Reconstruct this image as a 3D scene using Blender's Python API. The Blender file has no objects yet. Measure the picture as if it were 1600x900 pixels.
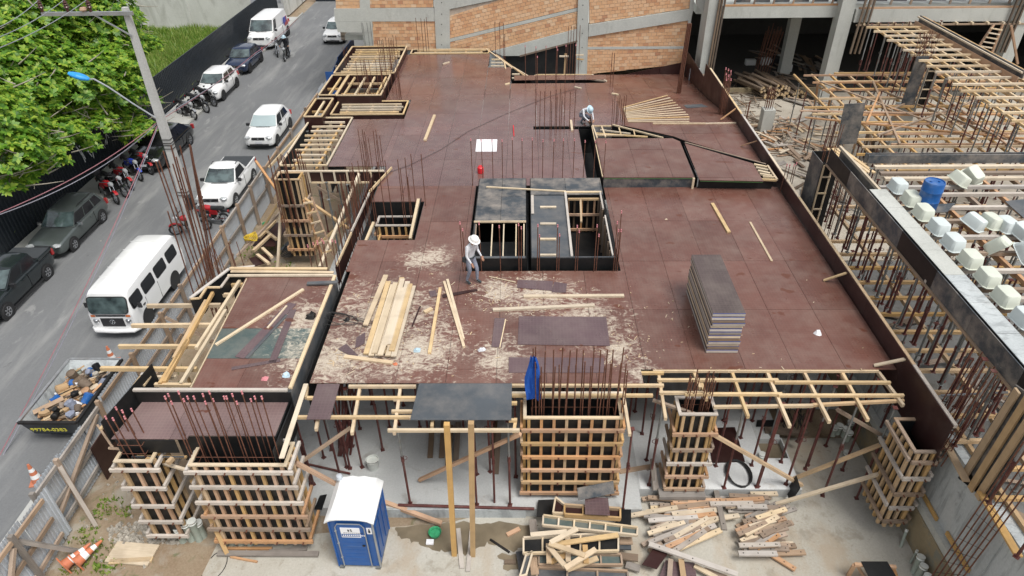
import bpy, bmesh, math, random
import numpy as np
from mathutils import Vector, Matrix
R_ = math.radians
random.seed(7)
SC = bpy.context.scene
COL = SC.collection

# ---------------------------------------------------------------- camera, sky, sun, exposure
CH = 16.0
FOC, PIT, ROL, YAW = 1076.5, .61792, -.01559, -.02403      # focal length in photo pixels, angles in radians
_f = Vector((math.sin(YAW)*math.cos(PIT), math.cos(YAW)*math.cos(PIT), -math.sin(PIT)))
_r = Vector((math.cos(YAW), -math.sin(YAW), 0)); _u = _r.cross(_f)
_rr = _r*math.cos(ROL)+_u*math.sin(ROL); _uu = -_r*math.sin(ROL)+_u*math.cos(ROL)
cam = bpy.data.cameras.new('camera'); camo = bpy.data.objects.new('camera', cam); COL.objects.link(camo)
cam.sensor_width = 36; cam.lens = 36*FOC/1600; cam.clip_end = 1500; cam.clip_start = .1
camo.matrix_world = Matrix(((_rr.x,_uu.x,-_f.x,0),(_rr.y,_uu.y,-_f.y,0),(_rr.z,_uu.z,-_f.z,CH),(0,0,0,1)))
SC.camera = camo
W = bpy.data.worlds.new('World'); SC.world = W; W.use_nodes = True
nt = W.node_tree; nt.nodes.clear()
sky = nt.nodes.new('ShaderNodeTexSky'); sky.sky_type = 'NISHITA'; sky.sun_disc = False
SUN_EL, SUN_AZ = R_(64), R_(135)
sky.sun_elevation = SUN_EL; sky.sun_rotation = SUN_AZ; sky.dust_density = 3; sky.air_density = 1.2
hs = nt.nodes.new('ShaderNodeHueSaturation'); hs.inputs['Saturation'].default_value = .22
bg = nt.nodes.new('ShaderNodeBackground'); bg.inputs[1].default_value = .13
wo = nt.nodes.new('ShaderNodeOutputWorld')
nt.links.new(sky.outputs[0], hs.inputs['Color']); nt.links.new(hs.outputs[0], bg.inputs[0]); nt.links.new(bg.outputs[0], wo.inputs[0])
sl = bpy.data.lights.new('sun', 'SUN'); sl.energy = 2.0; sl.angle = R_(24); sl.color = (1, .97, .93)
slo = bpy.data.objects.new('sun', sl); COL.objects.link(slo)
# the sun stands at compass angle SUN_AZ of the sky texture (0 = +Y, clockwise)
_sd = Vector((math.sin(SUN_AZ)*math.cos(SUN_EL), math.cos(SUN_AZ)*math.cos(SUN_EL), math.sin(SUN_EL)))
slo.rotation_euler = _sd.to_track_quat('Z', 'Y').to_euler()
SC.view_settings.view_transform = 'Standard'; SC.view_settings.look = 'None'
SC.view_settings.exposure = .35; SC.view_settings.gamma = 1
SC.cycles.max_bounces = 6; SC.cycles.use_denoising = True

# survey helpers: a photo pixel (of 1600x900) met with a level or upright plane of the place
def ray(u, v): return _rr*((u-800)/FOC) - _uu*((v-450)/FOC) + _f
def P(u, v, z=0.):
    d = ray(u, v); t = (z-CH)/d.z; return Vector((d.x*t, d.y*t, z))
def PY(u, v, Y):
    d = ray(u, v); t = Y/d.y; return Vector((d.x*t, Y, CH+d.z*t))
def PX(u, v, X):
    d = ray(u, v); t = X/d.x; return Vector((X, d.y*t, CH+d.z*t))

# ---------------------------------------------------------------- materials
MATS = {}
class NB:
    def __init__(s, name):
        s.m = bpy.data.materials.new(name); s.m.use_nodes = True; s.t = s.m.node_tree
        s.b = s.t.nodes['Principled BSDF']; MATS[name] = s.m
    def n(s, typ, **k):
        x = s.t.nodes.new('ShaderNode'+typ)
        for a, b in k.items():
            if a.startswith('_'): x.inputs[a[1:].replace('_', ' ')].default_value = b
            else: setattr(x, a, b)
        return x
    def l(s, a, b): s.t.links.new(a, b)
    def mapping(s, coord='Object', scale=(1,1,1)):
        if coord == 'World': c = s.n('NewGeometry').outputs['Position']
        else: c = s.n('TexCoord').outputs[coord]
        mp = s.n('Mapping'); mp.inputs['Scale'].default_value = scale; s.l(c, mp.inputs['Vector']); return mp.outputs[0]
    def noise(s, vec, scale=5., detail=4., rough=.55, dist=0.):
        x = s.n('TexNoise'); x.inputs['Scale'].default_value = scale; x.inputs['Detail'].default_value = detail
        x.inputs['Roughness'].default_value = rough; x.inputs['Distortion'].default_value = dist
        s.l(vec, x.inputs['Vector']); return x.outputs['Fac']
    def ramp(s, fac, stops):
        x = s.n('ValToRGB'); e = x.color_ramp.elements
        while len(e) < len(stops): e.new(.5)
        for i, (p, c) in enumerate(stops):
            e[i].position = p; e[i].color = (*c, 1) if len(c) == 3 else c
        s.l(fac, x.inputs[0]); return x.outputs[0]
    def mix(s, fac, a, b, mode='MIX'):
        x = s.n('MixRGB', blend_type=mode)
        for i, q in ((0, fac), (1, a), (2, b)):
            if hasattr(q, 'links'): s.l(q, x.inputs[i])
            elif i == 0: x.inputs[0].default_value = q
            else: x.inputs[i].default_value = (*q, 1)
        return x.outputs[0]
    def math(s, op, a, b=0., clamp=False):
        x = s.n('Math', operation=op); x.use_clamp = clamp
        for i, q in ((0, a), (1, b)):
            if hasattr(q, 'links'): s.l(q, x.inputs[i])
            else: x.inputs[i].default_value = q
        return x.outputs[0]
    def base(s, c):
        if hasattr(c, 'links'): s.l(c, s.b.inputs['Base Color'])
        else: s.b.inputs['Base Color'].default_value = (*c, 1)
    def rough(s, r):
        if hasattr(r, 'links'): s.l(r, s.b.inputs['Roughness'])
        else: s.b.inputs['Roughness'].default_value = r
    def bump(s, h, strength=.3, dist=.01):
        x = s.n('Bump'); x.inputs['Strength'].default_value = strength; x.inputs['Distance'].default_value = dist
        s.l(h, x.inputs['Height']); s.l(x.outputs[0], s.b.inputs['Normal'])
def K(c, k): return tuple(min(1, x*k) for x in c)
def simple(name, c, rough=.6, metal=0., var=.12, scale=3., coat=0., bump=0., coord='World', dirt=None):
    q = NB(name); v = q.mapping(coord); f = q.noise(v, scale, 5)
    col = q.ramp(f, [(.3, K(c, 1-var)), (.7, K(c, 1+var))])
    if dirt:
        f2 = q.noise(v, scale*.6, 6, .65); m = q.ramp(f2, [(.5, (0,0,0)), (.68, (1,1,1))]); col = q.mix(q.math('MULTIPLY', m, dirt[1]), col, dirt[0])
    q.base(col); q.rough(rough); q.b.inputs['Metallic'].default_value = metal; q.b.inputs['Coat Weight'].default_value = coat
    if coat: q.b.inputs['Coat Roughness'].default_value = .06
    if bump: q.bump(q.noise(v, scale*8, 4), bump, .01)
    return q.m
def wood(name, c1, c2, varr=.25, nails=False, dark=None):
    q = NB(name); v = q.mapping('Object', (1.2, 9, 9))
    oi = q.n('ObjectInfo'); off = q.n('VectorMath', operation='ADD'); q.l(v, off.inputs[0])
    cmb = q.n('CombineXYZ'); q.l(q.math('MULTIPLY', oi.outputs['Random'], 40.), cmb.inputs[0]); q.l(cmb.outputs[0], off.inputs[1])
    g = q.noise(off.outputs[0], 2.2, 6, .6, .6)
    col = q.ramp(g, [(.25, c1), (.72, c2)])
    k = q.noise(q.mapping('World'), 2.3, 4)
    col = q.mix(q.math('MULTIPLY', q.ramp(k, [(.45, (0,0,0)), (.75, (1,1,1))]), .45), col, dark or K(c1, .55))
    hv = q.n('HueSaturation'); q.l(col, hv.inputs['Color'])
    q.l(q.math('ADD', q.math('MULTIPLY', oi.outputs['Random'], varr*2), 1-varr), hv.inputs['Value'])
    r2 = q.math('FRACT', q.math('MULTIPLY', oi.outputs['Random'], 7.31))
    q.l(q.math('ADD', q.math('MULTIPLY', r2, .35), .74), hv.inputs['Saturation'])
    q.base(hv.outputs[0]); q.rough(.78); q.bump(g, .25, .004)
    return q.m
wood('wood_fresh', (.50,.345,.175), (.66,.50,.29), .12, dark=(.25,.17,.10))
wood('wood_pale', (.54,.42,.27), (.68,.56,.39), .12, dark=(.33,.25,.16))
wood('wood_yellow', (.42,.255,.10), (.56,.37,.17), .16, dark=(.27,.17,.08))
wood('wood_orange', (.40,.205,.095), (.55,.33,.175), .2)
wood('wood_old', (.24,.165,.11), (.41,.30,.21), .28, dark=(.15,.11,.08))
wood('wood_grey', (.22,.19,.16), (.38,.34,.30), .3, dark=(.10,.08,.07))
wood('wood_white', (.42,.37,.32), (.57,.52,.46), .14, dark=(.30,.24,.19))
wood('wood_dark', (.11,.075,.05), (.20,.14,.09), .3)

def plyfilm(name, c, rough=.38, dust=.12, grid=True, stain=True, saw=False, spec=.5):
    q = NB(name); v = q.mapping('World')
    n1 = q.noise(v, .55, 6, .6); col = q.ramp(n1, [(.3, K(c, .82)), (.7, K(c, 1.15))])
    oi = q.n('ObjectInfo')
    hv = q.n('HueSaturation'); q.l(col, hv.inputs['Color']); q.l(q.math('ADD', q.math('MULTIPLY', oi.outputs['Random'], .28), .86), hv.inputs['Value']); col = hv.outputs[0]
    if grid:
        w1 = q.n('TexWave', wave_type='BANDS', bands_direction='X'); w1.inputs['Scale'].default_value = 3.3; q.l(v, w1.inputs['Vector'])
        w2 = q.n('TexWave', wave_type='BANDS', bands_direction='Y'); w2.inputs['Scale'].default_value = 3.3; q.l(v, w2.inputs['Vector'])
        g = q.math('MAXIMUM', w1.outputs['Fac'], w2.outputs['Fac']); g = q.ramp(g, [(.72, (0,0,0)), (1, (1,1,1))])
        col = q.mix(q.math('MULTIPLY', g, .22), col, K(c, 1.8))
    f = q.noise(v, 1.3, 8, .72); d = q.ramp(f, [(.42, (0,0,0)), (.75, (1,1,1))])
    col = q.mix(q.math('MULTIPLY', d, dust), col, (.42,.36,.30))
    sc = q.noise(q.mapping('World', (3,3,3)), 6, 9, .8); d2 = q.ramp(sc, [(.63, (0,0,0)), (.70, (1,1,1))])
    col = q.mix(q.math('MULTIPLY', d2, dust*1.5), col, (.5,.45,.38))
    if stain:
        s2 = q.noise(q.mapping('World', (.9,1.5,1)), 1.7, 2, .4); m = q.ramp(s2, [(.695, (0,0,0)), (.71, (1,1,1))])
        col = q.mix(q.math('MULTIPLY', m, .8), col, K((.16,.045,.018), .7))
    rr = q.ramp(q.noise(v, .8, 4), [(.35, (rough*.75,)*3), (.7, (min(1, rough*1.35),)*3)])
    if saw:
        blobs = None
        for (x, y, r) in ((-4.3,16.3,2.7),(-3.0,14.6,2.3),(-5.2,14.2,2.3),(1.8,15.9,1.9),(.5,17.3,1.7),(-.8,17.4,1.3),(-3.2,19.3,1.3),(-6.5,15.6,1.5),(-6.3,14.0,1.2),(2.6,14.6,1.),(-.8,14.2,1.4),(3.2,13.6,.8)):
            vm = q.n('VectorMath', operation='DISTANCE'); q.l(v, vm.inputs[0]); vm.inputs[1].default_value = (x, y, 3.55)
            g = q.math('SUBTRACT', 1., q.math('DIVIDE', vm.outputs['Value'], r), True)
            blobs = g if blobs is None else q.math('MAXIMUM', blobs, g)
        sn = q.noise(q.mapping('World', (1.0,1.5,1)), 3.4, 12, .74, 1.5)
        sn2 = q.noise(q.mapping('World', (1,1,1)), .9, 3, .5, .5)
        t = q.math('ADD', q.math('ADD', sn, q.math('MULTIPLY', blobs, .26)), q.math('MULTIPLY', sn2, .20))
        mk = q.ramp(t, [(.70, (0,0,0)), (.85, (1,1,1))])
        mk = q.math('MULTIPLY', mk, q.ramp(blobs, [(0, (0,0,0)), (.12, (1,1,1))]))
        fine = q.noise(v, 22, 4, .7)
        col = q.mix(q.math('MULTIPLY', mk, .68), col, q.ramp(fine, [(.3, (.42,.36,.27)), (.7, (.80,.73,.60))]))
        rr = q.mix(mk, rr, (.95,.95,.95))
    q.base(col); q.l(rr, q.b.inputs['Roughness']); q.b.inputs['Specular IOR Level'].default_value = spec
    q.bump(q.noise(v, 30, 3), .08, .003)
    return q.m
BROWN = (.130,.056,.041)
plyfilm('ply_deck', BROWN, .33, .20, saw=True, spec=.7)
plyfilm('ply_far', (.126,.058,.050), .24, .16, spec=.8)
plyfilm('ply_violet', (.105,.066,.07), .30, .14)
plyfilm('ply_pale', (.175,.115,.11), .45, .16)
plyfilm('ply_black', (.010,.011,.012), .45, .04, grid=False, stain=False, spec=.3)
plyfilm('ply_blackworn', (.045,.055,.065), .5, .7, grid=False, stain=False)
plyfilm('ply_slate', (.07,.08,.09), .42, .25, grid=False, stain=False)
plyfilm('ply_green', (.07,.10,.095), .5, .3, grid=False, stain=False, saw=True)
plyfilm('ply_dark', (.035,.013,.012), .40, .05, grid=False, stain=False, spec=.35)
plyfilm('ply_stack', (.085,.062,.058), .45, .2, stain=False)
simple('ply_edge_green', (.06,.15,.04), .7); MATS['ply_far'].node_tree.nodes['Principled BSDF'].inputs['Coat Weight'].default_value = .55; MATS['ply_far'].node_tree.nodes['Principled BSDF'].inputs['Coat Roughness'].default_value = .16; MATS['ply_violet'].node_tree.nodes['Principled BSDF'].inputs['Coat Weight'].default_value = .4
simple('ply_edge_blue', (.06,.10,.35), .6)
simple('steel_rust', (.15,.062,.038), .75, .2, .35, 14, bump=.3)
simple('steel_dark', (.03,.028,.027), .5, .5, .3)
simple('prop_red', (.105,.030,.025), .65, .1, .3, 5, dirt=((.20,.13,.11), .4))
simple('prop_grey', (.20,.21,.205), .55, .35, .2, 5, dirt=((.25,.19,.15), .4))
simple('prop_galv', (.34,.35,.36), .45, .5, .2, 5, dirt=((.25,.19,.15), .3))
simple('cap_pink', (.62,.24,.26), .5)
simple('bar_tip', (.7,.55,.48), .6)
simple('rubber', (.02,.02,.021), .75); simple('black_plastic', (.022,.022,.024), .45)
simple('chrome', (.62,.63,.65), .2, 1.0, .05); simple('alloy', (.45,.46,.48), .35, .8, .05)
simple('white_plastic', (.78,.79,.78), .4, 0, .04, 3); simple('white_paint', (.80,.80,.79), .22, 0, .02, 2, .7)
simple('blue_plastic', (.010,.085,.30), .35, 0, .1, 3); simple('blue_drum', (.010,.10,.34), .35, 0, .15, 4, dirt=((.3,.35,.4), .25))
simple('blue_lamp', (.03,.30,.72), .35); simple('blue_cloth', (.01,.09,.42), .8)
simple('paint_black', (.012,.013,.014), .16, .2, .05, 2, .9); simple('paint_grey', (.12,.14,.135), .3, .5, .08, 2, .7)
simple('paint_dark', (.020,.027,.03), .25, .3, .08, 2, .8); simple('paint_navy', (.015,.030,.075), .2, .3, .08, 2, .9)
simple('paint_red', (.42,.015,.02), .3, 0, .1, 3, .6); simple('paint_blue', (.02,.05,.40), .3, 0, .1, 3, .6); simple('paint_silver', (.45,.46,.48), .3, .6, .1)
simple('lamp_glass', (.55,.57,.58), .12, .3, .05, 4, .6); simple('lamp_amber', (.6,.17,.05), .3); simple('lamp_redglass', (.4,.02,.02), .2, coat=.6)
simple('plate', (.62,.63,.66), .4); simple('soft_cover', (.045,.05,.055), .7)
q = NB('car_glass'); v = q.mapping('World'); q.base(q.ramp(q.noise(v, 1.6, 3), [(.4, (.02,.03,.032)), (.65, (.10,.14,.14))])); q.rough(.06); q.b.inputs['Specular IOR Level'].default_value = .9; q.b.inputs['Coat Weight'].default_value = .6
simple('screen_shade', (.36,.44,.45), .25, .0, .06, 2, .9)
simple('dark_glass', (.015,.015,.017), .12, 0, .1, 2, .4)
simple('cone_orange', (.55,.17,.08), .6, 0, .12, 6, dirt=((.3,.25,.2), .3)); simple('pipe_white', (.62,.64,.60), .5, 0, .08, 8); simple('pipe_green', (.30,.34,.29), .6, 0, .1, 8, dirt=((.35,.3,.24), .3))
simple('cloth_white', (.62,.63,.66), .9, 0, .15, 12); simple('cloth_grey', (.22,.24,.30), .9, 0, .2, 12); simple('cloth_dark', (.02,.022,.028), .85, 0, .2, 12)
simple('skin', (.36,.19,.12), .6); simple('helmet_white', (.78,.78,.75), .3); simple('helmet_blue', (.45,.60,.68), .35); simple('boot', (.04,.05,.055), .7)
simple('cable_red', (.30,.13,.15), .6); simple('cable_grey', (.25,.25,.29), .6); simple('cable_black', (.02,.02,.02), .6); simple('cable_yellow', (.6,.42,.03), .6)
simple('wire_alu', (.42,.44,.46), .4, .7); simple('insulator', (.07,.028,.022), .25)
simple('paper', (.8,.8,.82), .8, var=.03); simple('red_can', (.65,.02,.03), .4); simple('green_plastic', (.05,.35,.16), .5, 0, .3, 12)
simple('tile_red', (.42,.15,.07), .8); simple('stone', (.35,.32,.27), .9, 0, .3, 9, bump=.5); simple('cardboard', (.42,.28,.15), .85)
simple('bark', (.14,.10,.07), .9, 0, .3, 14, bump=.6); simple('twig', (.30,.27,.22), .9, 0, .2)
# waffle form plastics
q = NB('waffle_white'); oi = q.n('ObjectInfo'); f = q.noise(q.mapping('World'), 5, 4)
c = q.mix(q.math('MULTIPLY', q.math('GREATER_THAN', oi.outputs['Random'], .55), .6), (.62,.68,.68), (.66,.67,.50)); c = q.mix(q.math('MULTIPLY', f, .45), c, (.38,.40,.36)); q.base(c); q.rough(.6); q.b.inputs['Subsurface Weight'].default_value = .0
# leaves
def leafmat(name, c1, c2, c3):
    q = NB(name); oi = q.n('NewGeometry'); f = q.noise(q.mapping('World'), .9, 3)
    r = oi.outputs['Random Per Island']
    c = q.ramp(q.math('ADD', q.math('MULTIPLY', r, .62), q.math('MULTIPLY', f, .4)), [(.18, c1), (.5, c2), (.86, c3)])
    q.base(c); q.rough(.42); q.b.inputs['Transmission Weight'].default_value = 0
    tr = q.n('BsdfTranslucent'); q.l(c, tr.inputs[0]); ms = q.n('MixShader'); ms.inputs[0].default_value = .42
    q.l(q.b.outputs[0], ms.inputs[1]); q.l(tr.outputs[0], ms.inputs[2]); q.l(ms.outputs[0], q.t.nodes['Material Output'].inputs[0])
leafmat('leaf', (.05,.15,.016), (.18,.37,.035), (.44,.55,.07))
leafmat('grass_blade', (.10,.20,.03), (.22,.36,.05), (.44,.46,.16))
# concrete, asphalt, soil
def ground(name, stops, scale=.5, patches=(), rough=.85, bump=.3, crack=False):
    q = NB(name); v = q.mapping('World'); col = q.ramp(q.noise(v, scale, 8, .62), stops)
    g = q.noise(v, 18, 6, .7); col = q.mix(.35, col, q.ramp(g, [(.25, K(stops[0][1], .7)), (.75, K(stops[-1][1], 1.15))]))
    for (sc, lo, hi, c, k, ms) in patches:
        m = q.ramp(q.noise(q.mapping('World', ms), sc, 7, .65, .4), [(lo, (0,0,0)), (hi, (1,1,1))]); col = q.mix(q.math('MULTIPLY', m, k), col, c)
    q.base(col); q.rough(rough); q.bump(q.noise(v, 26, 6, .7), bump, .012); return q
ground('concrete_slab', [(.3, (.40,.41,.40)), (.7, (.52,.53,.52))], .5, [(1.1,.55,.70,(.24,.22,.19),.6,(1,1,1)), (4,.62,.72,(.33,.26,.19),.5,(1,1,1))])
ground('concrete_white', [(.3, (.56,.57,.56)), (.7, (.68,.69,.68))], .8, [(2,.6,.72,(.4,.36,.3),.5,(1,1,1))])
ground('concrete_yard', [(.3, (.35,.32,.26)), (.5, (.43,.41,.35)), (.7, (.50,.48,.43))], .35, [(.55,.49,.62,(.37,.29,.20),.6,(1,.5,1)), (1.7,.56,.68,(.24,.21,.16),.55,(1,1,1)), (7,.62,.68,(.2,.17,.13),.5,(1,1,1))])
ground('concrete_frame', [(.3, (.40,.41,.38)), (.7, (.54,.55,.51))], .7, [(1.2,.55,.75,(.27,.27,.24),.5,(2,2,.5))])
ground('concrete_wall', [(.3, (.38,.41,.415)), (.7, (.52,.55,.55))], .9, [(2.2,.5,.60,(.24,.255,.26),.6,(1,2.6,.25)), (1.4,.55,.68,(.5,.5,.48),.4,(1,1.4,.4)), (2.2,.62,.7,(.16,.17,.17),.5,(1,1,1))])
ground('concrete_stained', [(.3, (.24,.19,.11)), (.7, (.33,.27,.17))], 1.2, [(2.2,.5,.62,(.18,.19,.17),.7,(1,1,1))])
ground('concrete_pole', [(.3, (.42,.42,.40)), (.7, (.54,.54,.52))], 2.)
ground('wall_white', [(.3, (.50,.50,.46)), (.7, (.68,.68,.64))], .5, [(1.,.5,.68,(.30,.30,.26),.6,(1,1,.4))])
ground('soil', [(.3, (.20,.13,.075)), (.5, (.27,.20,.13)), (.7, (.34,.28,.20))], .8, [(2.4,.57,.68,(.06,.10,.025),.6,(1,1,1)), (.9,.55,.66,(.36,.34,.29),.6,(1,1,1))], bump=.8)
ground('sand_floor', [(.3, (.34,.30,.24)), (.7, (.48,.44,.37))], .6, [(2.5,.56,.68,(.19,.15,.11),.7,(1,1,1))], bump=.6)
ground('sidewalk', [(.3, (.38,.38,.36)), (.7, (.50,.50,.47))], .5, [(1.2,.55,.7,(.2,.19,.16),.5,(1,1,1))])
ground('kerb', [(.3, (.30,.30,.28)), (.7, (.42,.42,.39))], 1.)
ground('grass_ground', [(.3, (.05,.10,.02)), (.7, (.12,.19,.04))], .4, [(.5,.5,.65,(.22,.24,.10),.6,(1,1,1))], bump=.9)
q = ground('asphalt', [(.3, (.140,.144,.147)), (.7, (.185,.190,.193))], .25, [(.42,.48,.70,(.29,.29,.28),.7,(2.2,.35,1)), (3,.66,.71,(.06,.06,.06),.5,(1,1,1)), (.9,.62,.68,(.33,.33,.32),.5,(1.5,.5,1))], bump=.35)
ground('concrete_shaded', [(.3, (.13,.13,.125)), (.7, (.22,.22,.21))], .9, [(1.5,.5,.65,(.09,.08,.06),.6,(1,1,1))])  # concrete floor, shade of the dense shoring above put into its colour
simple('wet_mud', (.19,.155,.105), .3, 0, .3, 1.5)
q = NB('brick_clay'); oi = q.n('ObjectInfo'); ge = q.n('NewGeometry'); rr = q.math('FRACT', q.math('ADD', q.math('MULTIPLY', oi.outputs['Random'], 3.7), ge.outputs['Random Per Island']))
c = q.ramp(rr, [(0, (.44,.20,.11)), (.06, (.56,.28,.14)), (.3, (.66,.38,.20)), (.85, (.70,.43,.25)), (1, (.72,.52,.34))]); c = q.mix(q.math('MULTIPLY', q.noise(q.mapping('World'), 3, 4), .3), c, (.60,.45,.30)); q.base(c); q.rough(.9)
simple('mortar', (.44,.37,.30), .95, 0, .2, 4)
simple('sheet_galv', (.50,.54,.58), .42, .0, .12, 1.2, dirt=((.30,.26,.22), .3)); simple('fence_black', (.022,.028,.036), .42, .1, .15, 1.5); simple('sheet_blue', (.02,.09,.30), .5)
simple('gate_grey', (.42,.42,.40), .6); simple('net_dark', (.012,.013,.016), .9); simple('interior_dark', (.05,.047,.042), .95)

# ---------------------------------------------------------------- building helpers
WM = {}
def mw(o): return WM.get(o.name, Matrix.Identity(4))
def tag(o, label=None, cat=None, group=None, kind=None):
    if label: o['label'] = label
    if cat: o['category'] = cat
    if group: o['group'] = group
    if kind: o['kind'] = kind
    return o
def place(o, M, parent=None):
    COL.objects.link(o); WM[o.name] = M.copy()
    if parent is not None:
        o.parent = parent; M = mw(parent).inverted() @ M
    o.matrix_local = M; return o
def T(name, label, cat, loc=(0,0,0), rz=0., group=None, scale=1.):
    o = bpy.data.objects.new(name, None); o.empty_display_size = .2
    place(o, Matrix.Translation(Vector(loc)) @ Matrix.Rotation(rz, 4, 'Z') @ Matrix.Scale(scale, 4)); return tag(o, label, cat, group)
_mc = {}
def m_box(mat, bev=0.):
    k = ('box', mat)
    if k not in _mc:
        me = bpy.data.meshes.new('timber'); s = .5
        v = [(x, y, z) for x in (-s, s) for y in (-s, s) for z in (-s, s)]
        me.from_pydata(v, [], [(0,1,3,2),(4,6,7,5),(0,4,5,1),(2,3,7,6),(0,2,6,4),(1,5,7,3)]); me.materials.append(MATS[mat]); _mc[k] = me
    return _mc[k]
def m_cyl(mat, n=8):
    k = ('cyl', mat, n)
    if k not in _mc:
        me = bpy.data.meshes.new('tube'); v = []; f = []
        for i in range(n):
            a = 2*math.pi*i/n; v += [(-.5, math.cos(a)*.5, math.sin(a)*.5), (.5, math.cos(a)*.5, math.sin(a)*.5)]
        for i in range(n): j = (i+1) % n; f.append((2*i, 2*j, 2*j+1, 2*i+1))
        f.append(tuple(2*i for i in range(n))[::1]); f.append(tuple(2*i+1 for i in range(n))[::-1])
        me.from_pydata(v, [], f); me.materials.append(MATS[mat])
        for p in me.polygons: p.use_smooth = len(p.vertices) == 4
        _mc[k] = me
    return _mc[k]
def dirmat(p0, p1, up=(0,0,1), roll=0.):
    d = (p1-p0); L = d.length; x = d/L; u = Vector(up)
    if abs(x.dot(u)) > .999: u = Vector((0,1,0))
    y = u.cross(x).normalized(); z = x.cross(y)
    M = Matrix((x, y, z)).transposed().to_4x4()
    if roll: M = M @ Matrix.Rotation(roll, 4, 'X')
    M.translation = (p0+p1)/2; return M, L
def bar(name, par, p0, p1, w, h, mat, roll=0., up=(0,0,1)):
    p0 = Vector(p0); p1 = Vector(p1); M, L = dirmat(p0, p1, up, roll)
    return place(bpy.data.objects.new(name, m_box(mat)), M @ Matrix.Diagonal((L, w, h, 1)), par)
def rod(name, par, p0, p1, r, mat, n=6):
    p0 = Vector(p0); p1 = Vector(p1); M, L = dirmat(p0, p1)
    return place(bpy.data.objects.new(name, m_cyl(mat, n)), M @ Matrix.Diagonal((L, 2*r, 2*r, 1)), par)
def box(name, par, x0, x1, y0, y1, z0, z1, mat):
    return place(bpy.data.objects.new(name, m_box(mat)), Matrix.Translation(((x0+x1)/2, (y0+y1)/2, (z0+z1)/2)) @ Matrix.Diagonal((x1-x0, y1-y0, z1-z0, 1)), par)
class MB:
    def __init__(s): s.v = []; s.f = []; s.mi = []; s.mats = []
    def mat(s, m):
        if m not in s.mats: s.mats.append(m)
        return s.mats.index(m)
    def add(s, vs, fs, m):
        o = len(s.v); i = s.mat(m); s.v += [tuple(a) for a in vs]; s.f += [tuple(o+k for k in q) for q in fs]; s.mi += [i]*len(fs)
    def box(s, x0, x1, y0, y1, z0, z1, m):
        v = [(x, y, z) for x in (x0, x1) for y in (y0, y1) for z in (z0, z1)]
        s.add(v, [(0,1,3,2),(4,6,7,5),(0,4,5,1),(2,3,7,6),(0,2,6,4),(1,5,7,3)], m)
    def beam(s, p0, p1, w, h, m, up=(0,0,1)):
        M, L = dirmat(Vector(p0), Vector(p1), up); a = [(x, y, z) for x in (-L/2, L/2) for y in (-w/2, w/2) for z in (-h/2, h/2)]
        s.add([M @ Vector(q) for q in a], [(0,1,3,2),(4,6,7,5),(0,4,5,1),(2,3,7,6),(0,2,6,4),(1,5,7,3)], m)
    def tube(s, pts, r, m, n=6, closed=False):
        pts = [Vector(p) for p in pts]; rs = r if isinstance(r, (list, tuple)) else [r]*len(pts); vs = []; fs = []
        N = len(pts)
        for i, p in enumerate(pts):
            a = pts[(i-1) % N] if closed else pts[max(i-1, 0)]; b = pts[(i+1) % N] if closed else pts[min(i+1, N-1)]
            d = (b-a).normalized(); u = Vector((0,0,1)) if abs(d.z) < .95 else Vector((0,1,0)); x = u.cross(d).normalized(); y = d.cross(x)
            for k in range(n): t = 2*math.pi*k/n; vs.append(p+x*math.cos(t)*rs[i]+y*math.sin(t)*rs[i])
        for i in range(N if closed else N-1):
            for k in range(n): j = (i+1) % N; fs.append((i*n+k, i*n+(k+1) % n, j*n+(k+1) % n, j*n+k))
        if not closed: fs.append(tuple(range(n))[::-1]); fs.append(tuple((N-1)*n+k for k in range(n)))
        s.add(vs, fs, m)
    def prism(s, poly, z0, z1, m, top=None):
        n = len(poly); zz = (lambda p: z1) if not callable(z1) else z1; z0f = (lambda p: z0) if not callable(z0) else z0
        vs = [(p[0], p[1], z0f(p)) for p in poly]+[(p[0], p[1], zz(p)) for p in poly]
        fs = [tuple(range(n))[::-1], tuple(range(n, 2*n))]+[(i, (i+1) % n, n+(i+1) % n, n+i) for i in range(n)]
        s.add(vs, fs, m)
    def lathe(s, prof, m, n=16, c=(0,0,0), axis='z'):
        vs = []; fs = []
        for (r, z) in prof:
            for k in range(n):
                t = 2*math.pi*k/n; a, b = r*math.cos(t), r*math.sin(t)
                q = (a, b, z) if axis == 'z' else ((z, a, b) if axis == 'x' else (a, z, b)); vs.append((q[0]+c[0], q[1]+c[1], q[2]+c[2]))
        for i in range(len(prof)-1):
            for k in range(n): fs.append((i*n+k, i*n+(k+1) % n, (i+1)*n+(k+1) % n, (i+1)*n+k))
        s.add(vs, fs, m)
    def build(s, name, par=None, M=None, smooth=False, recalc=True, local=False):
        me = bpy.data.meshes.new(name); me.from_pydata(s.v, [], s.f)
        for m in s.mats: me.materials.append(MATS[m])
        me.polygons.foreach_set('material_index', s.mi)
        if recalc:
            b = bmesh.new(); b.from_mesh(me); bmesh.ops.recalc_face_normals(b, faces=b.faces); b.to_mesh(me); b.free()
        if smooth:
            me.polygons.foreach_set('use_smooth', [True]*len(me.polygons)); me.set_sharp_from_angle(angle=R_(40))
        o = bpy.data.objects.new(name, me)
        if local: return place(o, mw(par) @ (M or Matrix.Identity(4)), par)
        return place(o, M or Matrix.Identity(4), par)
def copy_tree(o, M, label=None, group=None):
    """copy a thing with its parts and their parts to the world matrix M"""
    r = o.copy(); COL.objects.link(r); r.matrix_local = M; WM[r.name] = M.copy()
    if label: r['label'] = label
    if group: r['group'] = group
    for c in list(o.children):
        d = c.copy(); COL.objects.link(d); d.parent = r
        for g in list(c.children): e = g.copy(); COL.objects.link(e); e.parent = d
    return r
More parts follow.
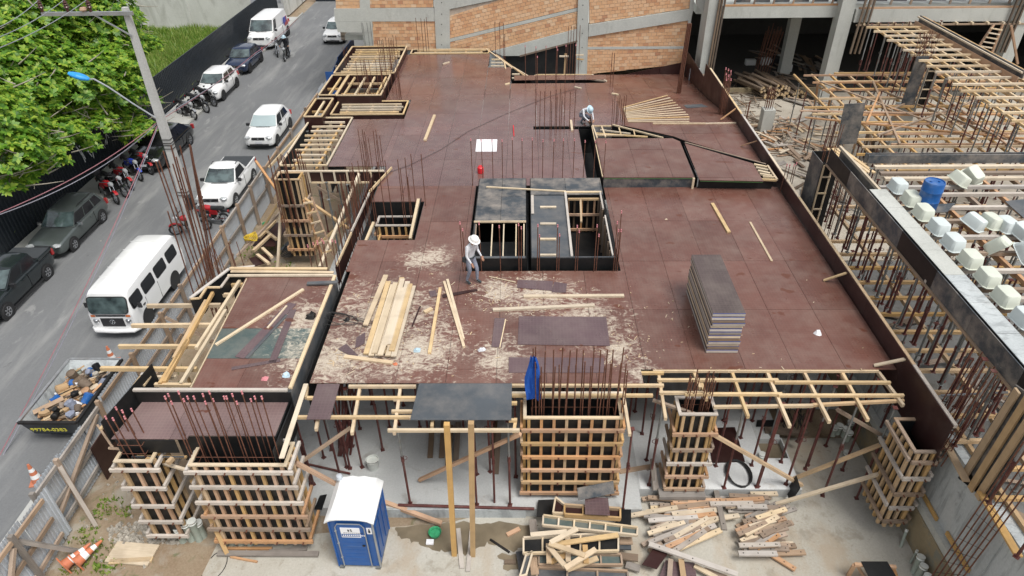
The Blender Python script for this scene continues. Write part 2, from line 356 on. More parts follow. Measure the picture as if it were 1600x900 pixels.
def clip(poly, px, py, nx, ny):
    out = []; n = len(poly)
    for i in range(n):
        a, b = poly[i], poly[(i+1) % n]; da = (a[0]-px)*nx+(a[1]-py)*ny; db = (b[0]-px)*nx+(b[1]-py)*ny
        if da >= 0: out.append(a)
        if da*db < 0: t = da/(da-db); out.append((a[0]+(b[0]-a[0])*t, a[1]+(b[1]-a[1])*t))
    return out
def area(p): return abs(sum(p[i][0]*p[(i+1) % len(p)][1]-p[(i+1) % len(p)][0]*p[i][1] for i in range(len(p))))/2
def ccw(p):
    a = sum(p[i][0]*p[(i+1) % len(p)][1]-p[(i+1) % len(p)][0]*p[i][1] for i in range(len(p))); return list(p) if a > 0 else list(p)[::-1]
def clip_to(cell, poly):
    for i in range(len(poly)):
        a, b = poly[i], poly[(i+1) % len(poly)]
        if len(cell) < 3: return []
        cell = clip(cell, a[0], a[1], -(b[1]-a[1]), b[0]-a[0])
    return cell

# ================================================================= THE SETTING
DZ, GZ, SZ = 3.5, -.35, -.3      # deck, yard, street levels
def blobpoly(pts, n=6, j=.12):
    out = []
    for i in range(len(pts)):
        a, c = pts[i], pts[(i+1) % len(pts)]
        for k in range(n): f = k/n; out.append((a[0]+(c[0]-a[0])*f+random.uniform(-j,j), a[1]+(c[1]-a[1])*f+random.uniform(-j,j)))
    return out
def sheet(name, poly, z, mat, kind='structure', th=None):
    b = MB(); b.prism(ccw(poly), (z-.4 if th is None else z-th), z, mat); o = b.build(name); return tag(o, kind=kind)
sheet('ground', [(-400,-60),(400,-60),(400,500),(-400,500)], -.44, 'soil', th=.2)
sheet('yard_ground', [(-13.1,5),(11,5),(11,14.5),(-13.1,14.5)], GZ, 'soil', th=.08)
sheet('yard_concrete', [(-8.75,5),(-8.35,11.1),(-2,11.8),(8,14.9),(10.25,14.9),(10.25,5)], GZ+.012, 'concrete_yard', th=.012)
sheet('side_yard', [(-13.1,14.5),(-8.2,14.5),(-8.2,46),(-13.1,46)], GZ, 'soil', th=.08)
sheet('road', [(-20.9,-20),(-14.0,-20),(-14.0,130),(-20.9,130)], SZ, 'asphalt', th=.1)
sheet('pavement', [(-23.0,-20),(-20.9,-20),(-20.9,66),(-23.0,66)], SZ+.12, 'sidewalk', th=.3)
sheet('pavement', [(-14.25,-20),(-13.05,-20),(-13.05,60),(-14.25,60)], SZ+.02, 'sidewalk', th=.3)
b = MB()
for i in range(80): b.box(-20.98, -20.86, -14+i*1.02, -14+i*1.02+.99, SZ-.1, SZ+.128, 'kerb')
tag(b.build('kerb'), kind='structure')
sheet('side_street', [(-60,66.2),(-23,66.2),(-23,75),(-60,75)], SZ+.004, 'asphalt', th=.1)
sheet('lawn', [(-80,10),(-23.2,10),(-23.2,62),(-80,62)], SZ+.1, 'grass_ground', th=.3)
# white ground slab under the deck, with a pit in its front pad
x0, x1 = 5.45, 6.25; pa = P(1190,716,0); pb = P(1226,686,0); x0, x1, y0, y1 = pa.x+.05, pb.x-.12, pa.y, pb.y
def slab_rects(rs, z, mat, name):
    b = MB()
    for (a, c, d, e) in rs: b.box(a, c, d, e, GZ-.05, z, mat)
    return tag(b.build(name), kind='structure')
slab_rects([(-8.2,3.2,11.98,45.5),(3.203,x0,12.66,45.5),(x0+.003,x1,12.66,y0),(x0+.003,x1,y1,45.5),(x1+.003,7.8,12.66,14.6),(x1+.003,10.2,16.2,45.5)], 0, 'concrete_slab', 'ground_slab')
b = MB(); b.box(3.25, x0, 12.67, 15.3, 0, .006, 'concrete_white'); b.box(x0+.003, x1, 12.67, y0, 0, .006, 'concrete_white'); b.box(x1+.003, 7.78, 12.67, 14.55, 0, .006, 'concrete_white'); tag(b.build('screed_pad'), kind='structure')
b = MB(); b.box(x0, x1, y0, y1, -.33, -.2, 'wet_mud'); tag(b.build('pit_water'), kind='structure')
# puddles of mud on the yard
for k, pts in enumerate((((620,822),(700,818),(770,816),(840,820),(838,850),(800,862),(760,850),(730,868),(690,862),(655,850),(628,842)), ((780,868),(830,862),(850,880),(820,896),(790,888)))):
    b = MB(); b.prism(ccw(blobpoly([tuple(P(u, v, GZ)[:2]) for u, v in pts], 6, .07)), GZ+.012, GZ+.017, 'wet_mud'); tag(b.build('puddle'), kind='structure')
# neighbour's courtyard
sheet('courtyard', [(10.9,24.5),(40,24.5),(40,62),(10.9,62)], -.02, 'sand_floor', th=.4)
sheet('neighbour_floor', [(10.9,5),(40,5),(40,24.48),(10.9,24.48)], -.06, 'concrete_shaded', th=.4)

# ----------------------------------------------------------------- deck formwork
def decking(par, poly, z, mat, gx=1.33, gy=2.64, ox=9.86, oy=13.82, name='plywood_panel', th=.022, gap=.010, mats=None):
    poly = ccw(poly); xs = [p[0] for p in poly]; ys = [p[1] for p in poly]
    i0 = math.floor((min(xs)-ox)/gx); i1 = math.ceil((max(xs)-ox)/gx); j0 = math.floor((min(ys)-oy)/gy); j1 = math.ceil((max(ys)-oy)/gy)
    for i in range(i0, i1+1):
        for j in range(j0, j1+1):
            a, c = ox+i*gx+gap/2, ox+(i+1)*gx-gap/2; d, e = oy+j*gy+gap/2, oy+(j+1)*gy-gap/2
            cell = clip_to([(a,d),(c,d),(c,e),(a,e)], poly)
            if len(cell) < 3 or area(cell) < .02: continue
            dz = random.uniform(-.0025, .0025); b = MB(); m = mat if not mats else random.choice(mats)
            if callable(z): b.prism(ccw(cell), lambda p: z(p[1])-th+dz, lambda p: z(p[1])+dz, m)
            else: b.prism(ccw(cell), z-th+dz, z+dz, m)
            b.build(name, par, recalc=False)
def side(par, p, q, z0, z1, mat, t=.022, name='side_board'): return bar(name, par, (p[0],p[1],(z0+z1)/2), (q[0],q[1],(z0+z1)/2), t, z1-z0, mat)
deck = T('deck_formwork', 'brown plywood floor deck on timber joists, strewn with sawdust, holding two workers', 'deck', (0, 20, DZ))
R4 = lambda a, c, d, e: [(a,d),(c,d),(c,e),(a,e)]
def rz(Y):
    if Y < 31: return 3.5
    if Y < 36.5: return 3.5-.164*(Y-31)
    return 2.598-.121*(Y-36.5)
for r in (R4(3.08,9.86,13.82,24.38), R4(-5.7,3.08,13.28,18.53), R4(-3.85,-1.95,18.532,24.58), R4(-5.85,-3.85,18.532,20.48), R4(-5.85,-3.853,23.3,24.58)): decking(deck, r, DZ, 'ply_deck')
for r in (R4(-5.82,2.46,24.582,30.22), R4(-8.27,-5.824,26.42,31.62), R4(-5.82,.38,30.22,30.62), R4(-5.82,3.2,30.622,34.2)): decking(deck, r, DZ, 'ply_far')
for r in (R4(3.203,4.65,30.62,34.2), R4(-7.12,-2.1,34.2,41.85), R4(-2.097,-.8,34.2,39.3), R4(-.797,4.65,34.2,36.55)): decking(deck, r, DZ, 'ply_far')
decking(deck, R4(-.6,4.4,36.98,37.75), DZ+.04, 'ply_far')
w = [P(*q, DZ) for q in ((957,192),(1052,212.5),(1066,218),(1198,257))]
w = [Vector((4.66,30.6,0))]+w[1:3]+[Vector((9.86,w[3].y+.1,0))]
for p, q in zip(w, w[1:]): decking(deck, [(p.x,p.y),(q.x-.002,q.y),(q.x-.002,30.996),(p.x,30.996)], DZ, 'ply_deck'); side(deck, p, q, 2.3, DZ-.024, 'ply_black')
decking(deck, R4(4.66,9.86,31.0,36.5), rz, 'ply_deck', oy=31.0); decking(deck, R4(4.66,9.86,36.5,43.0), rz, 'ply_deck', oy=36.5)
box('side_board', deck, 4.62, 4.652, 31, 36.5, 1.6, 3.47, 'ply_dark')
# dark patch of spare panel on the ramp
pp = [tuple(P(u, v, 3.3)[:2]) for u, v in ((1070,152),(1098,149),(1108,157),(1074,160))]
b = MB(); b.prism(ccw(pp), lambda p: rz(p[1])+.004, lambda p: rz(p[1])+.02, 'ply_slate'); b.build('patch_panel', deck)
for (p, q) in (((-5.83,13.3),(-5.83,20.48)), ((-5.9,20.5),(-3.86,20.5)), ((-5.9,23.28),(-3.86,23.28)), ((-3.865,20.5),(-3.865,23.28)), ((-1.93,18.56),(-1.93,24.56)), ((-1.93,18.555),(3.05,18.555)), ((-1.93,24.56),(2.45,24.56)), ((2.47,24.58),(2.47,30.6)),
               ((.4,30.24),(3.1,30.24)), ((-8.29,26.42),(-8.29,31.62)), ((-.75,37.77),(4.4,37.77)), ((.3,30.612),(3.2,30.612)), ((.3,36.975),(2.5,36.975)), ((-1.93,20),(-1.93,24.56)), ((.36,36.57),(2.4,36.57)), ((-5.84,23.3),(-5.84,26.4)), ((-5.84,31.64),(-5.84,34.2)), ((-7.14,34.2),(-7.14,41.85))):
    side(deck, p, q, .1 if p[0] < -3.8 and 20 < p[1] < 23.4 and q[1] < 23.4 else 2.3, DZ-.024, 'ply_black')  # boards round the small opening lengthened downwards to block light and darken it
for (a, c, d, e) in ((-1.92,3.06,18.58,24.55), (2.48,3.3,24.4,31.0), (.3,3.2,30.24,30.62), (.3,2.5,36.57,36.98)): box('beam_bottom', deck, a, c, d, e, 2.3, 2.32, 'ply_black')
box('beam_bottom', deck, -6.16, -5.86, 18.6, 26.3, 2.6, 2.62, 'ply_black')
# timber front edge and exposed joists (two layers)
def hj(v0, u0, u1, z, mat='wood_fresh', w=.075, h=.08, v1=None, name='joist', par=None):
    a = P(u0, v0, z); c = P(u1, v1 or v0, z); return bar(name, par or deck, a, c, w, h, mat)
hj(579.5,1020,1372,3.44); hj(583,1000,1037,3.44); hj(594,1027,1216,3.44); hj(597.5,1210,1391,3.44,v1=598)
hj(602.5,790,1037,3.44); hj(614,1030,1100,3.44); hj(616,1070,1222,3.44); hj(618,1216,1412,3.44,v1=618); hj(615,770,975,3.40,'wood_pale'); hj(618,800,1020,3.42)
hj(636,1115,1270,3.30,v1=634); hj(633,1270,1412,3.30,'wood_yellow',v1=626)
for (u0,v0,u1,v1) in ((1083,581,1094,607),(1143,581,1169,652),(1198,582,1234,667),(1256,582,1296,660),(1315,582,1356,657),(1372,582,1411,634),(1029,585,1040,655),(972,606,984,680),(1096,600,1104,625)):
    a = P(u0,v0,3.35); c = P(u1,v1,3.35); bar('bearer', deck, a, c, .075, .1, 'wood_fresh')
hj(604,545,650,3.44); hj(622,480,660,3.44); hj(652,465,645,3.44); hj(624,615,650,3.40); hj(643,612,648,3.40); hj(653,640,655,3.44)
hj(672.5,606,812,3.42,'wood_pale'); hj(657,795,808,3.44); hj(630,795,808,3.44)
for (u0,v0,u1,v1) in ((563,604,550,678),(626,604,616,678),(497,655,494,672),(676,655,675,668),(806,655,803,675),(480,604,478,622)):
    a = P(u0,v0,3.35); c = P(u1,v1,3.35); bar('bearer', deck, a, c, .075, .1, 'wood_fresh')
# joists and bearers below the plywood
for k in range(12):
    y = 14.4+k*.84
    if y < 18.4: box('joist', deck, -5.6, 9.6, y, y+.075, 3.39, 3.47, 'wood_fresh')
    else: box('joist', deck, 3.2, 9.6, y, y+.075, 3.39, 3.47, 'wood_fresh')
for k in range(8): box('bearer', deck, -5.2+k*1.95-.04, -5.2+k*1.95+.04, 13.5, 18.4 if -5.2+k*1.95 < 3.1 else 24.2, 3.27, 3.38, 'wood_yellow')
# left edge beam of the deck: board lying on its edge, running forward
bar('edge_rail', deck, P(478,600,3.52), P(440,716,3.5), .12, .03, 'wood_pale'); bar('edge_board', deck, P(474,604,3.2), P(430,716,3.2), .025, .5, 'ply_black')
# outer rail of beam along open bay
bar('edge_rail', deck, P(612,262,3.6), P(577,300,3.6), .05, .09, 'wood_fresh'); bar('edge_rail', deck, P(577,302,3.6), P(549,362,3.6), .05, .09, 'wood_white')
bar('edge_rail', deck, P(549,364,3.6), P(526,415,3.6), .05, .09, 'wood_fresh')
box('edge_board', deck, -6.2, -6.17, 18.6, 26.2, 2.9, 3.62, 'ply_dark')
# raised edge wall along the right side
wall = T('edge_wall', 'tall dark plywood edge board running down the right side of the brown deck', 'formwork wall', (9.9, 25, 3.5))
y = 11.3
while y < 42.5:
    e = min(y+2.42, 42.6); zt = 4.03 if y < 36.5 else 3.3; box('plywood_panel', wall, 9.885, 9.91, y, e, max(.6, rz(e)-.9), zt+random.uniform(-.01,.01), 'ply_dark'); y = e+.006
for k, (a, e, m) in enumerate(((11.3,13.4,'wood_white'),(13.41,17,'wood_yellow'),(17.01,22.5,'wood_fresh'),(22.51,26.2,'wood_pale'),(26.21,30.6,'wood_white'),(30.61,34,'wood_fresh'),(34.01,37.2,'wood_pale'))):
    box('top_rail', wall, 9.914, 10.0, a, e, 3.95, 4.05, m)
for k in range(30): box('stud', wall, 9.915, 9.99, 11.6+k*.84, 11.67+k*.84, 3.0, 3.945, 'wood_yellow')
fw = T('skirting_board', 'dark brown upstand board against the foot of the orange brick wall', 'formwork wall', (5, 43, 2))
a, c = PY(925,127,43.0), PY(1068,97,43.0)
n = 4
for k in range(n):
    p = a.lerp(c, k/n); q2 = a.lerp(c, (k+1)/n-.004); b = MB(); b.prism([(p.x,42.98),(q2.x,42.98),(q2.x,43.01),(p.x,43.01)], 1.2, lambda s: a.z+(c.z-a.z)*(s[0]-a.x)/(c.x-a.x), 'ply_dark'); b.build('plywood_panel', fw)

# raised boxes on the deck
RA = 3.95
def boxtop(name, label, polypx, z, mat, front, skirts, oy=24.3, ox=3.08):
    t = T(name, label, 'formwork box', (*P(*polypx[0], z)[:2], z)); poly = [tuple(P(u, v, z)[:2]) for u, v in polypx]
    decking(t, poly, z, mat, ox=ox, oy=oy); pl = ccw(poly)
    for (p, q, m) in skirts: side(t, p, q, 2.95, z-.024, m, name='side_board')
    return t
bA = boxtop('raised_formwork', 'raised brown formwork platform behind the core, black front face and open timber triangle', ((943,277),(1085,277),(1062.5,221),(1051,216),(931,216)), RA, 'ply_deck', None,
   [((3.05,24.4),(6.55,24.4),'ply_blackworn'), ((3.03,24.42),(3.03,30.9),'ply_black'), ((6.58,24.42),(6.6,27.6),'ply_black')])
bar('edge_strip', bA, P(944,278,RA)+Vector((0,-.02,-.02)), P(1085,278,RA)+Vector((0,-.02,-.02)), .012, .016, 'ply_edge_green'); bar('post', bA, P(1086,278,RA)+Vector((-.05,-.01,-.5)), P(1086,278,RA)+Vector((-.05,-.01,0)), .08, .08, 'wood_fresh')
for (p, q, wd, m) in (((926,196),(933,216),.06,'wood_fresh'),((926,197),(955,197),.06,'wood_fresh'),((957,195),(1036,215.5),.06,'wood_pale'),((930,208.5),(1012,214),.07,'wood_fresh'),((940,198),(946,214),.06,'wood_fresh'),((967,200),(970,210),.05,'wood_fresh'),((930,211),(975,211.5),.07,'wood_fresh'),((938,203),(985,209),.05,'wood_pale'),((990,204),(992,212),.04,'wood_fresh')):
    bar('joist', bA, P(*p,RA-.04), P(*q,RA-.04), wd, .06, m)
bar('edge_strip', bA, P(926,197,RA)-Vector((.04,0,0)), P(943,276,RA)-Vector((.04,0,0)), .03, .04, 'wood_pale')
q0, q1 = P(957,193.5,RA), P(1051,214.5,RA); side(bA, q0, q1, 3.0, RA-.02, 'ply_black')
bB = boxtop('raised_formwork', 'raised brown wedge platform left of the edge wall, green chalk lines on top', ((1093,281),(1193,283),(1176,255),(1070,224)), RA, 'ply_deck', None,
   [((6.72,24.3),(9.55,24.22),'ply_black'), ((6.68,24.35),(6.72,27.4),'ply_black'), (P(1068,222,RA),P(1196,256,RA),'ply_black')], ox=6.7)
bar('edge_strip', bB, P(1094,282,RA)+Vector((0,-.02,-.02)), P(1192,284,RA)+Vector((0,-.02,-.02)), .012, .016, 'ply_edge_green')
for (p, q, wd, m) in (((1070,223),(1196,257),.07,'wood_old'),((1178,257),(1198,261),.09,'wood_pale'),((1181,262),(1200,266),.09,'wood_pale'),((1184,267),(1203,271),.09,'wood_pale'),((1187,272),(1206,275),.09,'wood_pale'),((1190,280.5),(1213,281.5),.09,'wood_fresh'),((1199,259),(1214,281),.07,'wood_fresh'),((1192,276),(1210,277),.06,'wood_pale')):
    bar('joist', bB, P(*p,RA-.05), P(*q,RA-.05), wd, .07, m)
for (p, q) in (((1085,247),(1102,256)),((1102,256),(1126,250)),((1126,250),(1128,250))):
    pass

# left box beside the road
LZ = 3.8
lb = T('raised_formwork', 'brown platform nearest the road with plywood offcuts on top and white front rim', 'formwork box', (-7.5, 15, LZ))
lx0, lx1, ly0, ly1 = -9.75, -6.1, 12.72, 17.75
pL = [P(384,433.5,LZ), P(521,432,LZ), P(450,607,LZ), P(299,608,LZ)]
ly0 = pL[3].y; ly1 = pL[0].y; lx1 = pL[2].x
yA = P(400,513,LZ).y; yB = P(400,560,LZ).y
xl = lambda y: pL[3].x+(pL[0].x-pL[3].x)*(y-ly0)/(ly1-ly0)
decking(lb, [(xl(yA),yA),(lx1,yA),(lx1,ly1),(pL[0].x,ly1)], LZ, 'ply_deck', ox=lx1, oy=yA); decking(lb, [(xl(yB),yB),(lx1,yB),(lx1,yA-.004),(xl(yA),yA-.004)], LZ, 'ply_green', ox=lx1, oy=yB); decking(lb, [(pL[3].x,ly0),(lx1,ly0),(lx1,yB-.004),(xl(yB),yB-.004)], LZ, 'ply_deck', ox=lx1, oy=yB)
bar('rim', lb, (-10.0,ly0-.06,LZ+.03), (lx1+.02,ly0-.06,LZ+.03), .09, .06, 'wood_white'); bar('rim', lb, (lx1+.07,ly0,LZ+.03), (lx1+.07,ly1+.05,LZ+.03), .09, .06, 'wood_pale')
bar('rim', lb, (-9.4,ly1+.06,LZ+.03), (lx1+.02,ly1+.06,LZ+.03), .07, .06, 'wood_pale'); side(lb, (lx1+.1,ly0-.1), (lx1+.1,ly1), 2.95, LZ, 'ply_slate'); side(lb, (-9.95,ly0-.115), (lx1+.1,ly0-.115), 3.0, LZ, 'ply_black')
side(lb, (-9.4,ly1+.3), (-6.2,ly1+.3), 3.1, LZ+.05, 'ply_dark'); bar('rim', lb, (-9.4,ly1+.34,LZ+.12), (-6.3,ly1+.36,LZ+.08), .1, .05, 'wood_fresh'); side(lb, (-9.4,ly1+.1), (-6.1,ly1+.1), 2.9, LZ-.1, 'ply_black')
# timbers that stick out towards the road
def tb(par, name, a, c, z, w=.08, h=.11, mat='wood_fresh', z1=None): return bar(name, par, P(*a, z), P(*c, z if z1 is None else z1), w, h, mat)
for (a, c) in (((230,478),(345,477)),((206,509),(336,508)),((186,541.5),(312,541.5)),((158,576),(308,577)),((330,461),(365,461)),((362,446),(382,445))): tb(lb, 'cross_timber', a, c, LZ-.32, .09, .12, 'wood_fresh')
for (a, c, m) in (((333,457),(257,598),'wood_yellow'),((376,437),(307,545),'wood_pale'),((353,485),(283,600),'wood_pale'),((294,532),(250,600),'wood_yellow'),((322,470),(272,560),'wood_yellow')): tb(lb, 'long_timber', a, c, LZ-.2, .09, .1, m)
tb(lb, 'long_timber', (242,601), (299,602), LZ-.25, .09, .09); tb(lb, 'cross_timber', (240,590), (276,589), LZ-.5, .08,.1,'wood_pale')
bar('edge_strip', lb, P(387,436,LZ)+Vector((-.03,0,0)), P(300,606,LZ)+Vector((-.03,0,0)), .03, .04, 'wood_pale')
for k in range(9): bar('prop_stub', lb, (-9.6+k*.4,13.4+k*.35,2.4), (-9.6+k*.4,13.4+k*.35,3.4), .06,.06,'wood_yellow')
# beam side forms next to the fence (stepped black boxes with pale rims)
sf = T('beam_side_form', 'stepped black beam form with pale rims beside the site fence', 'formwork', (-10.5, 17, 3.5))
for pts, z, m in ((((297,466),(358,420),(398,416)),3.8,'wood_white'),):
    for a, c in zip(pts, pts[1:]): bar('rim', sf, P(*a,z), P(*c,z), .1, .04, m); bar('side_board', sf, P(*a,z)-Vector((0,0,.3)), P(*c,z)-Vector((0,0,.3)), .03, .56, 'ply_black')
for pts, z, m in ((((298,467),(312,466),(323,449),(344,449)),3.8,'wood_fresh'),(((345,449),(358,431),(385,430)),3.8,'wood_white')):
    for a, c in zip(pts, pts[1:]): bar('rim', sf, P(*a,z), P(*c,z), .07, .04, m); bar('side_board', sf, P(*a,z)-Vector((0,0,.3)), P(*c,z)-Vector((0,0,.3)), .03, .56, 'ply_black')
bar('rim', sf, P(361,424,3.85), P(521,426,3.85), .1, .05, 'wood_fresh')

# lower formwork bay in front of it
LS = 3.46
lo = T('lower_formwork', 'low pale purple formwork tray with black sides behind the tall starter bars', 'formwork tray', (-8.2, 12, LS))
yb = P(340,624,LS).y; yf = P(240,686,LS).y; xl0 = P(180,686,LS).x; xr = P(440,655,LS).x
xm = P(292,686,LS).x
decking(lo, [(xl0-.1,yf),(xm,yf),(xm,yb),(xl0+.1,yb)], LS, 'ply_pale', ox=xl0, oy=yf); decking(lo, [(xm+.004,yf+.12),(xr,yf+.12),(xr,yb),(xm+.004,yb)], LS, 'ply_pale', ox=xl0, oy=yf)
side(lo, (xr+.02,yf+.1), (xr+.02,yb), 2.4, LS, 'ply_black'); side(lo, (xl0,yf-.02), (-8.5,yf-.02), 3.0, LS-.02, 'ply_black'); side(lo, (-8.5,yf+.1), (xr,yf+.1), 2.6, LS-.02, 'ply_black'); box('front_shelf', lo, xl0+.2, P(290,705,2.9).x, P(230,712,2.85).y, yf-.04, 2.83, 2.85, 'ply_slate')
bar('front_rim', lo, P(214,713,2.82), P(292,714,2.82), .05, .05, 'wood_yellow')
side(lo, (xl0-.28,11.5), (xl0+.02,13.6), LS-.35, LS+.42, 'ply_black'); bar('rim', lo, P(157,671,3.65), P(221,588,3.65), .07, .05, 'wood_fresh'); bar('rim', lo, P(220,585,3.6), P(234,585,3.6), .1, .05, 'wood_white'); bar('rim', lo, P(223,603,3.6), P(237,583,3.6), .1, .05, 'wood_fresh')
bar('short_timber', lo, P(262,724,2.85), P(270,716,2.85), .1, .1, 'wood_yellow'); bar('short_timber', lo, P(226,724,2.85), P(234,716,2.85), .1, .1, 'wood_yellow')
bar('short_timber', lo, P(413,689,3.15), P(452,688,3.15), .05, .08, 'wood_white')
for (a, c) in (((152,664),(178,702)),((170,700),(196,702)),((178,673),(196,702))): bar('rim', lo, P(*a,3.3), P(*c,3.0), .05, .05, 'wood_old')

# ----------------------------------------------------------------- lift core
CZ = 3.9
co = T('core_formwork', 'black formwork boxes over the lift core in the middle of the deck, one shaft open', 'formwork box', (.5, 21, CZ))
decking(co, R4(-1.78,.02,21.0,24.42), CZ, 'ply_blackworn', gx=.9, gy=1.9, ox=-1.78, oy=21.0, name='black_panel')
decking(co, R4(.2,2.9,23.05,24.42), CZ, 'ply_blackworn', ox=.2, oy=21.8, name='black_panel'); decking(co, R4(.2,1.5,18.72,23.04), CZ-.03, 'ply_slate', ox=.2, oy=18.72, gy=4.4, name='black_panel')
for p, q in (((-1.8,18.7),(.03,18.7)),((.19,18.7),(2.9,18.7)),((-1.8,18.72),(-1.8,24.42)),((2.9,18.72),(2.9,24.42)),((.03,18.72),(.03,24.42)),((.19,18.72),(.19,24.42)),((-1.78,24.44),(.03,24.44)),((.2,24.44),(2.9,24.44))): side(co, p, q, 2.8, CZ-.03, 'ply_black')
bar('front_lip', co, (-1.75,18.73,CZ), (.0,18.73,CZ), .1, .03, 'ply_slate'); bar('front_lip', co, (.2,18.73,CZ), (2.9,18.73,CZ), .05, .03, 'ply_slate')
bar('rim', co, (-1.8,20.98,CZ+.03), (.02,20.98,CZ+.03), .05, .06, 'wood_fresh')
for x in (-1.72, -1.15, -.75, -.32, -.05): bar('divider', co, (x,20.93,CZ-.05), (x,19.0,CZ-.4), .04, .05, 'wood_old' if x < -1.5 else 'wood_pale')
bar('divider', co, (-1.55,19.15,CZ-.35), (0,19.15,CZ-.35), .05, .06, 'wood_old'); box('floor_panel', co, -1.78, .02, 18.75, 20.95, 3.1, 3.12, 'ply_black'); side(co, (-1.76,18.8), (-1.76,20.95), 3.12, CZ-.01, 'ply_slate')
bar('rim', co, (1.5,18.75,CZ+.02), (1.5,23.2,CZ+.02), .08, .05, 'wood_white'); bar('rim', co, (1.45,23.2,CZ+.02), (2.85,23.2,CZ+.02), .08, .05, 'wood_pale'); bar('rim', co, (2.82,18.8,CZ+.02), (2.82,21.4,CZ+.02), .05, .05, 'wood_white'); bar('rim', co, (2.8,21.9,CZ+.02), (2.8,23.2,CZ+.02), .06, .05, 'wood_white')
bar('rim', co, (1.6,22.9,CZ-.12), (2.75,22.9,CZ-.12), .06, .08, 'wood_yellow'); bar('rim', co, (.26,21.6,CZ), (.26,23.0,CZ), .1, .03, 'wood_white')
for v in (323.5, 349.5, 373.5, 398.5): bar('cleat', co, P(844,v,CZ), P(869,v,CZ), .09, .05, 'wood_pale')
for p, q in (((1.48,18.8),(1.48,23.1)),((2.86,18.8),(2.86,23.1)),((1.5,23.1),(2.85,23.1))): side(co, p, q, 0, CZ-.04, 'ply_black')
for k, x in enumerate((1.62,1.85,2.13,2.35,2.6,2.75)): bar('stud', co, (x,23.0,0), (x,23.0,3.75), .07, .07, 'wood_dark' if k % 2 else 'wood_orange')
for z in (3.1, 2.45, 1.8, 1.1): bar('waler', co, (1.5,22.93,z), (2.84,22.93,z), .06, .09, 'wood_orange')
for k in range(7): bar('stud', co, (2.8,22.6-k*.55,1.5), (2.8,22.6-k*.55,3.8), .07, .05, 'wood_old')
bar('brace', co, (2.5,22.8,.6), (2.0,22.6,2.2), .08, .05, 'wood_orange')
bar('stud', co, (2.0,21.5,3.6), (2.06,22.9,3.75), .07,.07,'wood_yellow')
bar('lap_board', co, (.07,18.8,3.3), (.1,24.3,3.3), .05, .05, 'ply_black')

# ----------------------------------------------------------------- open timber bays at the rear left
def frame_bay(label, x0, x1, y0, y1, z, njoist, axis='x', skirt='ply_dark', nb=3, mats=('wood_fresh','wood_pale'), rim='wood_fresh', dz=.12, sides=True):
    t = T('open_joist_bay', label, 'formwork', ((x0+x1)/2, (y0+y1)/2, z))
    for p, q in (((x0,y0),(x1,y0)),((x0,y1),(x1,y1)),((x0,y0),(x0,y1)),((x1,y0),(x1,y1))):
        bar('rim', t, (*p,z+.02), (*q,z+.02), .075, .05, rim)
        if sides: side(t, p, q, z-.75, z, skirt)
    for k in range(njoist):
        f = (k+.5)/njoist
        if axis == 'x': y = y0+(y1-y0)*f; bar('joist', t, (x0+.12+random.uniform(0,.25),y,z-dz), (x1-.15-random.uniform(0,.25),y+random.uniform(-.03,.03),z-dz), .09, .08, random.choice(mats))
        else: x = x0+(x1-x0)*f; bar('joist', t, (x,y0+.08,z-dz), (x+random.uniform(-.05,.05),y1-.08,z-dz), .09, .09, random.choice(mats))
    for k in range(nb):
        f = (k+.5)/nb
        if axis == 'x': x = x0+(x1-x0)*f; bar('bearer', t, (x,y0+.05,z-dz-.1), (x,y1-.05,z-dz-.1), .09, .1, 'wood_yellow')
        else: y = y0+(y1-y0)*f; bar('bearer', t, (x0+.05,y,z-dz-.1), (x1-.05,y,z-dz-.1), .09, .1, 'wood_yellow')
    return t
frame_bay('large open joist bay at the rear left corner of the deck, many pale timbers', -10.45, -7.15, 37.35, 42.3, 3.85, 11)
frame_bay('square open joist bay with a brown front board behind thin rebar', -9.55, -7.3, 33.9, 37.1, 3.85, 4, 'y', 'ply_dark', 2)
frame_bay('narrow open bay beside the road just behind the small square bay', -10.5, -9.65, 34.1, 37.2, 3.8, 1, 'y', 'ply_dark', 1)
frame_bay('small open box with brown panel at the fence end of the joist bays', -10.5, -9.65, 31.2, 33.6, 3.8, 1, 'y', 'ply_dark', 1)
frame_bay('shallow open bay of stacked long pale timbers behind the violet panels', -9.5, -5.95, 32.2, 34.0, 3.5, 5, 'x', 'ply_dark', 3, dz=.1)
t = frame_bay('long open bay of pale rungs left of the violet deck corner', -10.35, -8.35, 26.5, 31.8, 3.5, 10, 'x', 'ply_black', 2, rim='wood_pale', sides=False)
for p, q in (((-10.38,26.5),(-10.38,31.8)),): side(t, p, q, 2.7, 3.52, 'ply_black')
frame_bay('thin timber framed strip along the far edge of the deck', -6.9, -2.2, 41.95, 42.8, 3.5, 2, 'x', 'ply_dark', 5, dz=.0)
st = T('open_joist_bay', 'slanting timber edge stepping down behind the far right corner of the main deck', 'formwork', (-1, 39, 3.5))
for (a, c, m) in (((760,77),(800,106),'wood_fresh'),((800,104),(830,122),'wood_fresh'),((775,86),(827,124),'wood_yellow'),((768,93),(785,93),'wood_pale'),((767,98),(786,98),'wood_pale'),((767,103),(788,103),'wood_pale'),((800,116),(812,116),'wood_pale'),((800,122),(826,123),'wood_pale'),((826,122),(840,117),'wood_fresh'),((840,117),(925,117),'wood_fresh'),((925,117),(948,127),'wood_pale'),((842,121),(905,121.5),'wood_pale'),((905,122),(947,127),'wood_old'),((788,97),(790,108),'wood_fresh')):
    bar('edge_timber', st, P(*a,3.5), P(*c,3.5), .07, .07, m)

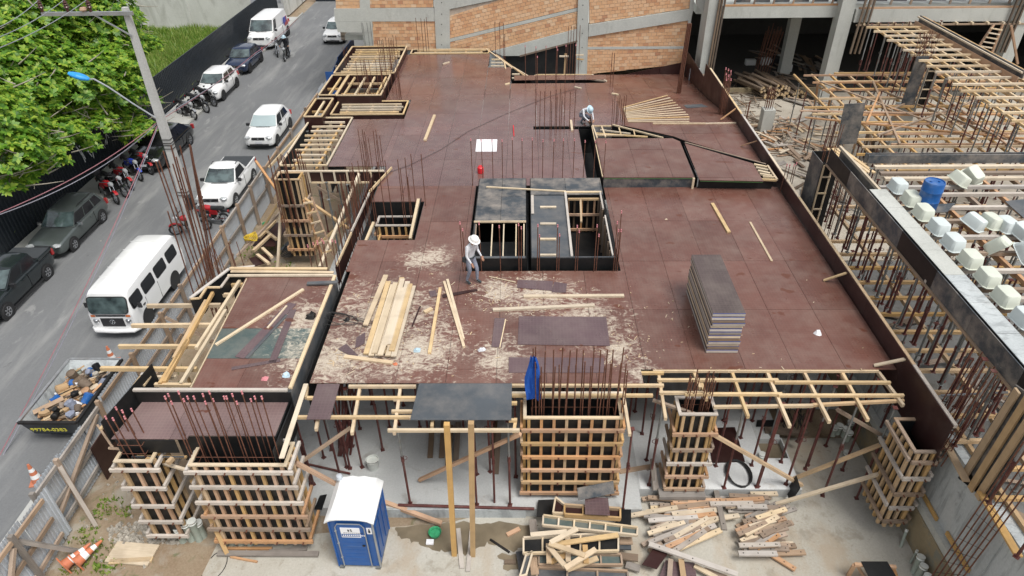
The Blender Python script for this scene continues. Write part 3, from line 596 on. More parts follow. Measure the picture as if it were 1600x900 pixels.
# open bay with studded back board
ob = T('beam_side_form', 'beam side form of five brown panels between pale studs facing the open bay', 'formwork', (-8, 25.4, 3.6))
ya = 25.45; zt = 3.75; xa, xb = PY(437,264,ya).x, PY(600,264,ya).x; zb = PY(500,285,ya).z
bar('rim', ob, (xa,ya,zt), (xb,ya,zt), .07, .06, 'wood_pale'); bar('rim', ob, (xa+1.2,ya-.02,zb), (xb-.4,ya-.02,zb), .07, .06, 'wood_pale'); side(ob, (xa+1.1,ya+.03), (xb,ya+.03), zb, zt, 'ply_dark')
for u in (465, 483, 503, 523, 543, 561, 580): x = PY(u,275,ya).x; bar('stud', ob, (x,ya-.02,zb), (x,ya-.02,zt), .07, .06, 'wood_pale')
side(ob, (xa,ya+.03), (xa+.9,ya+.03), zt-1.4, zt, 'ply_black')
for u in (438, 446, 455, 462): x = PY(u,275,ya).x; bar('stud', ob, (x,ya-.04,zt-1.5), (x,ya-.04,zt), .09, .08, 'wood_fresh')

# ================================================================= COLUMN FORMS
def column_form(label, x0, x1, y0, y1, z0, z1, nsx, nsy, wz, wmats=('wood_orange',), smat='wood_orange', rimm='wood_pale', over=.12, bolts=3, group=None, skip_right=False, wo=.0):
    t = T('column_formwork', label, 'column formwork', ((x0+x1)/2, (y0+y1)/2, z0), group=group)
    for (a, c, d, e) in ((x0,x1,y0,y0+.02),(x0,x1,y1-.02,y1),(x0,x0+.02,y0+.021,y1-.021),(x1-.02,x1,y0+.021,y1-.021)): box('black_panel', t, a, c, d, e, z0, z1-.02, 'ply_black')
    for k in range(nsx):
        x = x0+.08+(x1-x0-.16)*k/(nsx-1); w = .075
        box('stud', t, x-w/2, x+w/2, y0-.076, y0-.001, z0, z1-.05, smat if k % 3 else 'wood_yellow')
    for k in range(nsy):
        y = y0+.06+(y1-y0-.12)*k/max(1,nsy-1)
        box('stud', t, x0-.076, x0-.001, y-.037, y+.037, z0, z1-.05, 'wood_yellow'); box('stud', t, x1+.001, x1+.076, y-.037, y+.037, z0, z1-.05, 'wood_yellow')
    for i, z in enumerate(wz):
        m = wmats[i % len(wmats)]; o2 = over+random.uniform(-.03,.06)
        box('waler', t, x0-o2, x1+o2, y0-.145, y0-.078, z-.05, z+.05, m)
        for s, xx in ((-1, x0-.078), (1, x1+.078)):
            box('waler', t, min(xx, xx+s*.067), max(xx, xx+s*.067), y0-.075-random.uniform(0,.05), y1+.2, z+.02, z+.12, m)
        for k in range(bolts):
            x = x0+.1+(x1-x0-.2)*k/max(1,bolts-1)+.03; rod('tie_bolt', t, (x,y0-.21,z+.012), (x,y0-.12,z+.012), .022, 'steel_rust')
    for (p, q) in (((x0-.06,y0-.04),(x1+.06,y0-.04)),((x0-.06,y1+.03),(x1+.06,y1+.03)),((x0-.02,y0),(x0-.02,y1)),((x1+.02,y0),(x1+.02,y1))):
        bar('rim', t, (*p,z1), (*q,z1), .085, .045, rimm)
    return t
c1 = column_form('widest column formwork in the middle, orange timber grid over black panels', 0.0, 2.42, 12.45, 13.12, .08, 3.12, 8, 2, (.22,.68,1.18,1.7,2.22,2.72), ('wood_orange','wood_yellow','wood_orange'), bolts=4)
c2 = column_form('narrow square column formwork right of the widest one, four yellow studs in front', 3.98, 4.86, 12.62, 13.15, .05, 3.08, 4, 2, (.2,.72,1.25,1.8,2.4), ('wood_old','wood_orange','wood_white'), 'wood_yellow', 'wood_white', bolts=3)
box('base_boards', c2, 3.72, 5.0, 12.3, 12.6, 0.0, .12, 'wood_grey')
for k in range(4): bar('spare_board', c2, (3.62+k*.03,12.6,.05), (3.5+k*.03,12.9,1.0-.1*k), .1,.03,'wood_grey')
c3 = column_form('big left column formwork below the tall starter bars, ladder of pale walers', -8.05, -5.78, 10.95, 11.55, -.1, 3.05, 9, 3, (.1,.62,1.15,1.7,2.3,2.85), ('wood_orange','wood_old','wood_orange','wood_white','wood_white','wood_white'), 'wood_orange', 'wood_pale', over=.2, bolts=4)
box('foot_plank', c3, -8.2, -5.5, 10.65, 10.8, -.3, -.24, 'wood_grey')
c4 = column_form('small leftmost column formwork standing on rubble near the fence', -9.95, -9.12, 11.1, 11.75, -.05, 3.0, 3, 3, (.1,.7,1.35,2.05,2.75), ('wood_white',), 'wood_orange', 'wood_pale', over=.16, bolts=2)
c5 = column_form('column formwork against the right retaining wall with diagonal braces leaning on it', 9.42, 9.95, 11.45, 12.45, .12, 3.02, 3, 5, (.4,.95,1.5,2.1,2.7), ('wood_old','wood_white'), 'wood_yellow', 'wood_old', over=.05, bolts=2)
c6 = column_form('column formwork in the open bay beside the white car, ladder strapped to it', -9.95, -9.05, 24.75, 25.3, .15, 3.75, 4, 3, (.5,1.2,1.9,2.6), ('wood_orange','wood_old'), 'wood_yellow', 'wood_yellow', bolts=3)
c7 = column_form('sunken column formwork seen inside the small square deck opening', -5.55, -4.15, 22.3, 22.9, .1, 3.05, 6, 2, (.8,1.6,2.6), ('wood_orange',), 'wood_yellow', 'wood_white', over=.05, bolts=2)
bar('side_timber', c7, (-5.75,20.5,3.1), (-5.68,22.35,3.12), .09, .09, 'wood_pale'); bar('side_timber', c7, (-5.4,20.5,2.7), (-5.45,22.2,2.7), .06, .06, 'wood_yellow')
bar('side_timber', c7, P(641,374,3.1), P(654,312,3.65), .1, .12, 'wood_pale'); bar('side_panel', c7, P(647,376,3.0), P(659,318,3.3), .03, .5, 'ply_black')
lad = T('ladder', 'rough timber ladder strapped to the column formwork in the open bay', 'ladder', (-7.7, 20.7, .2))
for a, c in (((474,312),(506,405)),((487,308),(520,398))): bar('ladder_rail', lad, PY(*a,20.6), PY(*c,20.6), .05, .05, 'wood_orange')
for k in range(6): f = k/5; a = Vector((474+f*30,318+f*80,0)); bar('rung', lad, PY(474+f*30,318+f*78,20.55), PY(489+f*29,315+f*76,20.55), .05, .05, 'wood_fresh')

# ================================================================= STARTER BARS
def rebars(label, bars, cap=None, r=.016, ties=(), group=None, mat='steel_rust'):
    b0 = bars[0][0]; t = T('starter_bars', label, 'rebar', tuple(b0), group=group)
    for (a, c) in bars:
        rod('bar', t, a, c, r, mat, 6)
        if cap: rod('bar_cap', t, Vector(c)-Vector((0,0,.05)), Vector(c)+Vector((0,0,.04)), r*1.45, cap, 6)
    for z, pts in ties:
        for p, q in zip(pts, pts[1:]+pts[:1]): rod('stirrup', t, (*p,z), (*q,z), .009, mat, 5)
    return t
def row(u0, v0, u1, v1, zb, n, h, jit=.05, lean=.04, dub=0., zs=3.5):
    if zb < 2.65 and v0 > 600: zs = 3.1
    a, c = P(u0,v0,zs), P(u1,v1,zs); out = []; a.z = c.z = zb; h = h+.28
    for k in range(n):
        p = a.lerp(c, k/max(1,n-1))+Vector((random.uniform(-jit,jit), random.uniform(-jit,jit), 0))
        out.append((p, p+Vector((random.uniform(-lean,lean), random.uniform(-lean,lean), h+random.uniform(-.06,.08)))))
        if random.random() < dub: q = p+Vector((.07,.03,0)); out.append((q, q+Vector((random.uniform(-lean,lean),0,h*random.uniform(.75,.95)))))
    return out
rebars('long row of starter bars rising from the widest column formwork', row(829,640,965,640,2.6,13,2.25,.05,.05)+row(835,646,970,646,2.6,12,1.9,.05,.05,.2), ties=((2.9,[(.15,12.6),(2.3,12.6),(2.3,13.0),(.15,13.0)]),))
rebars('short starter bars with pink tips rising from the narrow column formwork', [(Vector((x,y,2.6)), Vector((x+.25*(x-4.4)*.2+.04,y+.02,4.15+random.uniform(-.1,.1)))) for x in (4.15,4.3,4.55,4.7) for y in (12.75,12.9,13.0)], ties=((2.95,[(4.1,12.7),(4.75,12.7),(4.75,13.05),(4.1,13.05)]),))
L1 = []
for k, u in enumerate((258,263,268,279,287,293,303,317,321,327,333,350,354,363,370,378,392,398,409)):
    ut, vt = u, 621+((k*7) % 3)*4-(8 if k % 2 else 0); Yb = 11.15+.3*((k*5) % 3)/2; L1.append((PY(u+33-.03*(u-258)*.9, 716, Yb)*1, None))
    top = PY(ut, vt, Yb-.0); base = Vector((top.x+random.uniform(-.05,.05), Yb, 2.3)); L1[-1] = (base, Vector((top.x, Yb, top.z)))
rebars('tall starter bars with pink caps rising from the big left column formwork', L1, 'cap_pink', ties=((3.1,[(-8,11.1),(-5.85,11.1),(-5.85,11.45),(-8,11.45)]),(2.85,[(-8,11.1),(-5.85,11.1),(-5.85,11.45),(-8,11.45)])))
rebars('six capped starter bars above the small leftmost column formwork', [(Vector((x,y,2.5)), Vector((x-.08,y,4.25))) for x, y in ((-9.8,11.3),(-9.6,11.25),(-9.5,11.5),(-9.35,11.3),(-9.3,11.55),(-9.7,11.6))], 'cap_pink', ties=tuple((z,[(-9.85,11.2),(-9.25,11.2),(-9.25,11.65),(-9.85,11.65)]) for z in (2.7,3.1,3.4)))
rebars('row of pink capped starter bars in front of the open lift shaft', row(723,424,958,424,3.2,9,1.75,.02,.02,.7), 'cap_pink', r=.015)
rebars('long row of pink capped starter bars behind the black core boxes', row(739,289,942,289,3.2,14,1.9,.02,.02), 'cap_pink', r=.014)
rebars('two capped bars at the right corner of the core', row(965,424,966,400,3.3,2,1.5,.02,.02), 'cap_pink', r=.014)
rebars('dark row of starter bars in a slot left of the crouching worker', row(836,200,897,200,3.0,9,2.0,.02,.02,.3))
rebars('starter bars in the slot by the far deck edge', row(822,129,898,129,3.0,6,2.15,.02,.04,.1), 'cap_pink')
rebars('cluster of tall bars against the dark opening in the brick wall', row(885,105,903,105,2.5,5,3.,.05,.04), None)
rebars('three tall bars before the leftmost brick panel', row(656,82,672,82,2.6,4,2.6,.05,.03,.3)); rebars('three tall bars before the sloping brick panel', row(775,84,786,84,2.6,3,2.4,.05,.03,.3))
rebars('pale bars against the concrete column at the building corner', row(570,78,582,78,2.4,4,2.4,.06,.03), None, mat='prop_grey')
rebars('thin cage of bars beside the timber fan', row(957,196,975,196,3.2,6,1.25,.06,.04)+row(960,190,975,190,3.2,4,1.3,.06,.04), None, r=.014)
rebars('twin bars at the step down to the ramp', row(953,135,958,135,3.,2,2.0,.02,.03), None)
rebars('thin bars standing in front of the square joist bay', row(563,155,626,150,3.0,12,2.2,.12,.06,.3), None, r=.013)
rebars('thin bars rising from the big joist bay', row(596,122,622,112,3.0,10,2.2,.12,.06,.3), None, r=.013); rebars('pair of thin bars at the left of the big joist bay', row(543,113,549,113,3.0,3,1.6,.1,.06), None, r=.012)
rebars('three thin bars on the violet panels right of the joist bay', row(621,155,626,155,3.3,4,1.5,.1,.05), None, r=.013)
rebars('four pairs of thin bars in the corner of the violet deck', row(566,268,597,268,3.0,5,2.0,.06,.05,.8), None, r=.014)
rebars('bars with bent tops rising over the small square opening', row(574,338,664,322,2.6,8,2.7,.08,.06,.4), None, r=.015)
rebars('forest of bars in the trench left of the small opening', row(536,385,566,322,2.2,12,2.4,.1,.08,.5), None, r=.016)
rebars('pink capped bars standing in the open bay corner', row(486,428,525,420,2.6,8,1.7,.12,.08), 'cap_pink', r=.014); rebars('tall bars over the far side of the open bay', row(536,330,572,300,2.4,9,2.2,.12,.08,.3), None, r=.014)
rebars('bars beside the small white car, tied in two clusters', row(432,292,455,290,1.6,7,2.9,.12,.1,.4), None, r=.02); rebars('second cluster of bars behind the fence by the small car', row(462,270,478,268,1.6,6,2.6,.12,.1,.4), None, r=.02)
PB = []
for (ua, va, ub, vb) in ((243,252,330,452),(248,251,338,452),(255,236,336,440),(270,256,345,450),(281,228,352,452),(296,226,362,450),(262,330,318,455),(267,227,340,440),(275,245,348,445),(286,262,356,452)):
    Yb = 19.2+random.uniform(-.3,.3); a = PY(ub-18,vb,Yb); c = PY(ua,va,Yb); PB.append((Vector((a.x,Yb,1.2)), Vector((c.x, Yb, c.z))))
rebars('tall leaning starter bars in front of the concrete street pole', PB, None, r=.024)
rebars('pair of bars beyond the street pole', [(PY(330,420,19.4), PY(296,226,19.4)), (PY(333,420,19.5), PY(298,228,19.5))], None, r=.022)
rebars('dark bundle of bars in the beam form beside the fence', row(330,440,380,424,2.8,8,1.5,.15,.1,.3), None, r=.014)
rebars('dense cage of long bars at the front right corner of the deck', [(Vector((9.95+.12*(k % 3), 11.4+.25*(k//3), 2.5)), Vector((10.25+.12*(k % 3), 11.45+.25*(k//3), 5.3+.2*(k % 2)))) for k in range(12)], None, r=.015, ties=tuple((z,[(9.95,11.35),(10.2,11.35),(10.2,12.1),(9.95,12.1)]) for z in (2.9,3.2,3.5,3.8)))
rebars('bars standing by the edge wall opposite the stacked panels', row(1292,348,1316,350,2.8,7,2.3,.07,.04), 'cap_pink', r=.014)
rebars('few capped bars at the edge wall near the wedge platform', row(1221,300,1232,300,2.8,4,1.6,.06,.04), 'cap_pink', r=.015)
rebars('rusty bar bundle lashed at the edge wall beside the ramp', [(Vector((9.55+.07*(k % 4), 32.5+.2*(k//4), 2.6)), Vector((9.55+.07*(k % 4), 32.5+.2*(k//4), 5.0+.2*(k % 3)))) for k in range(10)], 'cap_pink', r=.02)
rebars('bars inside the edge wall halfway up the ramp', row(1158,200,1168,198,2.6,5,1.8,.1,.04), None, r=.016)
rebars('rusty pilaster of bars at the far top corner of the deck', [(Vector((8.5+.08*(k % 3), 37.8+.1*(k//3), 2.4)), Vector((8.6+.08*(k % 3), 37.8+.1*(k//3), 6.2))) for k in range(6)], None, r=.035)

# ================================================================= PROPS
def make_prop(col, h=3.0, label='red steel prop', name='steel_prop'):
    t = T(name, label, 'prop', (0,0,-80)); o = Vector((0,0,-80)); mo, mi = col
    rod('outer_tube', t, o+Vector((0,0,.02)), o+Vector((0,0,h*.58)), .032, mo, 8); rod('inner_tube', t, o+Vector((0,0,h*.58)), o+Vector((0,0,h-.02)), .028, mi, 8)
    rod('collar', t, o+Vector((0,0,h*.54)), o+Vector((0,0,h*.60)), .044, mo, 8)
    b = MB(); b.tube([o+Vector((.07*math.cos(a)+.05,.03,h*.57+.07*math.sin(a))) for a in np.linspace(0,6.28,9)[:-1]], .009, mo, 4, True); b.build('handle', t)
    for z in (0, h-.02):
        b = MB(); b.box(-.06,.06,-.06,.06,-80+z,-80+z+.015,mo); b.build('end_plate', t)
    return t
props = {}
def prop(kind, foot, z1, label, group, lean=None):
    foot = Vector(foot); h = z1-foot.z; mats = {'red': ('prop_red','prop_red'), 'mix': ('prop_red','prop_grey'), 'grey': ('prop_grey','prop_grey'), 'galv': ('prop_red','prop_galv')}[kind]
    if kind not in props: props[kind] = [make_prop(mats), False]
    top = Vector(lean) if lean is not None else Vector((foot.x+random.uniform(-.04,.04), foot.y+random.uniform(-.04,.04), z1))
    d = (top-foot); q = d.to_track_quat('Z', 'Y').to_matrix().to_4x4() @ Matrix.Rotation(random.uniform(0,6.28), 4, 'Z'); M = Matrix.Translation(foot) @ q @ Matrix.Diagonal((1,1,d.length/3.0,1))
    src = props[kind][0]
    if not props[kind][1]:
        props[kind][1] = True; src.matrix_local = M; WM[src.name] = M; src['label'] = label; src['group'] = group; return src
    return copy_tree(src, M, label, group)
# children of props were placed relative to the Empty at the origin of each prop
UG = 'props under the front edge of the deck'; UL = 'steel prop holding the deck joists, foot on the concrete slab'
for (u, v, k, zt) in ((506,715,'red',3.2),(547,732,'red',3.2),(542,730,'red',3.2),(490,757,'red',3.1),(486,757,'mix',3.1),(518,703,'red',3.2),(551,697,'red',3.2),(598,703,'red',3.2),(641,787,'mix',3.3),(566,730,'mix',3.2),(535,758,'mix',3.2),(609,668,'red',3.2),
                      (656,668,'red',3.2),(745,789,'mix',3.35),(797,789,'mix',3.35),(745,741,'red',3.3),(766,737,'red',3.2),(773,797,'red',3.3),(806,745,'red',3.3),(973,797,'red',3.2),(992,643,'red',3.2),(1003,678,'red',3.2),(1010,719,'red',3.2),(1014,758,'mix',3.2),(1118,728,'red',3.3),(1131,762,'mix',3.3),
                      (1174,727,'red',3.3),(1182,761,'red',3.3),(1157,684,'red',3.2),(1184,760,'red',3.3),(1220,722,'red',3.3),(1228,757,'red',3.3),(1258,733,'mix',3.3),(1290,697,'red',3.3),(1262,727,'red',3.3),(1285,775,'mix',3.3),(1316,735,'red',3.3),(1338,779,'mix',3.3),(1356,715,'red',3.2),(1330,680,'red',3.2),(1246,690,'red',3.2),(1205,680,'grey',3.2)):
    z = 0 if v < 690 or u < 1000 or u < 1262 else GZ
    if u > 1262 and v > 690: z = GZ
    if u == 773: z = GZ
    zl = 'steel prop under the left front joists, behind the blue toilet' if u < 600 else 'steel prop beside the two tall yellow posts' if u < 820 else 'steel prop between the widest and the narrow column form' if u < 1030 else 'steel prop standing on or behind the white pad' if u < 1262 else 'steel prop in the right yard before the right column form'
    prop(k, P(u, v, z), zt, zl, UG)
for k in range(26):
    x = -5.0+(k % 9)*1.0+random.uniform(-.2,.2); y = 14.9+(k//9)*1.1+random.uniform(-.2,.2)
    prop(('red','mix')[k % 2], (x,y,0), 3.25, 'steel prop deep in the shade under the deck', UG)
for k in range(8): prop('red', (6.2+(k % 4)*.9, 15.3+(k//4)*1.1, 0), 3.25, 'steel prop deep in the shade under the deck', UG)
for (u, v) in ((500,302),(505,330),(513,362),(522,350),(530,392),(545,380),(520,300),(540,330),(552,350),(560,395),(528,300),(512,300),(548,310),(535,420)):
    prop(('mix','grey','red')[(u+v) % 3], P(u,v,0) , 3.3, 'steel prop on the slab seen through the open bay', 'props in the open bay')
pile = T('prop_pile', 'heap of red steel props leaning together under the deck', 'prop pile', P(430+100,700,0))
for k in range(12): a = P(533+random.uniform(-4,16),705+random.uniform(-8,10),.05); rod('prop_tube', pile, a, a+Vector((random.uniform(.1,.7),.5+random.uniform(0,.6),2.3)), .035, 'prop_red')
rod_ = tag(rod('steel_tube', None, P(481,725,.05), P(547,740,.05), .035, 'prop_red'), 'red prop tube lying on the slab behind the blue toilet', 'steel tube')

# ================================================================= NEIGHBOUR'S FORMWORK TO THE RIGHT
LZ2, UZ = 3.1, 5.75
nl = T('joist_grid', 'lower timber joist grid stretching over the whole neighbouring site', 'joist grid', (14, 24, LZ2))
ysL = [38.9,37.5,36.3,34.9,33.7,32.8,31.7,30.5,29.7,28.9,28.1,27.3,26.5]
for k, y in enumerate(ysL):
    xa = 14.5+max(0,(33-y))*-.1+random.uniform(-.6,.5) if y < 36 else 16.2; bar('joist', nl, (xa+ (1.2 if k % 3 == 0 else 0),y,LZ2+.04), (27,y+random.uniform(-.08,.08),LZ2+.04), .08, .1, 'wood_fresh' if k % 2 else 'wood_yellow')
for k in range(11): bar('joist', nl, (15.6+.1*k,38.6-k*1.18,LZ2+.03), (27,38.55-k*1.18,LZ2+.03), .07, .09, 'wood_orange'); bar('bearer', nl, (15.2+k*1.0,39,LZ2-.06), (15.2+k*1.0,26.3,LZ2-.06), .09, .1, 'wood_yellow')
for k in range(17):
    y = 23.4-k*.84; bar('joist', nl, (10.45 if y < 21.5 else 11.9,y,LZ2+.04), (17.5,y+random.uniform(-.05,.05),LZ2+.04), .1, .1, 'wood_yellow')
for k in range(7): bar('bearer', nl, (10.75+k*1.05,23.6,LZ2-.06), (10.75+k*1.05,8.5,LZ2-.06), .1, .12, 'wood_yellow')
# sub-level seen through the grid
for i in range(9):
    for j in range(6): prop(('grey','red','mix')[(i+2*j) % 3], (11.3+j*1.15+random.uniform(-.2,.2), 23.2-i*1.35+random.uniform(-.3,.3), 0), 2.95, 'steel prop standing under the lower joist grid', 'props under the lower joist grid')
for i in range(10):
    for j in range(6): prop(('grey','red','mix')[(i+2*j) % 3], (15.2+j*1.5+random.uniform(-.2,.2), 38-i*1.2+random.uniform(-.3,.3), 0), 2.95, 'steel prop standing under the lower joist grid', 'props under the lower joist grid')
for k in range(14): bar('loose_batten', nl, (13.5+random.uniform(0,8),25.5+random.uniform(0,11),LZ2+.12), (15.5+random.uniform(0,8),26.5+random.uniform(0,11),LZ2+.14), .09, .06, random.choice(('wood_fresh','wood_old','wood_orange')))
nu = T('joist_grid', 'upper rear joist grid of pale battens high on red props before the open garage', 'joist grid', (20.6, 33, 5.5))
for k in range(17):
    y = 39.4-k*.84; bar('joist', nu, (18.95+random.uniform(-.25,.2),y,5.5), (22.4+random.uniform(-.2,.15) if k < 10 else 25,y+random.uniform(-.04,.04),5.5), .1, .09, 'wood_pale' if k % 4 else 'wood_fresh')
for k in range(5): bar('bearer', nu, (19.3+k*.75,39.6,5.4), (19.3+k*.75,25.4,5.4), .09, .1, 'wood_fresh')
eb = T('beam_formwork', 'long narrow edge beam form along the right of the rear joist grid', 'beam formwork', (22.3, 34, 5.6))
pa, pb = P(1437,29,5.75), P(1600,117,5.75); bar('side_board', eb, pa, pb, .05, .35, 'ply_blackworn'); bar('rail', eb, pa+Vector((-.12,0,.1)), pb+Vector((-.12,0,.1)), .07, .07, 'wood_pale'); bar('rail', eb, pa+Vector((.14,0,.1)), pb+Vector((.14,0,.1)), .07, .07, 'wood_yellow'); bar('side_board', eb, pa+Vector((-.2,0,-.25)), pb+Vector((-.2,0,-.25)), .03, .3, 'wood_orange')
NP = 'props carrying the rear joist grid'; NL_ = 'steel prop between the lower timber grid and the rear battens'
for i in range(16):
    for j in range(4):
        prop(('galv','grey','mix','grey')[(i*3+j) % 4], (19.25+j*1.02+random.uniform(-.12,.12), 39.2-i*.86+random.uniform(-.2,.2), LZ2+.1), 5.35, NL_, NP)
for k in range(10): prop(('galv','red')[k % 2], (20.0+.45*k+random.uniform(-.1,.1), 41.4+.05*k, 0.0), 5.2, 'steel prop in the garage opening behind the rear joist grid', 'props in the garage opening')
# near upper grid beside the waffle forms
ng = T('joist_grid', 'near upper joist grid of weathered timbers around the blue drum', 'joist grid', (14, 17, UZ))
for y in (19.9,19.4,18.55,17.75,16.85,16.0,15.15,14.3,13.9,13.45,12.6,11.8): bar('joist', ng, (11.35+random.uniform(-.1,.1),y,UZ), (20,y+random.uniform(-.06,.06),UZ), .12, .1, 'wood_white' if random.random() < .5 else 'wood_old')
for k in range(6): bar('bearer', ng, (11.9+k*1.0,20.8,UZ-.12), (11.9+k*1.0,11.0,UZ-.12), .1, .12, 'wood_orange' if k % 2 else 'wood_old')
for y, m, z in ((21.35,'wood_pale',UZ+.02),(20.9,'wood_old',UZ),(20.55,'wood_pale',UZ-.02)): bar('joist', ng, (11.7,y,z), (22,y,z), .16, .09, m)
box('edge_board', ng, 11.6, 22, 21.7, 21.76, UZ-.02, UZ+.28, 'ply_blackworn'); box('edge_board', ng, 11.6, 22, 21.95, 22.0, UZ-.1, UZ+.24, 'ply_blackworn')
for (pts, z) in (((1570,315),(1600,312),(1600,342)), UZ+.1),:
    b = MB(); b.prism(ccw([tuple(P(u,v,z)[:2]) for u,v in pts]), z, z+.02, 'ply_slate'); b.build('loose_panel', ng)
b = MB(); b.prism(ccw([tuple(P(u,v,UZ+.08)[:2]) for u,v in ((1425,322),(1492,318),(1480,332),(1440,334))]), UZ+.08, UZ+.1, 'ply_blackworn'); b.build('loose_panel', ng)
for i in range(26): prop(('red','mix','grey')[i % 3], (10.98+random.uniform(-.05,.05), 22.2-i*.43+random.uniform(-.1,.1), LZ2+.1), 5.36, 'steel prop under the long black edge beam', 'props under the black edge beam')
for i in range(13):
    prop(('red','grey','mix','red')[i % 4], (11.0+random.uniform(-.05,.05), 22.0-i*.84+random.uniform(-.15,.15), LZ2+.1), 5.35, 'steel prop under the long black edge beam', 'props under the black edge beam')
    for j in range(5): prop(('grey','red','galv','mix')[(i+j) % 4], (11.75+j*1.0+random.uniform(-.15,.15), 21.8-i*.84+random.uniform(-.2,.2), LZ2+.1), 5.55, 'steel prop beneath the near upper joist grid', 'props beneath the near upper grid')
    bar('stub', ng, (10.72+random.uniform(-.12,.05), 21.9-i*.84, 5.4), (11.2, 21.9-i*.84, 5.4), .09, .09, 'wood_white')
for k in range(9): bar('stub', ng, (10.68,21.5-k*1.2,5.38), (11.1,21.5-k*1.2,5.38), .1,.1,'wood_old')
bm = T('edge_beam_form', 'long worn black beam form running beside the translucent waffle moulds', 'beam formwork', (10.9, 16, 5.6))
y = 22.5; k = 0
while y > 8.6:
    e = y-random.choice((1.8,2.4,2.0)); box('side_panel', bm, 10.62, 10.645, e+.006, y, 5.37, 5.93, 'ply_blackworn' if k % 3 else 'ply_black'); box('bottom_panel', bm, 10.65, 10.98, e+.006, y, 5.36, 5.38, 'ply_slate'); box('side_panel', bm, 10.985, 11.01, e+.004, y, 5.38, 5.90, 'ply_blackworn'); y = e; k += 1
box('bottom_rail', bm, 10.58, 10.66, 8.6, 22.5, 5.30, 5.36, 'wood_old'); y = 19.4
while y > 8.6: e = y-1.18; box('deck_strip', bm, 10.70, 11.22, e+.01, y, 5.93, 5.95, 'concrete_frame' if int(y*7) % 2 else 'concrete_wall'); y = e
box('rail', bm, 10.98, 11.06, 19.4, 22.7, 5.85, 5.95, 'wood_pale')
wf = None
def waffle(x, y, z, rot=0., tilt=(0,0), s=1., label=None, group='waffle moulds in a row'):
    global wf
    M = Matrix.Translation((x,y,z)) @ Matrix.Rotation(rot,4,'Z') @ Matrix.Rotation(tilt[0],4,'X') @ Matrix.Rotation(tilt[1],4,'Y') @ Matrix.Diagonal((s*.68,s,s*1.05,1))
    if wf is None:
        wf = T('waffle_mould', label, 'waffle mould', (0,0,-90)); b = MB(); N = 24
        prof = [(.43,0),(.43,.02),(.39,.025),(.37,.12),(.335,.33),(.31,.365),(.25,.375),(.0,.375)]; vs = []; fs = []
        for (r, h) in prof:
            for k in range(N):
                a = 2*math.pi*(k+.5)/N; c, s_ = math.cos(a), math.sin(a); e = max(abs(c)**1, abs(s_)**1); q = r/((abs(c)**8+abs(s_)**8)**.125)
                vs.append((c*q, s_*q, h-90))
        for i in range(len(prof)-1):
            for k in range(N): fs.append((i*N+k, i*N+(k+1) % N, (i+1)*N+(k+1) % N, (i+1)*N+k))
        b.add(vs, fs, 'waffle_white'); o = b.build('shell', wf, smooth=True); wf.matrix_local = M; WM[wf.name] = M; tag(wf, group=group); return wf
    return copy_tree(wf, M, label, group)
for k in range(13): waffle(11.55+random.uniform(-.03,.03), 19.35-k*.83, 5.96, random.uniform(-.05,.05), s=.80, label=('first','second','third','fourth','fifth','sixth','seventh','eighth','ninth','tenth','eleventh','twelfth','last')[k]+' waffle mould from the far end of the row along the black beam')
for (u, v, rt, tl, lb_) in ((1520,347,.5,(.25,.2),'tilted white waffle mould at the left of the loose group'),(1548,347,.2,(0,.1),'pale waffle mould in the middle of the loose group'),(1572,352,.1,(0,0),'waffle mould at the back of the loose group by the slate panel'),(1565,385,.9,(-.9,.2),'waffle mould standing on its edge in front of the loose group'),(1597,362,.3,(.2,0),'waffle mould cut by the frame edge, upper'),(1600,392,.2,(.6,.2),'waffle mould cut by the frame edge, lower'),(1520,272,.4,(.5,-.2),'upturned white waffle mould behind the blue drum'),(1497,280,.3,(.2,.4),'cream waffle mould lying beside the upturned one')):
    p = P(u, v, 6.0); waffle(p.x, p.y, 5.9, rt, tl, .78, lb_, None)
d = T('drum', 'tall blue plastic drum upright on the near upper grid', 'drum', (11.95, 18.35, 5.85))
b = MB(); b.lathe([(.0,0),(.27,0),(.29,.03),(.29,.28),(.30,.30),(.29,.32),(.29,.60),(.30,.62),(.29,.64),(.29,.86),(.27,.9),(.25,.9),(.25,.88),(.0,.88)], 'blue_drum', 28); b.build('body', d, smooth=True, local=True)
for x in (.12, -.12): b = MB(); b.lathe([(0,.91),(.035,.91),(.035,.88)], 'blue_drum', 10, (x,0,0)); b.build('bung', d, local=True)
# concrete post in the neighbour grid with black forms, corner form
cp = T('concrete_column', 'pale concrete column with black formwork still on its top, rear joist grid', 'column', (19.3, 34.1, -.1))
box('shaft', cp, 18.95, 19.75, 33.9, 34.5, -.1, 3.1, 'concrete_frame'); box('black_panel', cp, 18.9, 19.5, 33.85, 33.9, 3.1, 5.6, 'ply_blackworn')
for (p, q, m) in (((19.6,33.8,3.0),(19.6,33.8,5.5),'wood_pale'),((20.05,33.8,3.0),(20.05,33.8,5.5),'wood_old')): bar('stud', cp, p, q, .09, .06, m)
box('black_panel', cp, 19.6, 20.05, 33.86, 33.9, 3.0, 5.4, 'ply_black')
for k in range(6): bar('rung', cp, (19.55,33.78,3.1+k*.45), (20.1,33.78,3.1+k*.45), .05, .05, 'wood_pale')
rebars('tuft of thin bars poking through the rear joist grid', [(Vector((18.9+random.uniform(0,.9),33.9+random.uniform(0,.6),5.3)), Vector((18.9+random.uniform(-.1,1.),33.9+random.uniform(0,.7),6.6))) for _ in range(16)], None, r=.012)
cf = T('column_formwork', 'black column form standing alone at the head of the long black beam', 'column formwork', (10.9, 22.9, 1))
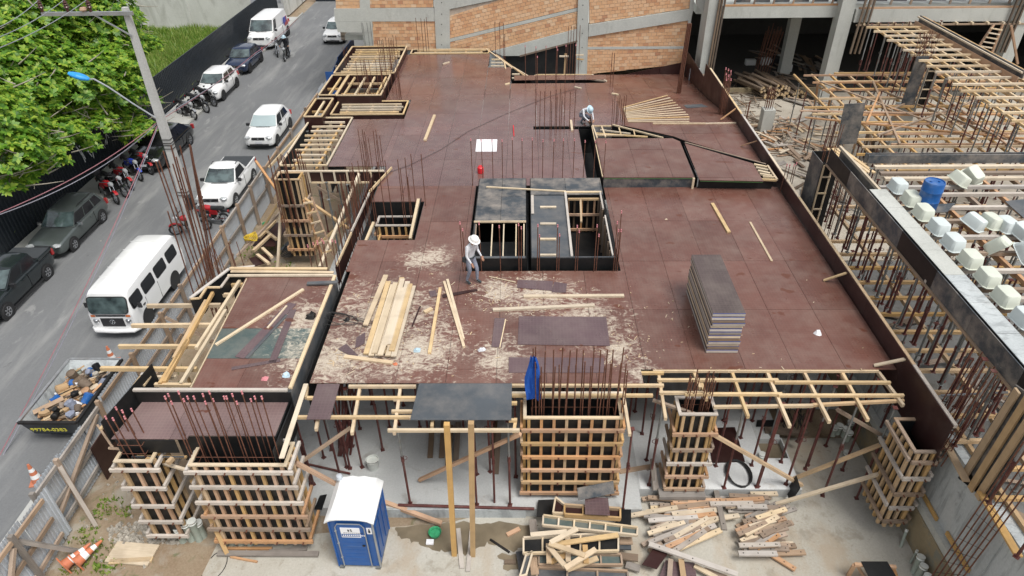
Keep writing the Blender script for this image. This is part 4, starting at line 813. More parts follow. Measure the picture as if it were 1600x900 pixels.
box('black_panel', cf, 10.5, 10.53, 22.55, 23.6, 1.0, 5.35, 'ply_blackworn'); box('black_panel', cf, 10.53, 11.1, 22.55, 22.58, 1.0, 5.35, 'ply_black'); box('black_panel', cf, 10.53, 11.1, 23.57, 23.6, 1.0, 5.35, 'ply_black')
for x in (10.56, 10.85): bar('stud', cf, (x,22.5,1), (x,22.5,5.3), .05, .05, 'wood_pale')
for k in range(6): bar('batten', cf, (10.55,22.48,1.6+k*.65), (10.88,22.48,1.6+k*.65), .05, .05, 'wood_pale')
rebars('short bars out of the lone black column form', [(Vector((10.6+.09*k,22.9+.12*(k % 2),4.5)), Vector((10.65+.09*k,23.0,6.6))) for k in range(6)], None, r=.013)
tag(bar('form_panel', None, P(1322,225,3.0)+Vector((0,0,0)), P(1318,225,3.0)+Vector((0,0,1.9)), .9, .04, 'ply_blackworn', up=(0,1,0)), 'worn black formwork panel upright at the left end of the lower grid', 'formwork panel')
pt = T('plank_stack', 'fresh long planks leaning down from the black beam to the courtyard floor', 'plank stack', P(1310,240,3))
for k in range(4): bar('plank', pt, P(1293+k*7,232,3.2), P(1345+k*7,270,3.1), .14, .05, 'wood_fresh')
# retaining wall
rw = T('retaining_wall', 'tall board-marked concrete retaining wall at the lower right', 'wall', (10.4, 12, 0))
y = 4.0; k = 0
while y < 24.4:
    e = min(y+2.6, 24.4); box('wall_panel', rw, 10.42+.012*(k % 2), 10.75, y+.004, e, .95, 2.98, 'concrete_wall'); y = e; k += 1
box('plinth', rw, 10.2, 10.75, 4, 24.4, GZ-.05, .72, 'concrete_stained'); box('ledge', rw, 10.24, 10.44, 4, 24.4, .725, .95, 'concrete_frame')
for (u0,v0,u1,v1,z) in ((1463,665,1510,752,3.02),(1532,768,1592,870,3.02)): bar('wall_plate', rw, P(u0,v0,z), P(u1,v1,z), .16, .05, 'wood_yellow')
for (u0,v0,u1,v1) in ((1430,750,1464,812),(1479,832,1514,893)): a, c = PX(u0,v0,10.38), PX(u1,v1,10.38); bar('batten', rw, a, c, .05, .12, 'wood_yellow')
ws = T('wall_formwork', 'slanting wall form with three broad yellow planks on a blackened panel', 'wall formwork', (10.4, 9, 2.6))
for (u0,v0,u1,v1) in ((1504,748,1590,610),(1516,765,1606,622),(1527,778,1622,634)):
    a, c = PX(u0,v0,10.36), PX(u1,v1,10.36); bar('plank', ws, a, c, .05, .17, 'wood_yellow', up=(1,0,0), roll=R_(90))
a, c, e, g = PX(1500,752,10.42), PX(1590,606,10.42), PX(1545,785,10.42), PX(1640,640,10.42); b = MB()
b.add([a+Vector((.0,.1,0)),c+Vector((0,.1,0)),g,e,a+Vector((.04,.1,0)),c+Vector((.04,.1,0)),g+Vector((.04,0,0)),e+Vector((.04,0,0))], [(0,1,2,3),(4,5,6,7),(0,1,5,4),(1,2,6,5),(2,3,7,6),(3,0,4,7)], 'ply_blackworn'); b.build('panel', ws)
RB = []
for k in range(6):
    a = PX(1455+k*10,900,10.0+.02*k)+Vector((0,0,-.3)); c = PX(1600+k*3,690+k*13,10.15+.02*k); RB.append((a,c))
t = rebars('long slanting cage of rusty bars crossing the bottom right corner', RB, None, r=.016)
for k in range(11): f = k/11; rod('stirrup', t, RB[0][0].lerp(RB[0][1],f), RB[5][0].lerp(RB[5][1],f), .006, 'steel_dark', 4)
for (fu,fv,hu,hv) in ((1545,785,1600,705),(1588,870,1612,850)):
    f = P(fu,fv,3.05); prop('galv', f, 5.4, 'steel prop foot resting on the retaining wall top', 'props on the retaining wall')
for (fu,fv) in ((1491,696),(1510,690),(1540,655),(1483,675),(1512,668)): prop('galv' if fu % 2 else 'grey', P(fu,fv,3.1), 5.5, 'steel prop foot resting on the retaining wall top', 'props on the retaining wall')
tag(rod('steel_tube', None, PX(1470,618,10.5), PX(1575,613,11.6), .03, 'prop_galv'), 'thin horizontal steel tube tied across the near props', 'steel tube')
dp = T('pipe_stubs', 'four capped pipe stubs at the very bottom right', 'pipes', P(1430,870,GZ))
def pipe(par, p, h, r=.075, mat='pipe_green', capm='pipe_white', tilt=(0,0)):
    p = Vector(p); q = p+Vector((tilt[0],tilt[1],h)); rod('pipe', par, p, q, r, mat, 12); rod('cap', par, q-(q-p).normalized()*.06, q+(q-p).normalized()*.02, r*1.15, capm, 12)
for (u, v, h, r, ti) in ((1428,895,.55,.09,(.05,.1)),(1432,905,.5,.09,(.05,.05)),(1440,918,.5,.09,(0,0)),(1407,855,.4,.04,(.15,.25)),(1422,880,.4,.03,(.1,.1))): pipe(dp, P(u,v,GZ), h, r, tilt=ti)
dp = T('pipe_stubs', 'three capped drain pipes rising between the two left column forms', 'pipes', P(290,845,GZ))
for (u, v, h) in ((287,845,.55),(300,843,.7),(312,843,.8),(318,838,.6)): pipe(dp, P(u,v,GZ), h, .105)
dp = T('pipe_stubs', 'row of capped drain pipes below the big left column form', 'pipes', P(380,850,GZ))
for u in (352,364,378,392): pipe(dp, P(u,852,GZ), .3, .09)
dp = T('pipe_stubs', 'white capped pipes on the slab under the right part of the deck', 'pipes', P(1305,680,0))
for (u, v) in ((1300,680),(1308,677),(1318,682),(1325,672),(1323,688)): pipe(dp, P(u,v,0), .35, .09)
for (u, v) in ((1190,715),(1322,712)): pipe(dp, P(u,v,0 if u < 1200 else GZ), .15, .09)

# ================================================================= BRICK BUILDING
WY = 43.25
def wpt(u, v): p = PY(u, v, WY); return (p.x, p.z)
bb = T('brick_building', 'unplastered orange brick building with concrete frame behind the deck', 'building', (0, WY, 0))
def wallpiece(name, px, mat, y0, y1, par=bb, pts=None):
    poly = ccw(pts or [wpt(u, v) for u, v in px]); n = len(poly)
    b = MB(); vs = [(x, y0, z) for x, z in poly]+[(x, y1, z) for x, z in poly]
    b.add(vs, [tuple(range(n)), tuple(range(n, 2*n))[::-1]]+[(i, n+i, n+(i+1) % n, (i+1) % n) for i in range(n)], mat); return b.build(name, par)
brick_mesh = {}; BN = [0]
def bricks(px, ang=0., single=False, off=0.):
    poly = ccw([wpt(u, v) for u, v in px]); ca, sa = math.cos(ang), math.sin(ang)
    rot = [(x*ca+z*sa, -x*sa+z*ca) for x, z in poly]; xs = [p[0] for p in rot]; zs = [p[1] for p in rot]
    bw, bh, g = .31, .20, .018; joined = MB(); r = 0; z = min(zs)
    wallpiece('mortar_bed', None, 'mortar', WY, WY+.25, pts=poly)
    while z < max(zs):
        x = min(xs)-(bw/2 if r % 2 else 0)-off
        while x < max(xs):
            c = clip_to([(x+g/2,z+g/2),(x+bw-g/2,z+g/2),(x+bw-g/2,z+bh-g/2),(x+g/2,z+bh-g/2)], rot)
            if len(c) >= 3 and area(c) > .006:
                c = [(a*ca-b_*sa, a*sa+b_*ca) for a, b_ in c]; y0 = WY-.014-random.uniform(0,.012); n = len(c)
                b = MB() if (single and BN[0] < 296) else joined
                b.add([(a,y0,q) for a,q in c]+[(a,WY,q) for a,q in c], [tuple(range(n))]+[(i, n+i, n+(i+1) % n, (i+1) % n) for i in range(n)], 'brick_clay')
                if b is not joined: b.build('brick', bb, recalc=False); BN[0] += 1
            x += bw
        z += bh; r += 1
    if joined.v: tag(joined.build('brickwork', bb, recalc=False), kind='stuff')
sl_ = math.atan2(wpt(905,13)[1]-wpt(703,62)[1], wpt(905,13)[0]-wpt(703,62)[0])
bricks(((919,57),(1079,31),(1068,100),(917,116)), .03, True); bricks(((582,33),(680,33),(684,78),(584,78)), 0, True)
bricks(((525,-40),(562,-40),(562.5,13),(525,13)), 0); bricks(((578,-40),(676,-40),(677,11.5),(578,12)), 0)
bricks(((702,15),(790,-3),(905,-40),(905,11),(703,60)), sl_); bricks(((703,66),(905,17),(903,44),(770,79),(703,79)), sl_); bricks(((921,-40),(1086,-40),(1083,12),(921,37)), .10)
F0, F1 = WY-.05, WY+.3
wallpiece('concrete_frame', ((561,-45),(577.5,-45),(578.5,13),(562.5,13)), 'concrete_frame', F0, F1); wallpiece('concrete_frame', ((522,13.2),(678,12),(680,33),(582,33.2),(582,33.2),(523.5,33.2)), 'concrete_frame', F0-.005, F1)
wallpiece('concrete_frame', ((524.5,33.4),(582,33.4),(582.5,50),(528,50)), 'concrete_frame', F0-.01, F1); wallpiece('concrete_frame', ((566,50),(583,50),(584.5,80),(570,80)), 'concrete_frame', F0, F1)
wallpiece('concrete_frame', ((676,-45),(702,-45),(703.5,80),(682,80)), 'concrete_frame', F0-.03, F1); wallpiece('concrete_frame', ((702.5,-30),(800,-30),(790,-4),(702.5,14)), 'concrete_frame', F0-.02, F1)
wallpiece('lintel_strip', ((703,60.3),(905,11.5),(905,16.6),(703,65.6)), 'concrete_frame', F0+.02, F1); wallpiece('lintel_strip', ((918,73),(1073,72),(1072.5,76),(918,77)), 'concrete_frame', WY-.035, WY+.1)
wallpiece('sloping_beam', ((770,79.5),(903,44.5),(901.5,63),(812,86.5),(785,86.5)), 'concrete_frame', F0-.06, F1); wallpiece('sloping_beam', ((920,38),(1083.5,12.5),(1079,30.5),(919,56.6)), 'concrete_frame', F0-.06, F1)
wallpiece('concrete_frame', ((904.5,-45),(921.5,-45),(916.5,125),(899,125)), 'concrete_frame', F0-.09, F1); wallpiece('concrete_frame', ((1083,-45),(1091,-45),(1074,66),(1071,66)), 'concrete_frame', F0-.07, F1)
wallpiece('opening_shade', ((786,87),(812,87),(902,64),(899,130),(800,130)), 'ply_black', WY+.02, WY+.1); wallpiece('timber_strip', ((812,85.5),(902,62),(902,64.5),(812,88)), 'wood_dark', F0-.1, WY)  # flat black sheet gives the shade inside the opening below the sloping beam
wallpiece('mortar_bed', ((572,78),(905,78),(905,140),(560,140)), 'concrete_wall', WY+.11, WY+.3)
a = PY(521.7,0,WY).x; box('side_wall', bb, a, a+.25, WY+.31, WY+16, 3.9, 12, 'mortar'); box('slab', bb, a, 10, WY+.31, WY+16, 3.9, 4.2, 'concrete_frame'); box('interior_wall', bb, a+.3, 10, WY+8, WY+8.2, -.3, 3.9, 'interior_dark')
for (z, x) in ((2.0, -10.5),): pass
for k in range(5): z0 = wpt(912,10)[1]
for v in (8,30,52,74,96): p = PY(911-.02*v, v, F0-.09); rod('tie_hole', bb, p+Vector((0,-.012,0)), p+Vector((0,.01,0)), .03, 'steel_dark')
for v in (4,22,38,54,70): p = PY(690, v, F0-.03); rod('tie_hole', bb, p+Vector((0,-.012,0)), p+Vector((0,.01,0)), .03, 'steel_dark')
tp = T('timber_post', 'short pale timber post with cross piece in front of the dark opening', 'timber post', PY(882,115,42.2)); bar('post', tp, PY(882,118,42.2), PY(884,84,42.2), .12, .1, 'wood_yellow'); bar('cross_piece', tp, PY(874,88,42.1), PY(888,88,42.1), .08, .08, 'wood_pale')
bar('cross_piece', tp, PY(900,86,42.9), PY(912,86,42.9), .07, .07, 'wood_pale'); bar('cross_piece', tp, PY(901,92,42.9), PY(912,93,42.9), .07, .07, 'wood_yellow')
# garage building
gb = T('parking_structure', 'raw concrete parking structure with black open bays at the top right', 'building', (20, WY, 0))
gz = PY(1200,27,WY).z; gz2 = PY(1200,9,WY).z; X1 = PY(1128,27,WY).x
box('beam', gb, X1, 19.4, WY-.15, WY+.3, gz, gz2, 'concrete_frame'); y2 = WY-.8; za, zb_ = PY(1450,34,y2).z, PY(1450,14,y2).z; box('beam', gb, 19.35, 40, y2, y2+.4, za, zb_, 'concrete_frame')
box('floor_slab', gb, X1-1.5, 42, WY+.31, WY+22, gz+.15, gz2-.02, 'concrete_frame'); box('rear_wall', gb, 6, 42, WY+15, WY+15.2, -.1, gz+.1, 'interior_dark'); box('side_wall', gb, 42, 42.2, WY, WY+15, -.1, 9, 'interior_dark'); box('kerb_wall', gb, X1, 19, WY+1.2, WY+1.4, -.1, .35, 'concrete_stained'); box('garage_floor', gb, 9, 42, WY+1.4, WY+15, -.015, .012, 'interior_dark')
def pillar(u0, v0, u1, v1, w, d, y): 
    a = PY(u0,v0,y); z1_ = 9.5; box('pillar', gb, a.x-w/2, a.x+w/2, y, y+d, -.1, z1_, 'concrete_frame')
a = PY(1303,90,WY-.6); box('pillar', gb, a.x-.35, a.x+.45, WY-.7, WY+.1, -.1, 9.5, 'concrete_frame'); box('pillar', gb, a.x-1.0, a.x+.1, WY-.72, WY-.1, -.1, gz-.0, 'concrete_frame') if False else None
a = PY(1107,70,WY-1.5); box('pillar', gb, a.x-.35, a.x+.35, WY-1.6, WY-.2, -.1, 9.5, 'concrete_frame'); a = PY(1236,70,WY+5); box('pillar', gb, a.x-.35, a.x+.35, WY+5, WY+5.6, -.1, gz+.1, 'concrete_frame')
a = PY(1580,60,WY-.6); box('pillar', gb, a.x-.3, a.x+.4, WY-.9, WY+.1, -.1, 9.5, 'concrete_frame')
for u in (1116,1120,1124,1340,1347,1354,1572,1580,1586): a = PY(u,40,WY-1.7 if u < 1200 else WY-.95); bar('shutter_post', gb, (a.x,a.y,1.5 if u < 1200 else 3.2), (a.x+.15,a.y,8.5), .09, .12, 'wood_dark')
for k in range(26): x = X1+.6+k*1.15; bar('upper_post', gb, (x,WY-.0,gz2), (x+.25,WY-.05,gz2+2.8), .13, .1, 'wood_old'); box('upper_panel', gb, x+.12, x+1.0, WY+.2, WY+.24, gz2+.15, gz2+3, 'ply_slate' if k % 3 else 'ply_blackworn')
bar('sill_timber', gb, (X1,WY-.1,gz2+.06), (19.3,WY-.1,gz2+.06), .1, .1, 'wood_orange'); bar('sill_timber', gb, (19.5,y2+.1,zb_+.06), (40,y2+.1,zb_+.06), .1, .1, 'wood_orange')
for k in range(18): bar('formwork_stub', gb, (19.9+k*.9,y2-.25,za-.05), (19.9+k*.9,y2+.35,za-.05), .1, .1, 'wood_pale')
bar('formwork_ledger', gb, (19.5,y2-.1,za-.13), (38,y2-.1,za-.13), .1, .08, 'wood_old')
for (u,v,w_,h_,m) in ((1104,48,.0,0,''),): pass
wallpiece('side_beam', ((1087,-20),(1112,-20),(1112,28),(1105,30),(1086,4)), 'concrete_frame', WY-.5, WY-.2, gb)
sc = T('corrugated_screen', 'crumpled corrugated sheet and board screen between the brick wall and first pillar', 'screen', P(1090,100,1)); a = PY(1083,95,WY-2); box('sheet', sc, a.x-.1, a.x+.5, WY-2, WY-1.95, .2, 2.7, 'sheet_galv'); box('board', sc, a.x+.52, a.x+1.0, WY-2.1, WY-2.05, .2, 2.4, 'wood_old')
tw = T('scaffold_tower', 'small timber tower with ladder in the black bay at the top right', 'scaffold', (25, 38, 3))
for (a, c) in (((1553,38),(1530,72)),((1567,38),(1550,82)),((1580,40),(1590,100))): bar('post', tw, PY(*a,38.5), PY(*c,38.5), .1, .1, 'wood_orange')
for k in range(6): bar('rung', tw, PY(1548-k*4,44+k*7,38.4), PY(1566-k*4,47+k*7,38.4), .08, .06, 'wood_pale')
# courtyard clutter
pdl = T('concrete_pedestal', 'short concrete column stub with bars beside the edge wall', 'column', P(1192,205,0)); a = P(1193,206,0); box('stub', pdl, a.x-.3, a.x+.35, a.y-.3, a.y+.3, 0, 1.4, 'concrete_frame')
rebars('bars above the concrete stub in the courtyard', [(Vector((a.x-.2+.12*(k % 4), a.y-.15+.25*(k//4), 1.2)), Vector((a.x-.2+.12*(k % 4), a.y-.15+.25*(k//4), 2.6))) for k in range(8)], None, r=.02)
a = P(1190,125,0); rebars('tall thin bars standing in the middle of the courtyard rubble', [(Vector((a.x-.5+.17*(k % 6), a.y+.4*(k//6), 0)), Vector((a.x-.2+.2*(k % 6), a.y+.4*(k//6), 3.4+random.uniform(-.3,.3)))) for k in range(12)], None, r=.022)
def scatter(name, cx, cy, rx, ry, n, l0, l1, mats, label, group, cat, z=.0, hz=.5, w=(.04,.12), ang=None, angj=3.2, fall=1.):
    for k in range(n):
        t = random.uniform(0, 6.283); r = math.sqrt(random.random())*fall; x, y = cx+math.cos(t)*rx*r, cy+math.sin(t)*ry*r
        a = random.uniform(-angj, angj)+(ang or 0); L = random.uniform(l0, l1); h = z+.03+hz*(1-r)*random.random()
        d = Vector((math.cos(a)*L/2, math.sin(a)*L/2, random.uniform(-.06,.06)*L)); ww = random.uniform(*w)
        tag(bar(name, None, Vector((x,y,h))-d, Vector((x,y,h))+d, ww, random.uniform(.025,.05), random.choice(mats), roll=random.uniform(-.3,.3)), label, cat, group)
a = P(1235,215,0); scatter('scrap_board', a.x, a.y, 2.6, 3.0, 90, .5, 1.8, ('wood_orange','wood_pale','wood_old','wood_white'), 'splintered scrap board in the courtyard heap of broken formwork', 'scrap boards in the courtyard heap', 'scrap wood', 0, .7, (.06,.2))
a = P(1180,125,0)
lg = T('log_pile', 'pile of round timber poles with pale cut ends in the courtyard', 'log pile', P(1210,135,0))
for k in range(95):
    q = P(1186+random.uniform(0,72), 149, .2); q.z = .1+.9*random.random()*(1-abs(q.x-16)/3); q.y += random.uniform(-.3,.3); p1 = q+Vector((-.8+random.uniform(-.5,.5), 2.2+random.uniform(-.6,.6), random.uniform(0,.2))); rod('pole', lg, q+Vector((0,.02,0)), p1, .09, 'wood_dark', 7); rod('cut_end', lg, q+Vector((0,-.01,0)), q+Vector((0,.02,0)), .088, 'wood_fresh', 7)
a = P(1150,175,0); scatter('brushwood_stick', a.x, a.y, 3.2, 6.5, 120, .5, 2.0, ('wood_dark','wood_old','wood_dark'), 'thin dark stick scattered over the courtyard sand', 'sticks scattered over the courtyard', 'stick', 0, .25, (.025,.06))
a = P(1250,105,0); scatter('worn_plank', a.x, a.y, 2.6, 4.5, 46, 1.2, 3.2, ('wood_grey','wood_old','ply_blackworn','wood_dark'), 'weathered plank in the tangle before the garage pillar', 'weathered planks before the garage pillar', 'plank', 0, .6, (.12,.3), ang=1.9, angj=.7)
a = P(1292,165,0); scatter('worn_plank', a.x-.8, a.y+.5, 1.3, 2.2, 14, 1.0, 2.4, ('wood_grey','ply_blackworn','wood_old'), 'weathered plank in the tangle before the garage pillar', 'weathered planks before the garage pillar', 'plank', 0, .5, (.1,.3), ang=2.2, angj=.6)
for k, (u, v) in enumerate(((1220,98),(1226,102),(1223,92),(1228,109),(1172,99),(1196,99))):
    p = P(u, v, .1+.0*k); tag(box('concrete_block', None, p.x-.35, p.x+.35, p.y-.2, p.y+.2, .0, .38+.1*(k % 2), 'concrete_white'), 'pale block lying near the dark garage threshold', 'block', 'pale blocks at the garage threshold')
b = MB(); b.lathe([(0,.6),(.4,.5),(.55,.2),(.6,0)], 'net_dark', 12, tuple(P(1210,100,0))); tag(b.build('tarpaulin', smooth=True), 'bunched black tarpaulin beside the pale blocks', 'tarpaulin')
scatter('worn_plank', 17, 31, 4.5, 6, 60, .8, 3.0, ('wood_grey','wood_old','wood_dark'), 'old plank on the dark floor below the lower joist grid', 'planks below the lower joist grid', 'plank', 0, .3, (.08,.25))
scatter('worn_plank', 13.5, 17, 2.4, 6, 40, .8, 2.4, ('wood_grey','wood_old','wood_dark'), 'old plank on the dark floor below the lower joist grid', 'planks below the lower joist grid', 'plank', 0, .3, (.08,.25))
tr_ = T('trestle', 'rough pole trestle at the left edge of the lower joist grid', 'trestle', P(1275,175,0))
for (a, c) in (((1278,132),(1271,178)),((1301,138),(1291,180))): bar('leg', tr_, P(*a,2.9), P(*c,0), .12, .12, 'wood_orange')
bar('rail', tr_, P(1279,131,2.95), P(1335,127,3.1), .1, .12, 'wood_yellow'); bar('brace', tr_, P(1281,137,2.7), P(1308,152,1.5), .1, .08, 'wood_yellow')
for (u0,v0,z0,u1,v1,z1,m) in ((1341,208,3,1330,246,0,'wood_orange'),(1357,208,3,1350,245,0,'wood_dark'),(1352,195,3,1371,244,0,'wood_old'),(1392,240,1.2,1405,268,0,'wood_orange'),(1379,258,.3,1408,240,1.4,'wood_orange'),(1370,200,3,1362,242,0,'wood_dark'),(1384,200,3,1378,262,0,'wood_dark')):
    tag(bar('timber_strut', None, P(u0,v0,z0), P(u1,v1,z1), .11, .11, m), 'dark timber strut under the left end of the lower joist grid', 'strut', 'struts under the lower grid')
for (u0,v0,u1,v1,m,lb_) in ((1280,242,1296,249,'wood_orange','short reddish timber on the courtyard sand by the black form'),(1251,276,1285,278,'wood_pale','pale timber lying left of the lone black form'),(1258,297,1280,296,'wood_pale','second pale timber nearer the edge wall'),(1260,240,1287,270,'wood_dark','long thin dark stick on bare sand'),(1342,257,1356,258,'wood_dark','short dark timber beyond the black beam head')):
    tag(bar('timber', None, P(u0,v0,.06), P(u1,v1,.06), .12, .08, m), lb_, 'timber')

# ================================================================= STREET SIDE
fb = T('corrugated_fence', 'long black corrugated metal fence between the parked cars and the grass lot', 'fence', (-23.1, 35, SZ)); y = 5.; FT = 2.15
def corr(name, par, x, y0, y1, z0, z1, mat, amp=.03, pitch=.25, lean=0.):
    b = MB(); n = max(2, int((y1-y0)/pitch)); vs = []; fs = []
    pr = [(0,0),(.35,0),(.45,1),(.9,1),(1,0)]; pts = []
    for k in range(n):
        for (f, a) in pr[:-1]: pts.append((y0+(k+f)*(y1-y0)/n, a*amp))
    pts.append((y1, 0))
    for (yy, a) in pts: vs += [(x+a,yy,z0),(x+a+lean,yy,z1)]
    for k in range(len(pts)-1): fs.append((2*k,2*k+2,2*k+3,2*k+1))
    m = len(vs); vs += [(v[0]-.006,v[1],v[2]) for v in vs]; fs += [tuple(m+q for q in f[::-1]) for f in fs]
    b.add(vs, fs, mat); return b.build(name, par, recalc=False)
while y < 66: corr('sheet', fb, -23.1+random.uniform(-.01,.01), y, y+2.0, SZ, FT, 'fence_black', .045, .22); bar('post', fb, (-23.16,y,SZ), (-23.16,y,FT-.05), .08, .08, 'fence_black'); y += 2.01
bar('cap_rail', fb, (-23.1,5,FT), (-23.1,66,FT), .06, .04, 'fence_black')
for (y0, h) in ((33.2,1.15),(34.0,.95),(35.2,1.2)):      # pale spray lettering, unreadable strokes
    b = MB()
    for k in range(7): yy = y0+random.uniform(-.4,.4); zz = .9+random.uniform(-.3,.5); b.beam((-23.04,yy,zz), (-23.04,yy+random.uniform(-.25,.25),zz+random.uniform(.2,.6)), .05, .012, 'white_plastic', up=(1,0,0))
    b.build('graffiti', fb)
# far walls and gates
ww = T('boundary_wall', 'weathered white plastered wall at the back of the grass lot', 'wall', (-33, 66, 0))
xa, xb = P(150,30,SZ).x, P(393,24,SZ).x
y = 62.1; X = -23.7; k = 0
while X > -75: e = X-5.5; box('wall_panel', ww, e+.02, X, y, y+.25, SZ, 2.9+.0*k if X > -42 else 2.6, 'wall_white'); box('wall_pier', ww, X-.15, X+.15, y-.06, y-.002, SZ, 2.95, 'wall_white'); X = e; k += 1
gr_ = T('metal_gate', 'light grey slatted gate at the far end of the street', 'gate', (-22.6, 72, SZ))
for k in range(9): box('slat', gr_, -24.0, -22.3, 71.8, 71.9, SZ+.1+k*.3, SZ+.36+k*.3, 'gate_grey')
for x in (-24.1, -22.2): box('post', gr_, x-.1, x+.1, 71.7, 72, SZ, SZ+3.2, 'gate_grey')
mw_ = T('garden_wall', 'mossy concrete wall beside the far pavement', 'wall', (-22.1, 76, SZ)); 
for k in range(6): box('wall_panel', mw_, -22.4, -22.1, 67+k*3, 69.97+k*3, SZ, SZ+1.7, 'wall_white')
bk = T('corrugated_fence', 'black sheet fence closing the street at the very top', 'fence', (-17, 72.3, SZ)); x = -20.9
while x < -9: b = MB(); b.box(x, x+.98, 72.4, 72.43, SZ, 2.9, 'fence_black'); b.build('sheet', bk); x += 1.0
sb = T('blue_hoarding', 'blue painted sheet hoarding bending round the rear corner of the site', 'fence', (-11.5, 44, SZ))
for (u0,v0,u1,v1) in ((527,90,552,58),(519,112,527,93)): 
    a, c = P(u0,v0,1.9), P(u1,v1,1.9); n = 3
    for k in range(n): p, q = a.lerp(c,k/n), a.lerp(c,(k+.97)/n); bar('sheet', sb, (p.x,p.y,.8), (q.x,q.y,.8), .03, 2.2, 'sheet_blue')
a = P(513,95,1.9); c = P(520,112,1.9); bar('sheet', sb, (c.x-.5,c.y,.8), (c.x+.35,c.y,.8), .03, 2.2, 'sheet_blue'); bar('post', sb, (c.x+.2,c.y+.3,-.3), (c.x+.2,c.y+.3,2.2), .12, .12, 'wood_grey')
# site fence of galvanised sheets
sf2 = T('site_fence', 'galvanised sheet hoarding on timber rails between street and building site', 'fence', (-12.7, 20, SZ)); FX = -12.75
y = 8.2; k = 0
while y < 42:
    e = y+1.08; lean = random.uniform(-.06,.04); top = 1.55+random.uniform(-.05,.06)-(.25 if 28 < y < 31 else 0)
    corr('sheet', sf2, FX+random.uniform(-.02,.02)+(.22 if y < 11.1 else 0), y+.01, e+.02, SZ, top, 'sheet_galv', .022, .12, lean); y = e; k += 1
for (y0, y1, x, m) in ((8.2,11.1,FX+.3,'wood_old'),(11.2,14.6,FX+.08,'wood_grey'),(14.7,19.5,FX+.08,'wood_old'),(19.6,25,FX+.08,'wood_old'),(25.1,30,FX+.08,'wood_grey'),(30.1,41,FX+.08,'wood_old')):
    for z in (1.5, .65): bar('rail', sf2, (x,y0,z+random.uniform(-.06,.06)), (x+random.uniform(-.03,.05),y1,z+random.uniform(-.08,.08)), .06, .13, m)
    if y1 < 30: bar('rail', sf2, (x,y0,-.05), (x,y1,.05), .06, .12, m)
for y in (8.4,9.9,11.15,12.2,14.4,16.6,18.7,20.4,22.8,24.6,26.5,28.2,30.3,32.5,35,38): bar('post', sf2, (FX+.15+(.22 if y < 11 else 0),y,GZ), (FX+.13+(.22 if y < 11 else 0),y+random.uniform(-.05,.05),1.7), .12, .1, 'wood_grey' if int(y) % 2 else 'wood_old')
for (a, c, m) in (((FX+.2,9.9,1.5),(FX+.85,10.8,GZ),'wood_grey'),((FX+.15,12.2,1.45),(FX+.8,11.6,GZ),'wood_grey'),((FX+.12,11.4,.3),(FX+.12,14.2,1.35),'wood_old'),((FX+.3,8.6,0),(FX+.3,9.8,1.3),'wood_old'),((FX+.2,18.8,1.4),(FX+1.1,19.6,GZ),'wood_old'),((FX+.2,22.5,1.3),(FX+1.2,23.2,GZ),'wood_grey')): bar('brace', sf2, a, c, .1, .1, m)
box('spare_sheet', sf2, FX+.3, FX+.34, 13.2, 14.3, GZ, 1.0, 'ply_dark')
# timbers braced round the open bay (left of the violet deck)
for (u0,v0,z0,u1,v1,z1,m,lb_) in ((463,272,3.6,402,370,.2,'wood_fresh','long diagonal brace from the bay frame down to the fence side'),(440,305,2.6,434,419,.0,'wood_pale','upright pale timber standing in the open bay'),(400,252,2.2,440,308,1.9,'wood_orange','short orange timber leaning out over the white pickup'),(420,262,2.0,478,198,3.4,'wood_fresh','thin yellow batten rising behind the rebar clusters'),
    (438,303,2.9,470,303,2.9,'wood_yellow','short yellow crosshead over the bay column formwork'),(465,303,2.9,545,357,2.2,'wood_yellow','broad yellow plank sloping down to the bay edge rail'),(561,272,3.7,500,417,2.8,'wood_pale','long pale batten crossing the open bay'),(495,292,2.6,540,318,1.6,'wood_old','dark plank sloping under the studded side form'),(502,378,1.0,545,340,2.,'wood_fresh','short brace at the foot of the bay column form'),
    (370,400,.3,438,332,1.4,'wood_old','low brace timber by the fence in the open bay'),(338,222,.4,362,262,-.2,'wood_grey','dark rail lying along the fence')):
    if u0 == 338: continue
    tag(bar('brace_timber', None, P(u0,v0,z0), P(u1,v1,z1), .1, .09, m), lb_, 'timber brace')
for (u0,v0,u1,v1) in ((405,372,430,345),(396,392,424,366),(410,388,425,402),(414,360,432,374),(402,398,420,412)):
    tag(bar('spare_timber', None, P(u0,v0,.5), P(u1,v1,.6), .12, .1, 'wood_fresh'), 'short thick timber in the jumble beside the fence', 'timber', 'thick timbers jumbled beside the fence')
for (u0,v0,u1,v1,w_) in ((412,385,436,348,1.0),(402,400,411,412,.7)): tag(bar('form_panel', None, P(u0,v0,.35), P(u1,v1,.4), w_, .03, 'ply_dark'), 'brown offcut panel under the jumbled timbers' if u0 == 412 else 'small brown offcut panel nearest the box rim', 'panel')
tag(bar('form_panel', None, P(445,382,.1), P(459,384,.1), .9, .03, 'ply_slate'), 'small grey panel lying at the foot of the bay column', 'panel')
b = MB(); c0 = P(452,398,0)
for k in range(5): b.tube([c0+Vector((.35*math.cos(a+.3*k)*(1-.1*k), .3*math.sin(a), .06+.05*k)) for a in np.linspace(0,6.28,14)[:-1]], .02, 'cable_black', 5, True)
tag(b.build('cable_coil'), 'black cable coil on the soil below the bay column form', 'cable coil')
b = MB(); c0 = P(392,372,.8)
for k in range(7): b.tube([c0+Vector((.28*math.cos(a)*(1-.06*k), .22*math.sin(a+.2*k), .02*k+.08*math.sin(3*a+k))) for a in np.linspace(0,6.28,16)[:-1]], .018, 'cable_yellow', 5, True)
tag(b.build('hose_coil'), 'yellow hose coiled on the ledge beside the fence', 'hose')
